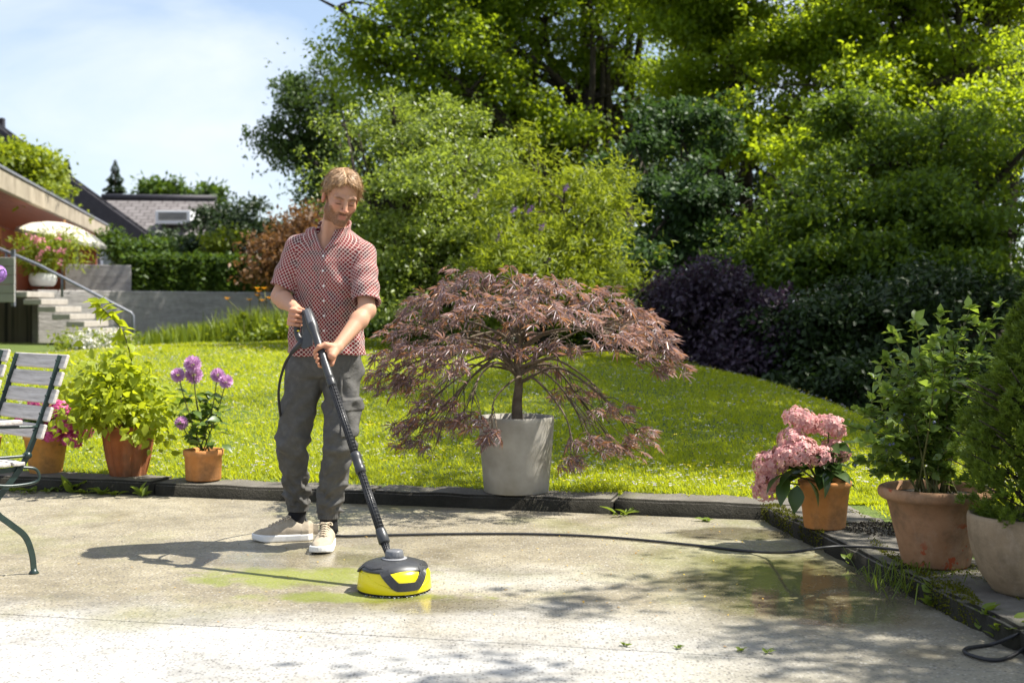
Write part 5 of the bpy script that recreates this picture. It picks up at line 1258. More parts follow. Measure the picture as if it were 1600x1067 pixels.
tag(link('leaf_litter', leaves_mesh('leaf_litter', P0, rand_unit(r, n) * np.array((1, 1, 0.1)), np.tile((0, 0, 1.0), (n, 1)), r.uniform(0.006, 0.018, n), T_LEAF), M['litter']), 'small yellow and brown dead leaves lying on the concrete', 'leaves', kind='stuff')
# ------------------------------------------------------------------ signed-distance modelling (person, shoes)
def V3(*a): return np.array(a, dtype=np.float32)
def s_cone(p, a, b, ra, rb):
    a, b = np.asarray(a, np.float32), np.asarray(b, np.float32)
    ba = b - a; pa = p - a
    h = np.clip(pa @ ba / float(ba @ ba), 0, 1)
    d = pa - h[:, None] * ba
    return np.sqrt(np.einsum('ij,ij->i', d, d)) - (ra + (rb - ra) * h)
def s_ell(p, c, r, R=None):
    q = p - np.asarray(c, np.float32)
    if R is not None: q = q @ R
    r = np.asarray(r, np.float32)
    k0 = np.sqrt(((q / r) ** 2).sum(1)); k1 = np.sqrt(((q / r ** 2) ** 2).sum(1))
    return k0 * (k0 - 1) / np.maximum(k1, 1e-6)
def smin(a, b, k):
    h = np.clip(0.5 + 0.5 * (b - a) / k, 0, 1)
    return b + (a - b) * h - k * h * (1 - h)
def smax(a, b, k): return -smin(-a, -b, k)
def sstep(x, a, b):
    t = np.clip((x - a) / (b - a), 0, 1); return t * t * (3 - 2 * t)

def sdf_mesh(name, f, lo, hi, h, block=12):
    lo = np.asarray(lo, np.float32); hi = np.asarray(hi, np.float32)
    nb = np.ceil((hi - lo) / (h * block)).astype(int)
    dims = nb * block + 1
    g = np.stack(np.meshgrid(*[np.arange(n) for n in nb], indexing='ij'), -1).reshape(-1, 3)
    cen = lo + (g + 0.5) * (h * block)
    dc = f(cen.astype(np.float32))
    act = np.abs(dc) < h * block * 0.5 * 1.74 * 1.25 + 0.012
    Vg = np.empty(dims, np.float32)
    big = np.where(dc < 0, -1.0, 1.0).reshape(nb)
    big = np.repeat(np.repeat(np.repeat(big, block, 0), block, 1), block, 2)
    Vg[:] = 1.0
    Vg[:-1, :-1, :-1] = big
    ii = np.stack(np.meshgrid(*[np.arange(block + 1)] * 3, indexing='ij'), -1).reshape(-1, 3)
    ga = g[act]
    for s in range(0, len(ga), 300):
        gb = ga[s:s + 300]
        idx = (gb[:, None, :] * block + ii[None]).reshape(-1, 3)
        Vg[idx[:, 0], idx[:, 1], idx[:, 2]] = f((lo + idx * h).astype(np.float32))
    ins = Vg < 0
    cnt = np.zeros(dims - 1, np.int8)
    corners = [(i, j, k) for i in (0, 1) for j in (0, 1) for k in (0, 1)]
    for i, j, k in corners:
        cnt += ins[i:dims[0] - 1 + i, j:dims[1] - 1 + j, k:dims[2] - 1 + k]
    cells = np.argwhere((cnt > 0) & (cnt < 8))
    cv = np.stack([Vg[cells[:, 0] + i, cells[:, 1] + j, cells[:, 2] + k] for i, j, k in corners], 1)
    acc = np.zeros((len(cells), 3)); num = np.zeros(len(cells))
    for a in range(8):
        for b in range(a + 1, 8):
            ca, cb = np.array(corners[a]), np.array(corners[b])
            if np.abs(ca - cb).sum() != 1: continue
            va, vb = cv[:, a], cv[:, b]
            m = (va < 0) != (vb < 0)
            t = np.where(m, va / np.where(m, va - vb, 1), 0)
            acc += np.where(m[:, None], ca + (cb - ca) * t[:, None], 0); num += m
    pos = lo + (cells + acc / num[:, None]) * h
    cid = np.full(dims - 1, -1, np.int32); cid[cells[:, 0], cells[:, 1], cells[:, 2]] = np.arange(len(cells))
    faces = []
    for ax in range(3):
        u, v = (ax + 1) % 3, (ax + 2) % 3
        sl0 = [slice(1, -1)] * 3; sl1 = [slice(1, -1)] * 3
        sl0[ax] = slice(0, -1); sl1[ax] = slice(1, None)
        A, B = ins[tuple(sl0)], ins[tuple(sl1)]
        e = np.argwhere(A != B)
        fl = A[e[:, 0], e[:, 1], e[:, 2]]
        off = np.array([1, 1, 1]); off[ax] = 0
        e = e + off
        du = np.eye(3, dtype=int)[u]; dv = np.eye(3, dtype=int)[v]
        q = [cid[tuple((e - d).T)] for d in (0 * du, du, du + dv, dv)]
        q = np.stack(q, 1)
        q = np.where(fl[:, None], q, q[:, ::-1])
        faces.append(q)
    F = np.concatenate(faces)
    F = F[(F >= 0).all(1)]
    return np_mesh(name, pos, F, True), pos.astype(np.float32), F

def smooth_mesh(me, it=2):
    bm = bmesh.new(); bm.from_mesh(me)
    for _ in range(it): bmesh.ops.smooth_vert(bm, verts=bm.verts, factor=0.5, use_axis_x=True, use_axis_y=True, use_axis_z=True)
    bm.to_mesh(me); bm.free(); me.update()

def point_color(me, col, name='Col'):
    a = me.color_attributes.new(name, 'FLOAT_COLOR', 'POINT')
    c = np.ones((len(me.vertices), 4), np.float32); c[:, :3] = col
    a.data.foreach_set('color', c.ravel())

# ---- where things are (x right, y away from the camera, z up)
W_TOP, W_BOT = at(481, 487, 5.80), at(606, 863, 5.20)
W_DIR = (W_BOT - W_TOP).normalized()
def wand(t): return W_TOP + (W_BOT - W_TOP) * t
GRIP = [at(479, 490, 5.83), at(468, 489, 5.86), at(464, 504, 5.86), at(465, 523, 5.85), at(474, 539, 5.82)]

sh_r, el_r, wr_r = V3(-1.022, 6.12, 1.418), V3(-1.105, 6.09, 1.185), V3(-1.000, 5.905, 1.126)
sh_l, el_l, wr_l = V3(-0.708, 6.08, 1.385), V3(-0.672, 5.93, 1.120), V3(-0.782, 5.725, 0.955)
neck_b = V3(-0.862, 6.12, 1.455)
HC = V3(-0.806, 6.03, 1.648)
_f = Vector((0.33, -0.82, -0.36)).normalized(); _u = Vector((0.13, 0, 1)); _u = (_u - _f * _u.dot(_f)).normalized(); _x = _f.cross(_u)
HR = np.array([list(_x), list(_f), list(_u)], np.float32).T          # columns: local x, forward, up
def head_loc(p): return (p - HC) @ HR
def head_world(q): return HC + np.asarray(q, np.float32) @ HR.T

TZ = np.array([0.80, 0.86, 0.90, 1.00, 1.10, 1.25, 1.35, 1.41, 1.45, 1.49, 1.54])
TCX = np.array([-0.900, -0.897, -0.893, -0.886, -0.878, -0.866, -0.864, -0.864, -0.863, -0.862, -0.861])
TCY = np.array([6.145, 6.145, 6.145, 6.14, 6.13, 6.12, 6.12, 6.125, 6.13, 6.13, 6.13])
TA = np.array([0.160, 0.170, 0.170, 0.162, 0.156, 0.168, 0.172, 0.160, 0.120, 0.085, 0.062])
TB = np.array([0.115, 0.128, 0.132, 0.128, 0.122, 0.126, 0.124, 0.112, 0.092, 0.075, 0.065])
YAW = math.radians(-7)
def torso_uv(p):
    z = p[:, 2]
    x = p[:, 0] - np.interp(z, TZ, TCX); y = p[:, 1] - np.interp(z, TZ, TCY)
    c, s = math.cos(YAW), math.sin(YAW)
    return x * c + y * s, -x * s + y * c, z
def s_torso(p, off=0.0):
    x, y, z = torso_uv(p)
    a = np.interp(z, TZ, TA) + off; b = np.interp(z, TZ, TB) + off
    k = ((np.abs(x / a)) ** 2.3 + (np.abs(y / b)) ** 2.3) ** (1 / 2.3)
    return ((k - 1) * np.minimum(a, b)).astype(np.float32)

def hand_prims(c, a, p, q, wrist, rt, flip=1.0):
    """fingers close round a bar through c along a; palm towards p, fingers go p -> q, thumb the other way"""
    c, a, p, q = [np.array(list(v), np.float32) for v in (c, a, p, q)]
    a = a / np.linalg.norm(a); p = p - a * (p @ a); p /= np.linalg.norm(p); q = q - a * (q @ a) - p * (q @ p); q /= np.linalg.norm(q)
    def pt(o, th, R): th = math.radians(th); return c + a * o + (p * math.cos(th) + q * math.sin(th)) * (rt + R)
    out = []
    knuck = []
    for o, r, ln in ((0.033, 0.0088, 1.0), (0.0115, 0.0092, 1.05), (-0.0105, 0.0088, 1.0), (-0.031, 0.0076, 0.86)):
        k = pt(o * 0.95, 38, 0.021); m = pt(o, 38 + 62 * ln, 0.0165); d = pt(o * 0.98, 38 + 122 * ln, 0.0115); t = pt(o * 0.95, 38 + 165 * ln, 0.0095)
        out.append([(k, m, r * 1.18, r * 1.06), (m, d, r * 1.06, r * 0.95), (d, t, r * 0.95, r * 0.82)])
        knuck.append((k, r))
    palm = []
    for k, r in knuck:
        base = wrist + (k - wrist) * 0.22 + (c - wrist) * 0.10
        palm.append((base, k, 0.0165, 0.0125))
    palm.append((wrist, pt(-0.012, -18, 0.020), 0.022, 0.019))
    palm.append((wrist, pt(0.015, -10, 0.019), 0.021, 0.018))
    t0 = wrist + (pt(0.03, -40, 0.02) - wrist) * 0.45; t1 = pt(0.040, -52, 0.019); t2 = pt(0.036, -105, 0.0135); t3 = pt(0.031, -150, 0.0105)
    thumb = [(t0, t1, 0.019, 0.0135), (t1, t2, 0.0130, 0.0112), (t2, t3, 0.0112, 0.0088)]
    return palm, out, thumb
# right hand on the trigger grip, left hand on the barrel
g_mid = GRIP[2] * 0.55 + GRIP[1] * 0.45
R_HAND = hand_prims(g_mid, Vector((0.16, 0.0, 1.0)), Vector((-0.85, 0.45, 0.1)), Vector((-0.35, -1.0, -0.1)), wr_r, 0.014)
L_C = wand(0.205)
L_HAND = hand_prims(L_C, -W_DIR, Vector((0.95, 0.25, 0.15)), Vector((-0.2, 1.0, 0.0)), wr_l, 0.0185)

def near(f, c, rad, bound):
    c = np.asarray(list(c), np.float32)
    def g(p, *a):
        r = np.sqrt(((p - c) ** 2).sum(1))
        d = r - bound
        m = r < rad
        if m.any(): d[m] = f(p[m], *a)
        return d
    return g
def s_hand_(p, H):
    palm, fing, th = H
    d = None
    for a, b, ra, rb in palm:
        e = s_cone(p, a, b, ra, rb); d = e if d is None else smin(d, e, 0.010)
    for chain in fing:
        e = None
        for a, b, ra, rb in chain:
            k = s_cone(p, a, b, ra, rb); e = k if e is None else smin(e, k, 0.003)
        d = smin(d, e, 0.0045)
    e = None
    for a, b, ra, rb in th:
        k = s_cone(p, a, b, ra, rb); e = k if e is None else smin(e, k, 0.004)
    return smin(d, e, 0.006)

def s_head_(p):
    q = head_loc(p)
    d = s_ell(q, (0, -0.014, 0.040), (0.0745, 0.0960, 0.0860))
    d = smin(d, s_ell(q, (0, 0.026, -0.030), (0.0590, 0.0600, 0.0800)), 0.03)
    for sx in (-1, 1):
        d = smin(d, s_cone(q, (0, 0.066, -0.094), (sx * 0.050, 0.004, -0.062), 0.024, 0.019), 0.022)
        d = smin(d, s_ell(q, (sx * 0.040, 0.058, -0.022), (0.024, 0.024, 0.026)), 0.02)
        d = smin(d, s_cone(q, (sx * 0.012, 0.083, 0.024), (sx * 0.046, 0.070, 0.024), 0.0105, 0.0095), 0.012)
        d = smax(d, -s_ell(q, (sx * 0.031, 0.0935, 0.003), (0.0185, 0.0145, 0.0105)), 0.010)
        d = smin(d, s_ell(q, (sx * 0.031, 0.0725, 0.001), (0.0150, 0.0135, 0.0125)), 0.003)
        d = smin(d, s_cone(q, (sx * 0.018, 0.0815, -0.0065), (sx * 0.045, 0.0755, -0.0075), 0.0038, 0.003), 0.004)
        # ear
        e = s_ell(q, (sx * 0.0795, -0.012, -0.006), (0.0085, 0.019, 0.032))
        e = smax(e, -s_ell(q, (sx * 0.0890, -0.007, -0.002), (0.0075, 0.010, 0.019)), 0.004)
        d = smin(d, e, 0.006)
    nose = s_cone(q, (0, 0.0865, 0.016), (0, 0.1120, -0.030), 0.0080, 0.0112)
    for sx in (-1, 1):
        nose = smin(nose, s_ell(q, (sx * 0.0125, 0.0975, -0.0345), (0.0085, 0.0105, 0.0080)), 0.006)
    d = smin(d, nose, 0.008)
    d = smin(d, s_cone(q, (-0.018, 0.0885, -0.0610), (0.018, 0.0885, -0.0610), 0.0062, 0.0062), 0.006)
    d = smin(d, s_cone(q, (-0.014, 0.0870, -0.0745), (0.014, 0.0870, -0.0745), 0.0068, 0.0068), 0.006)
    d = smax(d, -s_cone(q, (-0.023, 0.0960, -0.0672), (0.023, 0.0960, -0.0672), 0.0030, 0.0030), 0.003)
    d = smin(d, s_ell(q, (0, 0.0785, -0.099), (0.022, 0.018, 0.018)), 0.012)
    return d

s_head = near(s_head_, HC, 0.20, 0.155)
s_hr = near(s_hand_, R_HAND[1][1][0][0], 0.17, 0.13); s_hl = near(s_hand_, L_HAND[1][1][0][0], 0.17, 0.13)
neck_t = head_world((0, -0.028, -0.055))
def f_body(p):
    d = smin(s_head(p), s_cone(p, neck_b, neck_t, 0.062, 0.054), 0.022)
    d = smin(d, s_cone(p, neck_b + V3(0.03, -0.055, -0.03), head_world((-0.045, -0.01, -0.03)), 0.018, 0.014), 0.018)
    d = smin(d, s_cone(p, neck_b + V3(-0.03, -0.055, -0.03), head_world((0.045, -0.01, -0.03)), 0.018, 0.014), 0.018)
    tz = np.maximum(s_torso(p, -0.022), np.maximum(p[:, 2] - 1.47, 0.84 - p[:, 2]))
    d = smin(d, tz, 0.03)
    for sh, el, wr, H, sh_ in ((sh_r, el_r, wr_r, R_HAND, s_hr), (sh_l, el_l, wr_l, L_HAND, s_hl)):
        d = smin(d, s_cone(p, neck_b + V3(0, 0.01, -0.03), sh, 0.055, 0.056), 0.03)
        d = smin(d, s_cone(p, sh, el, 0.050, 0.0385), 0.02)
        m = el + (wr - el) * 0.28 + V3(0, 0.002, 0.0)
        arm = smin(s_cone(p, el, m, 0.0375, 0.0400), s_cone(p, m, wr, 0.0400, 0.0255), 0.02)
        d = smin(d, arm, 0.022)
        d = smin(d, sh_(p, H), 0.010)
    return d

# ---- skin, with beard, brows, lips and cheeks as colours of the skin itself
_m = Mat('skin')
_at = _m.n.new('ShaderNodeVertexColor'); _at.layer_name = 'Col'
_v = _m.coords(); _c = _m.mix(0.35, _at.outputs['Color'], _m.mix(_m.noise(_v, 60, 4), (0.30, 0.13, 0.07), (0.62, 0.36, 0.24)), 'SOFT_LIGHT')
_m.color(_c); _m.set(Roughness=0.58); _m.b.inputs['Specular IOR Level'].default_value = 0.3
_m.b.inputs['Subsurface Weight'].default_value = 0.12
_m.b.inputs['Subsurface Radius'].default_value = (0.01, 0.004, 0.002)
_m.b.inputs['Subsurface Scale'].default_value = 0.5
_m.bump(_m.noise(_v, 220, 3), 0.15, 0.002)
M['skin'] = _m.m

person = empty('person', (-0.96, 6.15, 0), 0, 'bearded person in red lattice-patterned shirt and grey cargo trousers holding the cleaning lance', 'person')
def pchild(name, me, mat, parent=None, **kw):
    o = link(name, me, mat, parent or person, **kw)
    if parent is None: o.matrix_parent_inverse = Matrix.Translation(-person.location)
    return o

me, P, _F = sdf_mesh('body', f_body, (-1.20, 5.60, 0.80), (-0.58, 6.32, 1.80), 0.0034)
q = head_loc(P)
_r = rng(5)
skin = np.tile(np.array([0.50, 0.305, 0.21], np.float32), (len(P), 1))
inhead = (np.linalg.norm(q, axis=1) < 0.16) & (q[:, 2] > -0.14)
def blend(col, w): 
    global skin
    w = np.clip(w, 0, 1)[:, None]; skin = skin * (1 - w) + np.array(col, np.float32) * w
jit = _r.normal(size=len(P)) * 0.10
cheek = np.exp(-(((np.abs(q[:, 0]) - 0.042) / 0.02) ** 2 + ((q[:, 2] + 0.02) / 0.018) ** 2)) * (q[:, 1] > 0.03)
blend((0.56, 0.22, 0.14), cheek * 0.5 * inhead)
nosew = np.exp(-((q[:, 0] / 0.016) ** 2 + ((q[:, 2] + 0.03) / 0.016) ** 2)) * (q[:, 1] > 0.09)
blend((0.58, 0.23, 0.15), nosew * 0.5 * inhead)
line = -0.050 + 0.030 * sstep(np.abs(q[:, 0]), 0.030, 0.066) + 0.030 * sstep(-q[:, 1], -0.035, 0.0)
beard = sstep(line - q[:, 2] + jit * 0.03, -0.006, 0.012) * (q[:, 1] > -0.012) * inhead * sstep(q[:, 2], -0.118, -0.108) * sstep(q[:, 1], -0.012, 0.012)
must = np.exp(-(((np.abs(q[:, 0]) - 0.010) / 0.016) ** 2 + ((q[:, 2] + 0.0500) / 0.0065) ** 2)) * (q[:, 1] > 0.07) * 1.2
lipz = np.exp(-((q[:, 0] / 0.020) ** 4 + ((q[:, 2] + 0.0675) / 0.0105) ** 4)) * (q[:, 1] > 0.083)
blend((0.17, 0.085, 0.040), (np.maximum(beard * (1 - lipz), must * inhead)) * (0.80 + jit))
blend((0.40, 0.16, 0.125), lipz * 0.75 * inhead)
brow = np.exp(-(((np.abs(q[:, 0]) - 0.031) / 0.021) ** 4 + ((q[:, 2] - 0.0245 + np.abs(np.abs(q[:, 0]) - 0.033) * 0.2) / 0.0055) ** 2)) * (q[:, 1] > 0.05)
blend((0.14, 0.08, 0.04), brow * 0.95 * inhead)
lash = np.exp(-(((np.abs(q[:, 0]) - 0.031) / 0.0150) ** 4 + ((q[:, 2] + 0.0062) / 0.0038) ** 2)) * (q[:, 1] > 0.06)
blend((0.06, 0.03, 0.02), lash * 1.0 * inhead)
lid_shade = np.exp(-(((np.abs(q[:, 0]) - 0.031) / 0.019) ** 4 + ((q[:, 2] - 0.006) / 0.013) ** 4)) * (q[:, 1] > 0.05)
blend((0.30, 0.155, 0.105), lid_shade * 0.5 * inhead * (1 - np.clip(lash, 0, 1)))  # shadow of the eye sockets painted into the skin colour
earw = (np.abs(q[:, 0]) > 0.073) & (np.abs(q[:, 2]) < 0.04) & inhead
blend((0.62, 0.23, 0.15), earw * 0.5)
handw = np.maximum(sstep(-np.linalg.norm(P - (wr_r + V3(0.03, -0.05, -0.02)), axis=1), -0.09, -0.04), sstep(-np.linalg.norm(P - np.array(list(L_C), np.float32), axis=1), -0.09, -0.04))
blend((0.58, 0.27, 0.17), handw * 0.5)
point_color(me, skin)
pchild('body', me, M['skin'])

# ---- hair
def f_hair(p):
    q = head_loc(p)
    side = np.abs(q[:, 0])
    part = np.exp(-((q[:, 0] - 0.012) / 0.006) ** 2) * (q[:, 1] > -0.02)
    ang = np.arctan2(q[:, 1] + 0.01, q[:, 0] - 0.012)
    strand = 0.0013 * np.sin(ang * 34 + 8 * q[:, 2] / 0.08 + 2 * np.sin(q[:, 1] * 60)) + 0.0010 * np.sin(ang * 71 + q[:, 2] * 160)
    vol = 0.0150 - 0.0100 * sstep(-q[:, 2], -0.05, 0.03) + 0.006 * sstep(q[:, 1], 0.02, 0.08) * (q[:, 2] > 0.02)
    d = s_ell(q, (0, -0.014, 0.040), (0.0745, 0.0960, 0.0860)) - vol - strand + 0.006 * part
    # hairline: keep above the forehead line at the front, above the ears at the side, down to the nape
    fr = 0.072 - 0.010 * np.cos(q[:, 0] * 60)
    lim = np.interp(q[:, 1], [-0.10, -0.035, 0.012, 0.030, 0.052, 0.075, 0.11], [-0.075, -0.055, 0.014, 0.030, 0.066, 0.088, 0.096])
    lim = lim + 0.004 * np.sin(q[:, 0] * 300) + np.where(q[:, 1] > 0.055, 0.006 * np.sin(q[:, 0] * 95 + 1), 0)
    d = smax(d, (lim - q[:, 2]) * 0.8, 0.006)
    ear = s_ell(q, (np.sign(1) * 0.079, -0.010, -0.008), (0.02, 0.023, 0.033))
    ear2 = s_ell(q, (-0.079, -0.010, -0.008), (0.02, 0.023, 0.033))
    return smax(d, -np.minimum(ear, ear2), 0.004)
_m = Mat('hair'); _v = _m.coords()
_c = _m.ramp(_m.noise(_m.coords(scale=(1, 1, 0.25)), 240, 3), [(0.25, (0.15, 0.080, 0.034)), (0.5, (0.35, 0.205, 0.095)), (0.8, (0.54, 0.36, 0.19))])
_m.color(_c); _m.set(Roughness=0.42); _m.bump(_m.noise(_m.coords(scale=(1, 1, 0.3)), 300, 2), 0.5, 0.004)
M['hair'] = _m.m
mh, HP, HF = sdf_mesh('hair', f_hair, HC - 0.20, HC + 0.20, 0.0030)
hair = pchild('hair', mh, M['hair'])
# loose strands lying on the hair
_r = rng(9)
fn = np.cross(HP[HF[:, 1]] - HP[HF[:, 0]], HP[HF[:, 2]] - HP[HF[:, 0]]); fc = HP[HF].mean(1)
fn = norm(fn); fn = np.where((np.einsum('ij,ij->i', fn, fc - HC) < 0)[:, None], -fn, fn)
sel = _r.choice(len(HF), 2800)
pc = fc[sel]; pn = fn[sel]; ql = head_loc(pc)
flow = np.stack([np.sign(ql[:, 0] - 0.012) * (0.8 + 0 * ql[:, 0]), 0.25 + 0.5 * (ql[:, 1] > 0.03), -0.55 + 0 * ql[:, 0]], 1) + _r.normal(size=(len(sel), 3)) * 0.15
flow = flow @ HR.T; flow = norm(flow - pn * np.einsum('ij,ij->i', flow, pn)[:, None] + pn * 0.0)
L = _r.uniform(0.018, 0.042, len(sel)); lift = np.where((ql[:, 2] > 0.085) & (ql[:, 1] > -0.03) & (_r.random(len(sel)) < 0.5), _r.uniform(0.003, 0.012, len(sel)), 0.0); wd = norm(np.cross(flow, pn)) * _r.uniform(0.0007, 0.0013, len(sel))[:, None]
a0 = pc - pn * 0.002; a1 = pc + flow * (L * 0.5)[:, None] + pn * (0.0022 + lift - L ** 2 / 0.72)[:, None]; a2 = pc + flow * L[:, None] + pn * (0.0005 + lift * 0.8 - L ** 2 / 0.18 + _r.normal(size=len(sel)) * 0.0012)[:, None]
sv = np.stack([a0 - wd, a0 + wd, a1 + wd, a1 - wd, a2], 1).reshape(-1, 3)
b = (np.arange(len(sel)) * 5)[:, None]
sf = np.concatenate([b + np.array([[0, 1, 2]]), b + np.array([[0, 2, 3]]), b + np.array([[3, 2, 4]])])
st = link('strands', np_mesh('strands', sv, sf, True), M['hair'], hair); st['kind'] = 'stuff'

# beard stubble
bi = np.nonzero((beard * (1 - lipz) > 0.5) | ((must > 0.55) & inhead))[0]
bi = _r.choice(bi, 1500)
bn = norm(P[bi] - head_world((0, 0.0, -0.05))); bd = norm(bn * 0.6 + np.array([0, -0.25, -0.9]) + _r.normal(size=(len(bi), 3)) * 0.3)
bw = norm(np.cross(bd, bn)) * 0.0007; bl = _r.uniform(0.0025, 0.005, len(bi))[:, None]
bv = np.stack([P[bi] - bw, P[bi] + bw, P[bi] + bd * bl], 1).reshape(-1, 3)
M['beard'] = simple('beard', (0.20, 0.11, 0.055), (0.42, 0.27, 0.15), 300, 0.5)
pchild('beard', np_mesh('beard', bv, np.arange(len(bi) * 3).reshape(-1, 3)), M['beard'], kind='stuff')

# ---- shirt
HEM = 0.908
sl_r = sh_r + (el_r - sh_r) * 0.86; sl_l = sh_l + (el_l - sh_l) * 0.84
def sleeve(p, sh, sl, off=0.0):
    return s_cone(p, sh + V3(0, 0, 0.0), sl + (sl - sh) * 0.3, 0.062 + off, 0.0670 + off)
VX0 = -0.885
def f_shirt(p):
    x, y, z = torso_uv(p)
    phi = np.arctan2(x, -y)
    t = smax(s_torso(p, 0.004), z - 1.485, 0.01)
    sh = np.minimum(s_cone(p, neck_b + V3(0.0, 0.015, 0.012), sh_r, 0.062, 0.063), s_cone(p, neck_b + V3(0, 0.015, 0.012), sh_l, 0.062, 0.063))
    t = smin(t, sh, 0.05)
    # drape
    low = sstep(-z, -1.28, -0.98)
    t = t - 0.0065 * np.sin(phi * 7 + 2.2 * np.sin(z * 9 + 1.0)) * (0.35 + low) - 0.0028 * np.sin(phi * 13 + z * 25) * low
    t = t - 0.0062 * np.sin((x * 0.75 + z * 0.8) * 48 + 1.6 * np.sin(z * 16)) * sstep(z, 0.98, 1.15) * sstep(-z, -1.42, -1.3) * (0.4 + 0.6 * np.sin(x * 14 + 1) ** 2)
    t = t - 0.010 * low * (0.5 + 0.5 * np.abs(np.cos(phi)))
    sl_side = None
    for s_, sl, el in ((sh_r, sl_r, el_r), (sh_l, sl_l, el_l)):
        ax = (sl - s_); L = float(np.linalg.norm(ax)); ax = ax / L
        h = (p - s_) @ ax
        s1 = sleeve(p, s_, sl)
        s1 = s1 - 0.0035 * np.sin(h * 70 + 14 * (p[:, 0] - s_[0])) * sstep(h, 0.02, 0.10)
        cut = h - L - 0.012 * np.sin((p[:, 0] - s_[0]) * 18)
        s1 = smax(s1, cut, 0.004)
        inner = s_cone(p, s_, sl + (sl - s_) * 0.3, 0.050, 0.0595)
        s1 = smax(s1, -np.maximum(inner, L * 0.55 - h), 0.003)
        t = smin(t, s1, 0.012)
    hem = HEM + 0.006 * np.sin(phi * 3) - z
    t = smax(t, hem, 0.006)
    inn = np.maximum(s_torso(p, -0.006), z - 0.97)
    t = smax(t, -inn, 0.003)
    # neck opening: V at the front, round behind
    xv = p[:, 0] - VX0
    w = np.interp(z, [1.398, 1.44, 1.49, 1.56], [0.0, 0.024, 0.046, 0.070])
    vee = np.maximum(np.abs(xv) - w, np.maximum(p[:, 1] - 6.11, 1.395 - z))
    collar = sstep(w + 0.050 - np.abs(xv), -0.003, 0.003) * sstep(z, 1.400, 1.407) * (p[:, 1] < 6.13) * sstep(z - 1.395 - 0.85 * (np.abs(xv) - w), -0.004, 0.004)
    lap = sstep(np.abs(xv) - w, -0.002, 0.002)
    t = t - 0.0105 * collar * lap
    plk = sstep(0.016 - np.abs(xv - (z - 1.39) * -0.01), -0.002, 0.002) * (z < 1.40) * (y < 0)
    t = t - 0.0016 * plk
    # collar stand round the neck
    nx = p - (neck_b + (neck_t - neck_b) * np.clip((p[:, 2] - neck_b[2]) / (neck_t[2] - neck_b[2]), 0, 1)[:, None])
    rr = np.sqrt(nx[:, 0] ** 2 + nx[:, 1] ** 2)
    stand = np.maximum(np.abs(rr - 0.076) - 0.005, np.maximum(z - 1.552 + 0.55 * np.clip(6.13 - p[:, 1], 0, 1), 1.45 - z))
    t = smin(t, stand, 0.012)
    hole = np.maximum(rr - 0.068, 1.49 - z)
    t = smax(t, -hole, 0.006)
    return smax(t, -vee, 0.004)
_m = Mat('shirt_fabric')
_uv = _m.n.new('ShaderNodeUVMap'); _uv.uv_map = 'UVMap'
_mp = _m.n.new('ShaderNodeMapping'); _mp.inputs['Rotation'].default_value = (0, 0, math.radians(45)); _mp.inputs['Scale'].default_value = (1 / 0.0142,) * 3
_m.link(_uv.outputs['UV'], _mp.inputs['Vector'])
_sx = _m.n.new('ShaderNodeSeparateXYZ'); _m.link(_mp.outputs['Vector'], _sx.inputs[0])
def _tri(o): return _m.math('ABSOLUTE', _m.math('SUBTRACT', _m.math('FRACT', o), 0.5))
_mx = _m.math('MAXIMUM', _tri(_sx.outputs[0]), _tri(_sx.outputs[1]))
_line = _m.math('GREATER_THAN', _mx, 0.415)
_dk = _m.noise(_m.coords(), 30, 3)
_red = _m.mix(_m.ramp(_dk, [(0.45, 0.0), (0.62, 1.0)]), (0.19, 0.010, 0.012), (0.055, 0.007, 0.012))
_m.color(_m.mix(_line, _red, (0.58, 0.47, 0.42))); _m.set(Roughness=0.85); _m.b.inputs['Specular IOR Level'].default_value = 0.15
_m.b.inputs['Sheen Weight'].default_value = 0.15
_m.bump(_m.noise(_m.coords(scale=(1, 1, 0.35)), 26, 4, 0.5, 0.6), 0.5, 0.010)
M['shirt'] = _m.m
ms, SP, SF = sdf_mesh('shirt', f_shirt, (-1.24, 5.86, 0.88), (-0.56, 6.32, 1.58), 0.0034)
x, y, z = torso_uv(SP)
uvt = np.stack([np.arctan2(x, -y) * 0.165, z], 1)
uvs = [uvt]; ds = [s_torso(SP, 0.01)]
for s_, sl in ((sh_r, sl_r), (sh_l, sl_l)):
    ax = (sl - s_) / np.linalg.norm(sl - s_); e1 = np.cross(ax, V3(0, 1, 0)); e1 /= np.linalg.norm(e1); e2 = np.cross(ax, e1)
    d = SP - s_
    uvs.append(np.stack([np.arctan2(d @ e1, d @ e2) * 0.068 + 0.3, d @ ax], 1)); ds.append(sleeve(SP, s_, sl) - 0.004 + 0.02 * ((d @ ax) < 0.03))
which = np.argmin(np.stack([d[SF].mean(1) for d in ds], 1), 1)
fuv = np.stack([u[SF] for u in uvs], 0)[which, np.arange(len(SF))]
span = fuv[:, :, 0].max(1) - fuv[:, :, 0].min(1)
per = np.where(which == 0, 2 * PI * 0.165, 2 * PI * 0.068)
wrap = span > per * 0.5
fuv[:, :, 0] = np.where(wrap[:, None] & (fuv[:, :, 0] < np.where(which == 0, 0, 0.3)[:, None]), fuv[:, :, 0] + per[:, None], fuv[:, :, 0])
ul = ms.uv_layers.new(name='UVMap'); ul.data.foreach_set('uv', fuv.reshape(-1).astype(np.float32))
shirt = pchild('shirt', ms, M['shirt'])
M['button'] = simple('button', (0.75, 0.72, 0.70), rough=0.3)
def surf_y(f, x, z, y0=5.80, y1=6.15):
    ys = np.linspace(y0, y1, 700, dtype=np.float32)
    d = f(np.stack([np.full_like(ys, x), ys, np.full_like(ys, z)], 1))
    k = np.nonzero(d < 0)[0]
    return float(ys[k[0]]) if len(k) else y1
bme = MB().lathe([(0.0052, -0.001), (0.0058, 0.001), (0.0050, 0.0022), (0.003, 0.0016)], seg=12).mesh('button')
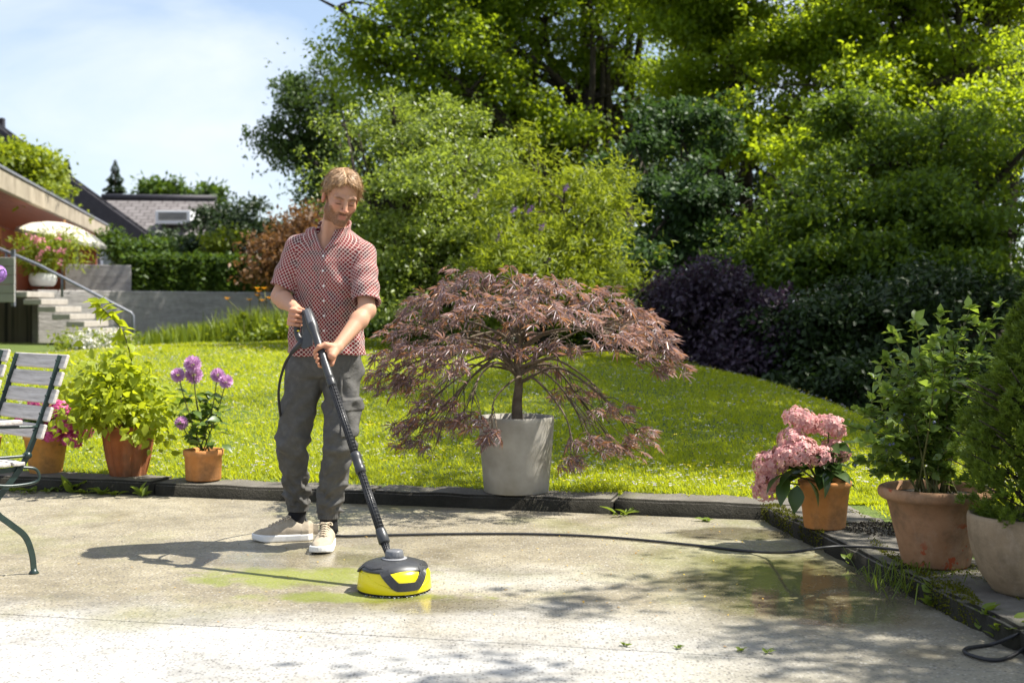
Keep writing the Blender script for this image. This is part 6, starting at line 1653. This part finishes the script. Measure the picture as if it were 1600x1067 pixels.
for bz in (1.375, 1.305, 1.235, 1.165, 1.095, 1.025):
    bx_ = VX0 + (bz - 1.39) * -0.01
    o = link('button', bme, M['button'], shirt, loc=(bx_, surf_y(f_shirt, bx_, bz) - 0.001, bz)); o.rotation_euler = (PI / 2, 0, 0)

# ---- trousers
hip_r, kn_r, an_r = V3(-0.985, 6.150, 0.83), V3(-1.058, 6.150, 0.49), V3(-1.050, 6.275, 0.155)
hip_l, kn_l, an_l = V3(-0.815, 6.145, 0.83), V3(-0.812, 6.045, 0.505), V3(-0.880, 6.140, 0.140)
def f_trousers(p):
    z = p[:, 2]
    d = np.maximum(s_torso(p, -0.004), z - 0.955)
    d = smax(d, 0.80 - z, 0.02)
    for hp, kn, an, s in ((hip_r, kn_r, an_r, 0.0), (hip_l, kn_l, an_l, 2.1)):
        leg = smin(s_cone(p, hp, kn, 0.096, 0.0700), s_cone(p, kn, an + V3(0, 0, 0.03), 0.0700, 0.056), 0.03)
        ca = an + (kn - an) * np.clip((z - an[2]) / (kn[2] - an[2]), -0.3, 1)[:, None]
        ang = np.arctan2(p[:, 0] - ca[:, 0], -(p[:, 1] - ca[:, 1]))
        lowm = sstep(-z, -0.42, -0.20); knm = np.exp(-((z - kn[2] + 0.03) / 0.085) ** 2); thm = sstep(z, 0.55, 0.70)
        asy = 0.35 + 0.65 * np.sin(ang * 1.0 + z * 26 + s) ** 2
        w = 0.0080 * asy * np.sin(z * 88 + 1.9 * ang + 2.4 * np.sin(ang * 1.0 + s) + 1.2 * np.sin(ang * 2 + s)) * lowm
        w = w + 0.0040 * asy * np.sin(z * 150 - 2 * ang + 3.0 * np.sin(ang * 2 + 1 + s)) * lowm
        w = w + 0.0085 * asy * np.sin(z * 70 + 1.5 * ang + 2.5 * np.sin(ang + 0.6 + s)) * knm
        w = w + 0.0045 * np.sin((p[:, 0] - hp[0]) * 60 * (1 if s else -1) + z * 48 + np.sin(z * 20)) * thm
        w = w + 0.0035 * np.sin(ang * 5 + z * 22 + s) + 0.0030 * np.sin(ang * 3 - z * 60 + s) * np.sin(z * 17 + s)
        crs = np.abs(np.sin(z * 34 + 1.7 * np.sin(ang + s) + 0.9 * ang)) ** 5 * 0.0065 * (lowm + knm) + np.abs(np.sin(z * 21 - 2.2 * ang + s)) ** 6 * 0.006
        leg = leg - w - crs
        cuff = s_cone(p, an + V3(0, 0, 0.012), an + V3(0, 0, -0.016), 0.053, 0.051) - 0.0012 * np.sin(ang * 26)
        leg = smax(leg, an[2] + 0.012 - z, 0.012)
        cuff = smax(cuff, an[2] - 0.018 - z, 0.004)
        leg = smin(leg, cuff, 0.006)
        d = smin(d, leg, 0.022)
    # fly fold
    d = d + 0.004 * np.exp(-((p[:, 0] + 0.895 + 0.02 * (z - 0.85)) / 0.006) ** 2) * (p[:, 1] < 6.1) * sstep(z, 0.70, 0.78)
    # cargo pocket on the outside of the left thigh
    qx = p[:, 0] + 0.740; qz = z - 0.615
    pk = np.maximum(np.abs(qx + 0.02 * qz) - 0.075, np.abs(qz) - 0.088)
    fl = np.maximum(np.abs(qx + 0.02 * qz) - 0.078, np.abs(qz - 0.062) - 0.030)
    d = d - 0.010 * sstep(-pk, -0.003, 0.004) * (p[:, 0] > -0.80) - 0.006 * sstep(-fl, -0.002, 0.003) * (p[:, 0] > -0.80)
    # slanted front pocket
    d = d - 0.003 * sstep(0.010 - np.abs(p[:, 0] + 0.757 - 0.28 * (z - 0.86)), -0.002, 0.002) * (z > 0.80) * (p[:, 1] < 6.15)
    return d
_m = Mat('trouser_cloth'); _v = _m.coords()
_c = _m.ramp(_m.noise(_v, 26, 5, 0.65, 0.5), [(0.30, (0.075, 0.072, 0.067)), (0.52, (0.092, 0.088, 0.082)), (0.72, (0.118, 0.113, 0.106))])
_m.color(_c); _m.set(Roughness=0.8); _m.b.inputs['Specular IOR Level'].default_value = 0.2
_h = _m.math('ADD', _m.noise(_m.coords(scale=(1, 1, 2.2)), 12, 3, 0.5, 1.5), _m.math('MULTIPLY', _m.noise(_v, 420, 2), 0.12))
_m.bump(_h, 0.35, 0.012)
M['trousers'] = _m.m
mt, TP, TF = sdf_mesh('trousers', f_trousers, (-1.20, 5.88, 0.10), (-0.66, 6.40, 0.97), 0.0036)
pchild('trousers', mt, M['trousers'])
M['sock'] = simple('sock', (0.010, 0.010, 0.012), rough=0.95, bump=0.4, bscale=250)
for an, tilt in ((an_r, V3(-0.010, 0.0, 0)), (an_l, V3(0.0, 0.006, 0))):
    a = Vector(list(an)); t_ = Vector(list(tilt))
    pchild('sock', MB().tube([a + Vector((0, 0, 0.03)), a + Vector((0, 0, -0.02)), a + t_ + Vector((0, 0, -0.055)), a + t_ * 2 + Vector((0, 0, -0.085))], [0.042, 0.042, 0.044, 0.046], 18).mesh('sock'), M['sock'])

# ---- shoes (local x = towards the toe)
def plan(x):      # half width of the sole along its length
    return np.interp(x, [-0.008, 0.0, 0.02, 0.06, 0.13, 0.20, 0.25, 0.278, 0.290, 0.298], [-0.03, 0.012, 0.034, 0.038, 0.040, 0.049, 0.046, 0.030, 0.010, -0.03])
def yc(x): return np.interp(x, [0, 0.12, 0.22, 0.29], [0, 0.002, -0.004, -0.012])
def f_sole(p):
    d = np.abs(p[:, 1] - yc(p[:, 0])) - plan(p[:, 0]) - 0.004
    zt = 0.034 + 0.004 * sstep(p[:, 0], 0.20, 0.29)
    zb = 0.012 * sstep(p[:, 0], 0.22, 0.30)
    return smax(d * 0.75, np.maximum(p[:, 2] - zt, zb - p[:, 2]), 0.006)
def f_upper(p):
    top = np.interp(p[:, 0], [-0.01, 0.02, 0.05, 0.085, 0.12, 0.17, 0.22, 0.26, 0.285, 0.295], [0.075, 0.096, 0.090, 0.104, 0.116, 0.090, 0.068, 0.058, 0.044, 0.03])
    w = np.maximum(plan(p[:, 0]), -0.004) * (1 - 0.35 * sstep(p[:, 2], 0.04, 0.12)) - 0.001
    yy = (p[:, 1] - yc(p[:, 0])) / np.maximum(w, 0.004)
    d1 = (np.abs(yy) - 1) * np.maximum(w, 0.004)
    dz = p[:, 2] - (0.030 + (top - 0.030) * np.sqrt(np.clip(1 - 0.75 * np.clip(yy, -1, 1) ** 2, 0, 1)))
    d = smax(d1 * 0.8, dz * 0.7, 0.012)
    d = smax(d, 0.026 - p[:, 2], 0.002)
    hole = s_ell(p, (0.052, 0.0, 0.135), (0.050, 0.029, 0.062))
    d = smax(d, -hole, 0.006)
    toe = sstep(p[:, 0] - 0.205 + 0.7 * np.abs(p[:, 1]), -0.0015, 0.0015)      # toe cap seam
    heel = sstep(0.055 - p[:, 0] - 0.25 * (p[:, 2] - 0.05), -0.0015, 0.0015)
    return d + 0.0022 * toe - 0.0018 * heel
M['suede'] = simple('suede', (0.34, 0.285, 0.21), (0.43, 0.365, 0.28), 40, 0.85, 0.3, 300, 0.2)
M['sole'] = simple('sole_rubber', (0.72, 0.70, 0.66), (0.80, 0.79, 0.76), 25, 0.55)
M['lace'] = simple('lace', (0.52, 0.43, 0.31), rough=0.9)
msole = sdf_mesh('sole', f_sole, (-0.03, -0.08, -0.015), (0.32, 0.08, 0.06), 0.0035)[0]
mup = sdf_mesh('upper', f_upper, (-0.03, -0.08, 0.0), (0.32, 0.08, 0.15), 0.0032)[0]
ml = MB()
for k in range(6):
    x0 = 0.120 + k * 0.0165; zt = float(np.interp(x0, [0.12, 0.17, 0.22], [0.118, 0.092, 0.070])) + 0.0015
    for sy in (-1, 1):
        ml.tube([(x0 - 0.003, sy * 0.021, zt - 0.0135), (x0, sy * 0.011, zt - 0.0025), (x0 + 0.004, 0, zt), (x0 + 0.009, -sy * 0.013, zt - 0.006)], 0.0026, 6)
ml.tube(spline([(0.118, -0.006, 0.119), (0.105, -0.026, 0.118), (0.125, -0.034, 0.108), (0.124, -0.012, 0.119)], 5), 0.0024, 6)
ml.tube(spline([(0.118, 0.006, 0.119), (0.106, 0.026, 0.118), (0.126, 0.034, 0.108), (0.124, 0.012, 0.119)], 5), 0.0024, 6)
mlace = ml.mesh('laces')
for heel, toe, lift in ((ground_at(483, 843), ground_at(394, 846), 0), (ground_at(512, 850), ground_at(501, 867), 0)):
    d = (toe - heel).normalized(); rz = math.atan2(d.y, d.x); heel = toe - d * 0.29
    sh = empty('shoe', (0, 0, 0)); sh.parent = person
    sh.location = Vector((heel.x, heel.y, 0.001)) - person.location; sh.rotation_euler = (0, 0, rz); sh.scale = (1.0, 1.02, 1.0)
    link('upper', mup, M['suede'], sh); link('sole', msole, M['sole'], sh); link('laces', mlace, M['lace'], sh)
# ------------------------------------------------------------------ pressure washer lance with patio brush head
M['plastic'] = simple('black_plastic', (0.028, 0.028, 0.030), (0.040, 0.040, 0.042), 60, 0.38, 0.1, 400)
M['plastic_grey'] = simple('grey_plastic', (0.038, 0.039, 0.041), (0.050, 0.051, 0.054), 60, 0.36)
M['knob_grey'] = simple('knob_plastic', (0.12, 0.122, 0.13), (0.15, 0.152, 0.16), 60, 0.35)
M['ring_grey'] = simple('ring_plastic', (0.30, 0.30, 0.31), rough=0.35)
M['yellow'] = simple('yellow_plastic', (0.82, 0.66, 0.004), (0.85, 0.70, 0.006), 20, 0.28, spec=0.5)
M['rubber'] = simple('rubber', (0.016, 0.016, 0.018), (0.026, 0.026, 0.028), 40, 0.5)
M['bristle'] = simple('bristle', (0.012, 0.012, 0.012), rough=0.9)

lance = empty('pressure_washer_lance', (W_BOT.x, W_BOT.y, 0), 0,
              'black lance with trigger grip and round yellow floor-scrubbing head', 'pressure washer')
def lchild(name, mb, mat, parent=None, bevel=0.0, **kw):
    o = mb.build(name, mat, parent or lance, bevel=bevel, **kw)
    if parent is None: o.matrix_parent_inverse = Matrix.Translation(-lance.location)
    return o
wdir = W_DIR; wside = wdir.cross(Vector((0, 1, 0))).normalized(); wfr = wside.cross(wdir).normalized()
def wring(t, r, sq=1.0, dx=0.0):
    c = wand(t)
    return [c + wside * (math.cos(a) * r * sq) + wfr * math.sin(a) * r for a in [2 * PI * k / 16 for k in range(16)]]
def wloft(prof, name, mat, parent=None):
    mb = MB(); vs, fs = [], []
    for t, r, *q in prof: vs += wring(t, r, q[0] if q else 1.0)
    n = len(prof)
    for i in range(n - 1):
        for k in range(16):
            fs.append((i * 16 + k, i * 16 + (k + 1) % 16, (i + 1) * 16 + (k + 1) % 16, (i + 1) * 16 + k))
    fs.append(tuple(range(16))[::-1]); fs.append(tuple((n - 1) * 16 + k for k in range(16)))
    mb.add(vs, fs, True)
    return lchild(name, mb, mat, parent)
# gun body: flat top end, shoulder, long barrel, collar
gun = wloft([(-0.012, 0.010, 0.9), (-0.008, 0.017, 0.9), (0.0, 0.0225, 0.9), (0.05, 0.0250, 0.95), (0.080, 0.0240), (0.096, 0.0185), (0.15, 0.0180), (0.29, 0.0185), (0.300, 0.0178), (0.303, 0.0150)], 'gun_body', M['plastic_grey'])
wloft([(0.303, 0.0195), (0.306, 0.0205), (0.330, 0.0205), (0.334, 0.0185)], 'coupling', M['plastic'])
lchild('top_plate', MB().box(wand(0.03) - wfr * 0.0195 - Vector((0, 0.004, 0)), (0.020, 0.010, 0.075), Matrix((wside, wfr, -wdir)).transposed()), M['knob_grey'], gun, bevel=0.004)
lchild('grip', MB().tube(spline([Vector(p) for p in GRIP], 6), [0.016, 0.017] + [0.0150] * 21 + [0.018, 0.019][:2], 12), M['plastic'])
tr = [GRIP[1] + Vector((0.018, -0.004, -0.03)), GRIP[2] + Vector((0.026, -0.006, -0.02)), GRIP[3] + Vector((0.020, -0.002, -0.005))]
lchild('trigger', MB().tube(spline(tr, 5), 0.006, 8), M['plastic_grey'])
lchild('trigger_lock', MB().box(GRIP[3] + Vector((0.004, -0.012, 0.018)), (0.010, 0.008, 0.006)), M['yellow'], bevel=0.002)
web = [at(472, 492, 5.82), at(488, 496, 5.80), at(489, 540, 5.78), at(474, 546, 5.81), at(468, 540, 5.83), at(474, 520, 5.82)]
lchild('handle_web', MB().prism(web, (0, 0.024, 0), (0, -0.012, 0)), M['plastic_grey'], gun, bevel=0.004)
hs0, hs1 = at(476, 530, 5.82), at(455, 552, 5.83)
lchild('hose_boot', MB().tube([hs0, hs0.lerp(hs1, 0.35), hs1], [0.016, 0.0135, 0.0095], 12), M['plastic'])
for t, o in ((0.155, 0.0), (0.215, 0.0), (0.272, 0.0)):
    lchild('screw', MB().tube([wand(t) - wfr * 0.0170 + wside * -0.005, wand(t) - wfr * 0.0184 + wside * -0.005], 0.0032, 10), M['rubber'], gun)
def lattice_tube(t0, t1, r0, r1, name):
    mb = MB(); n = 40
    mb.tube([wand(t0), wand(t1)], [r0 * 0.80, r1 * 0.80], 14)
    L = (wand(t1) - wand(t0)).length
    for k in range(12):
        a = 2 * PI * k / 12; o0 = (wside * math.cos(a) + wfr * math.sin(a))
        mb.tube([wand(t0) + o0 * r0 * 0.90, wand(t1) + o0 * r1 * 0.90], 0.0018, 5)
    m = int(L / 0.017)
    for i in range(m + 1):
        t = t0 + (t1 - t0) * i / m; r = r0 + (r1 - r0) * i / m
        c = wand(t)
        mb.tube([c - wdir * 0.0012, c + wdir * 0.0012], r * 0.97, 16, smooth=False)
    return lchild(name, mb, M['plastic'])
lattice_tube(0.334, 0.615, 0.0175, 0.0175, 'extension_tube')
wloft([(0.612, 0.018), (0.616, 0.0225), (0.632, 0.0235), (0.640, 0.0210), (0.668, 0.0205), (0.672, 0.0230), (0.690, 0.0225), (0.694, 0.018)], 'coupling', M['plastic'])
lattice_tube(0.692, 0.915, 0.0170, 0.0190, 'extension_tube')
wloft([(0.912, 0.0195), (0.917, 0.0215), (0.938, 0.0235), (0.962, 0.0240), (0.966, 0.0200)], 'coupling', M['plastic_grey'])
lattice_tube(0.964, 1.02, 0.0180, 0.0110, 'nozzle')

# brush head
BC = Vector((-0.472, 5.135, 0.0)); BR = 0.1475; FACE = math.radians(-90 + 25)
head = empty('brush_head', BC - lance.location); head.parent = lance
def outl(a, r):      # slightly pinched round plan, a little longer to the front
    d = a - FACE
    return r * (1.0 + 0.018 * math.cos(2 * d) + 0.012 * math.cos(4 * d))
def shell_r(z):      # radius of the yellow shell at height z
    return float(np.interp(z, [0.010, 0.014, 0.03, 0.055, 0.075, 0.090, 0.100, 0.108], [0.140, BR, BR * 1.0, BR * 0.985, BR * 0.955, BR * 0.90, BR * 0.80, BR * 0.62]))
def top_z(a):        # upper edge of the yellow skirt: high at the sides, swooping low at the front
    return 0.098
mb = MB(); prof = [(shell_r(z), z) for z in (0.010, 0.014, 0.022, 0.034, 0.048, 0.060, 0.070, 0.080, 0.088, 0.095, 0.101, 0.106)]
mb.lathe(prof, (0, 0, 0), 72, True, lambda a, r, z: outl(a, r))
mb.build('yellow_housing', M['yellow'], head)
# lower belt that swoops up at both sides of the chevron
mb = MB(); vs, fs = [], []; N = 96
for i in range(N):
    a = 2 * PI * i / N; d = math.atan2(math.sin(a - FACE), math.cos(a - FACE))
    zt = 0.030 + 0.052 * min(1.0, (abs(d) / 1.25) ** 1.7)
    for z, o in ((0.0105, 0.001), (0.013, 0.0032), (zt - 0.004, 0.0032), (zt, 0.0006), (zt, -0.004)):
        r = outl(a, shell_r(max(z, 0.014)) + o); vs.append((r * math.cos(a), r * math.sin(a), z))
for i in range(N):
    j = (i + 1) % N
    for k in range(4): fs.append((i * 5 + k, j * 5 + k, j * 5 + k + 1, i * 5 + k + 1))
mb.add(vs, fs, True); mb.build('belt', M['yellow'], head)
# dark cover: dome cap with side edges
mb = MB()
def cov(a, r, z):
    d = math.atan2(math.sin(a - FACE), math.cos(a - FACE))
    return outl(a, r) * (1.0 - 0.10 * math.exp(-(d / 0.5) ** 2) * (z < 0.112))
mb.lathe([(0.133, 0.086), (0.138, 0.0905), (0.136, 0.097), (0.122, 0.108), (0.100, 0.117), (0.078, 0.122), (0.060, 0.125), (0.02, 0.126)], (0, 0, 0), 72, True, cov)
cover = mb.build('cover', M['plastic_grey'], head)
# carrying arch on the left and chevron on the front, both following the shell
def band(name, pts, width, lift, mat, th=0.010, par=None):
    """pts: (angle from front in rad, height along shell) polyline -> raised strip on the housing"""
    mb = MB(); vs, fs = [], []
    n = len(pts)
    def sp(d, h):
        a = FACE + d
        if h <= 0.100: r = outl(a, shell_r(h)); z = h
        else:
            z = 0.100 + (h - 0.100) * 0.30; r = outl(a, shell_r(0.100)) - (h - 0.100) * 1.0
        nn = Vector((math.cos(a), math.sin(a), 0.25 if h < 0.09 else 1.2)).normalized()
        return Vector((r * math.cos(a), r * math.sin(a), z)), nn
    for i in range(n):
        w = width[i] if hasattr(width, '__len__') else width
        p, q = pts[max(i - 1, 0)], pts[min(i + 1, n - 1)]
        tx, ty = (q[0] - p[0]) * 0.145, q[1] - p[1]; l = math.hypot(tx, ty) or 1
        nx, ny = -ty / l * w / 0.145, tx / l * w
        c = [sp(pts[i][0] - nx, pts[i][1] - ny), sp(pts[i][0] + nx, pts[i][1] + ny)]
        vs += [c[0][0] - c[0][1] * 0.004, c[0][0] + c[0][1] * lift, c[1][0] + c[1][1] * lift, c[1][0] - c[1][1] * 0.004]
    for i in range(n - 1):
        for k in range(4):
            fs.append((i * 4 + k, i * 4 + (k + 1) % 4, (i + 1) * 4 + (k + 1) % 4, (i + 1) * 4 + k))
    fs.append((3, 2, 1, 0)); fs.append(tuple((n - 1) * 4 + k for k in range(4)))
    mb.add(vs, fs, False)
    return mb.build(name, mat, par or head, bevel=0.003)
def dense(pl, n=6):
    out = []
    for (a, b), (c, d) in zip(pl[:-1], pl[1:]):
        out += [(a + (c - a) * k / n, b + (d - b) * k / n) for k in range(n)]
    return out + [pl[-1]]
band('chevron', dense([(-0.86, 0.150), (-0.74, 0.108), (-0.33, 0.047), (-0.25, 0.040), (0.25, 0.040), (0.33, 0.047), (0.74, 0.108), (0.86, 0.150)], 6), 0.0165, 0.0085, M['plastic'])
band('carrying_arch', dense([(-0.74, 0.108), (-1.1, 0.100), (-1.55, 0.104), (-1.85, 0.080)], 8), 0.0060, 0.012, M['plastic'])
band('carrying_arch', dense([(0.74, 0.108), (1.1, 0.100), (1.55, 0.104), (1.85, 0.080)], 8), 0.0060, 0.012, M['plastic'])
mb = MB(); mb.lathe([(0.050, 0.1255), (0.052, 0.128), (0.049, 0.1295), (0.040, 0.130)], (0, 0, 0), 40); mb.build('knob_ring', M['ring_grey'], head)
mb = MB(); mb.lathe([(0.0385, 0.129), (0.0375, 0.142), (0.0350, 0.156), (0.0320, 0.160), (0.014, 0.161)], (0, 0, 0), 64, True, lambda a, r, z: r * (1.0 - (0.035 if (math.sin(a * 16) > 0.35 and z < 0.152) else 0)))
mb.build('knob', M['knob_grey'], head)
mb = MB(); mb.lathe([(0.120, 0.001), (0.146, 0.0015), (0.1475, 0.012), (0.130, 0.0125)], (0, 0, 0), 72, True, lambda a, r, z: outl(a, r))
mb.build('bristle_skirt', M['bristle'], head)
# foam drops at the skirt
_r = rng(31); pos = []
for _ in range(90):
    a = FACE + _r.normal() * 0.6; rr = outl(a, 0.149 + abs(_r.normal()) * 0.004)
    pos.append((BC.x + rr * math.cos(a), BC.y + rr * math.sin(a), 0.002 + abs(_r.normal()) * 0.003))
pos = np.array(pos)
M['foam'] = simple('foam', (0.85, 0.86, 0.88), rough=0.2)
tag(link('foam', leaves_mesh('foam', pos, rand_unit(_r, 90), rand_unit(_r, 90), _r.uniform(0.002, 0.006, 90), T_LEAF), M['foam']), 'white foam at the edge of the scrubbing head', 'foam', kind='stuff')

# ------------------------------------------------------------------ hose
hz = 0.0085
hp = [hs1, at(444, 572, 5.90), at(436, 605, 5.98), at(437, 640, 6.08), at(446, 700, 6.34), at(462, 765, 6.52), at(478, 812, 6.56)]
hp += [ground_at(px, py, hz) for px, py in ((497, 829), (527, 837), (590, 836), (700, 834), (830, 834), (950, 839), (1080, 851), (1160, 860))]
hp += [ground_at(1205, 863, 0.03), ground_at(1240, 862, 0.092), ground_at(1300, 854, 0.094), ground_at(1365, 855, 0.094), ground_at(1440, 862, 0.094), ground_at(1530, 862, 0.094)]
hp += [Vector((2.12, 5.2, 0.094)), Vector((2.10, 4.6, 0.094)), ground_at(1640, 960, 0.094), ground_at(1585, 992, 0.05), ground_at(1550, 1006, hz), ground_at(1512, 1012, hz), ground_at(1510, 1020, hz), ground_at(1545, 1030, hz), ground_at(1580, 1025, hz), ground_at(1640, 990, 0.05), Vector((1.95, 4.2, 0.094)), Vector((2.3, 4.1, 0.094))]
tag(MB().tube(spline(hp, 10), 0.0065, 8).build('hose', M['rubber']), 'black high-pressure hose running from the trigger grip across the wet concrete', 'hose')
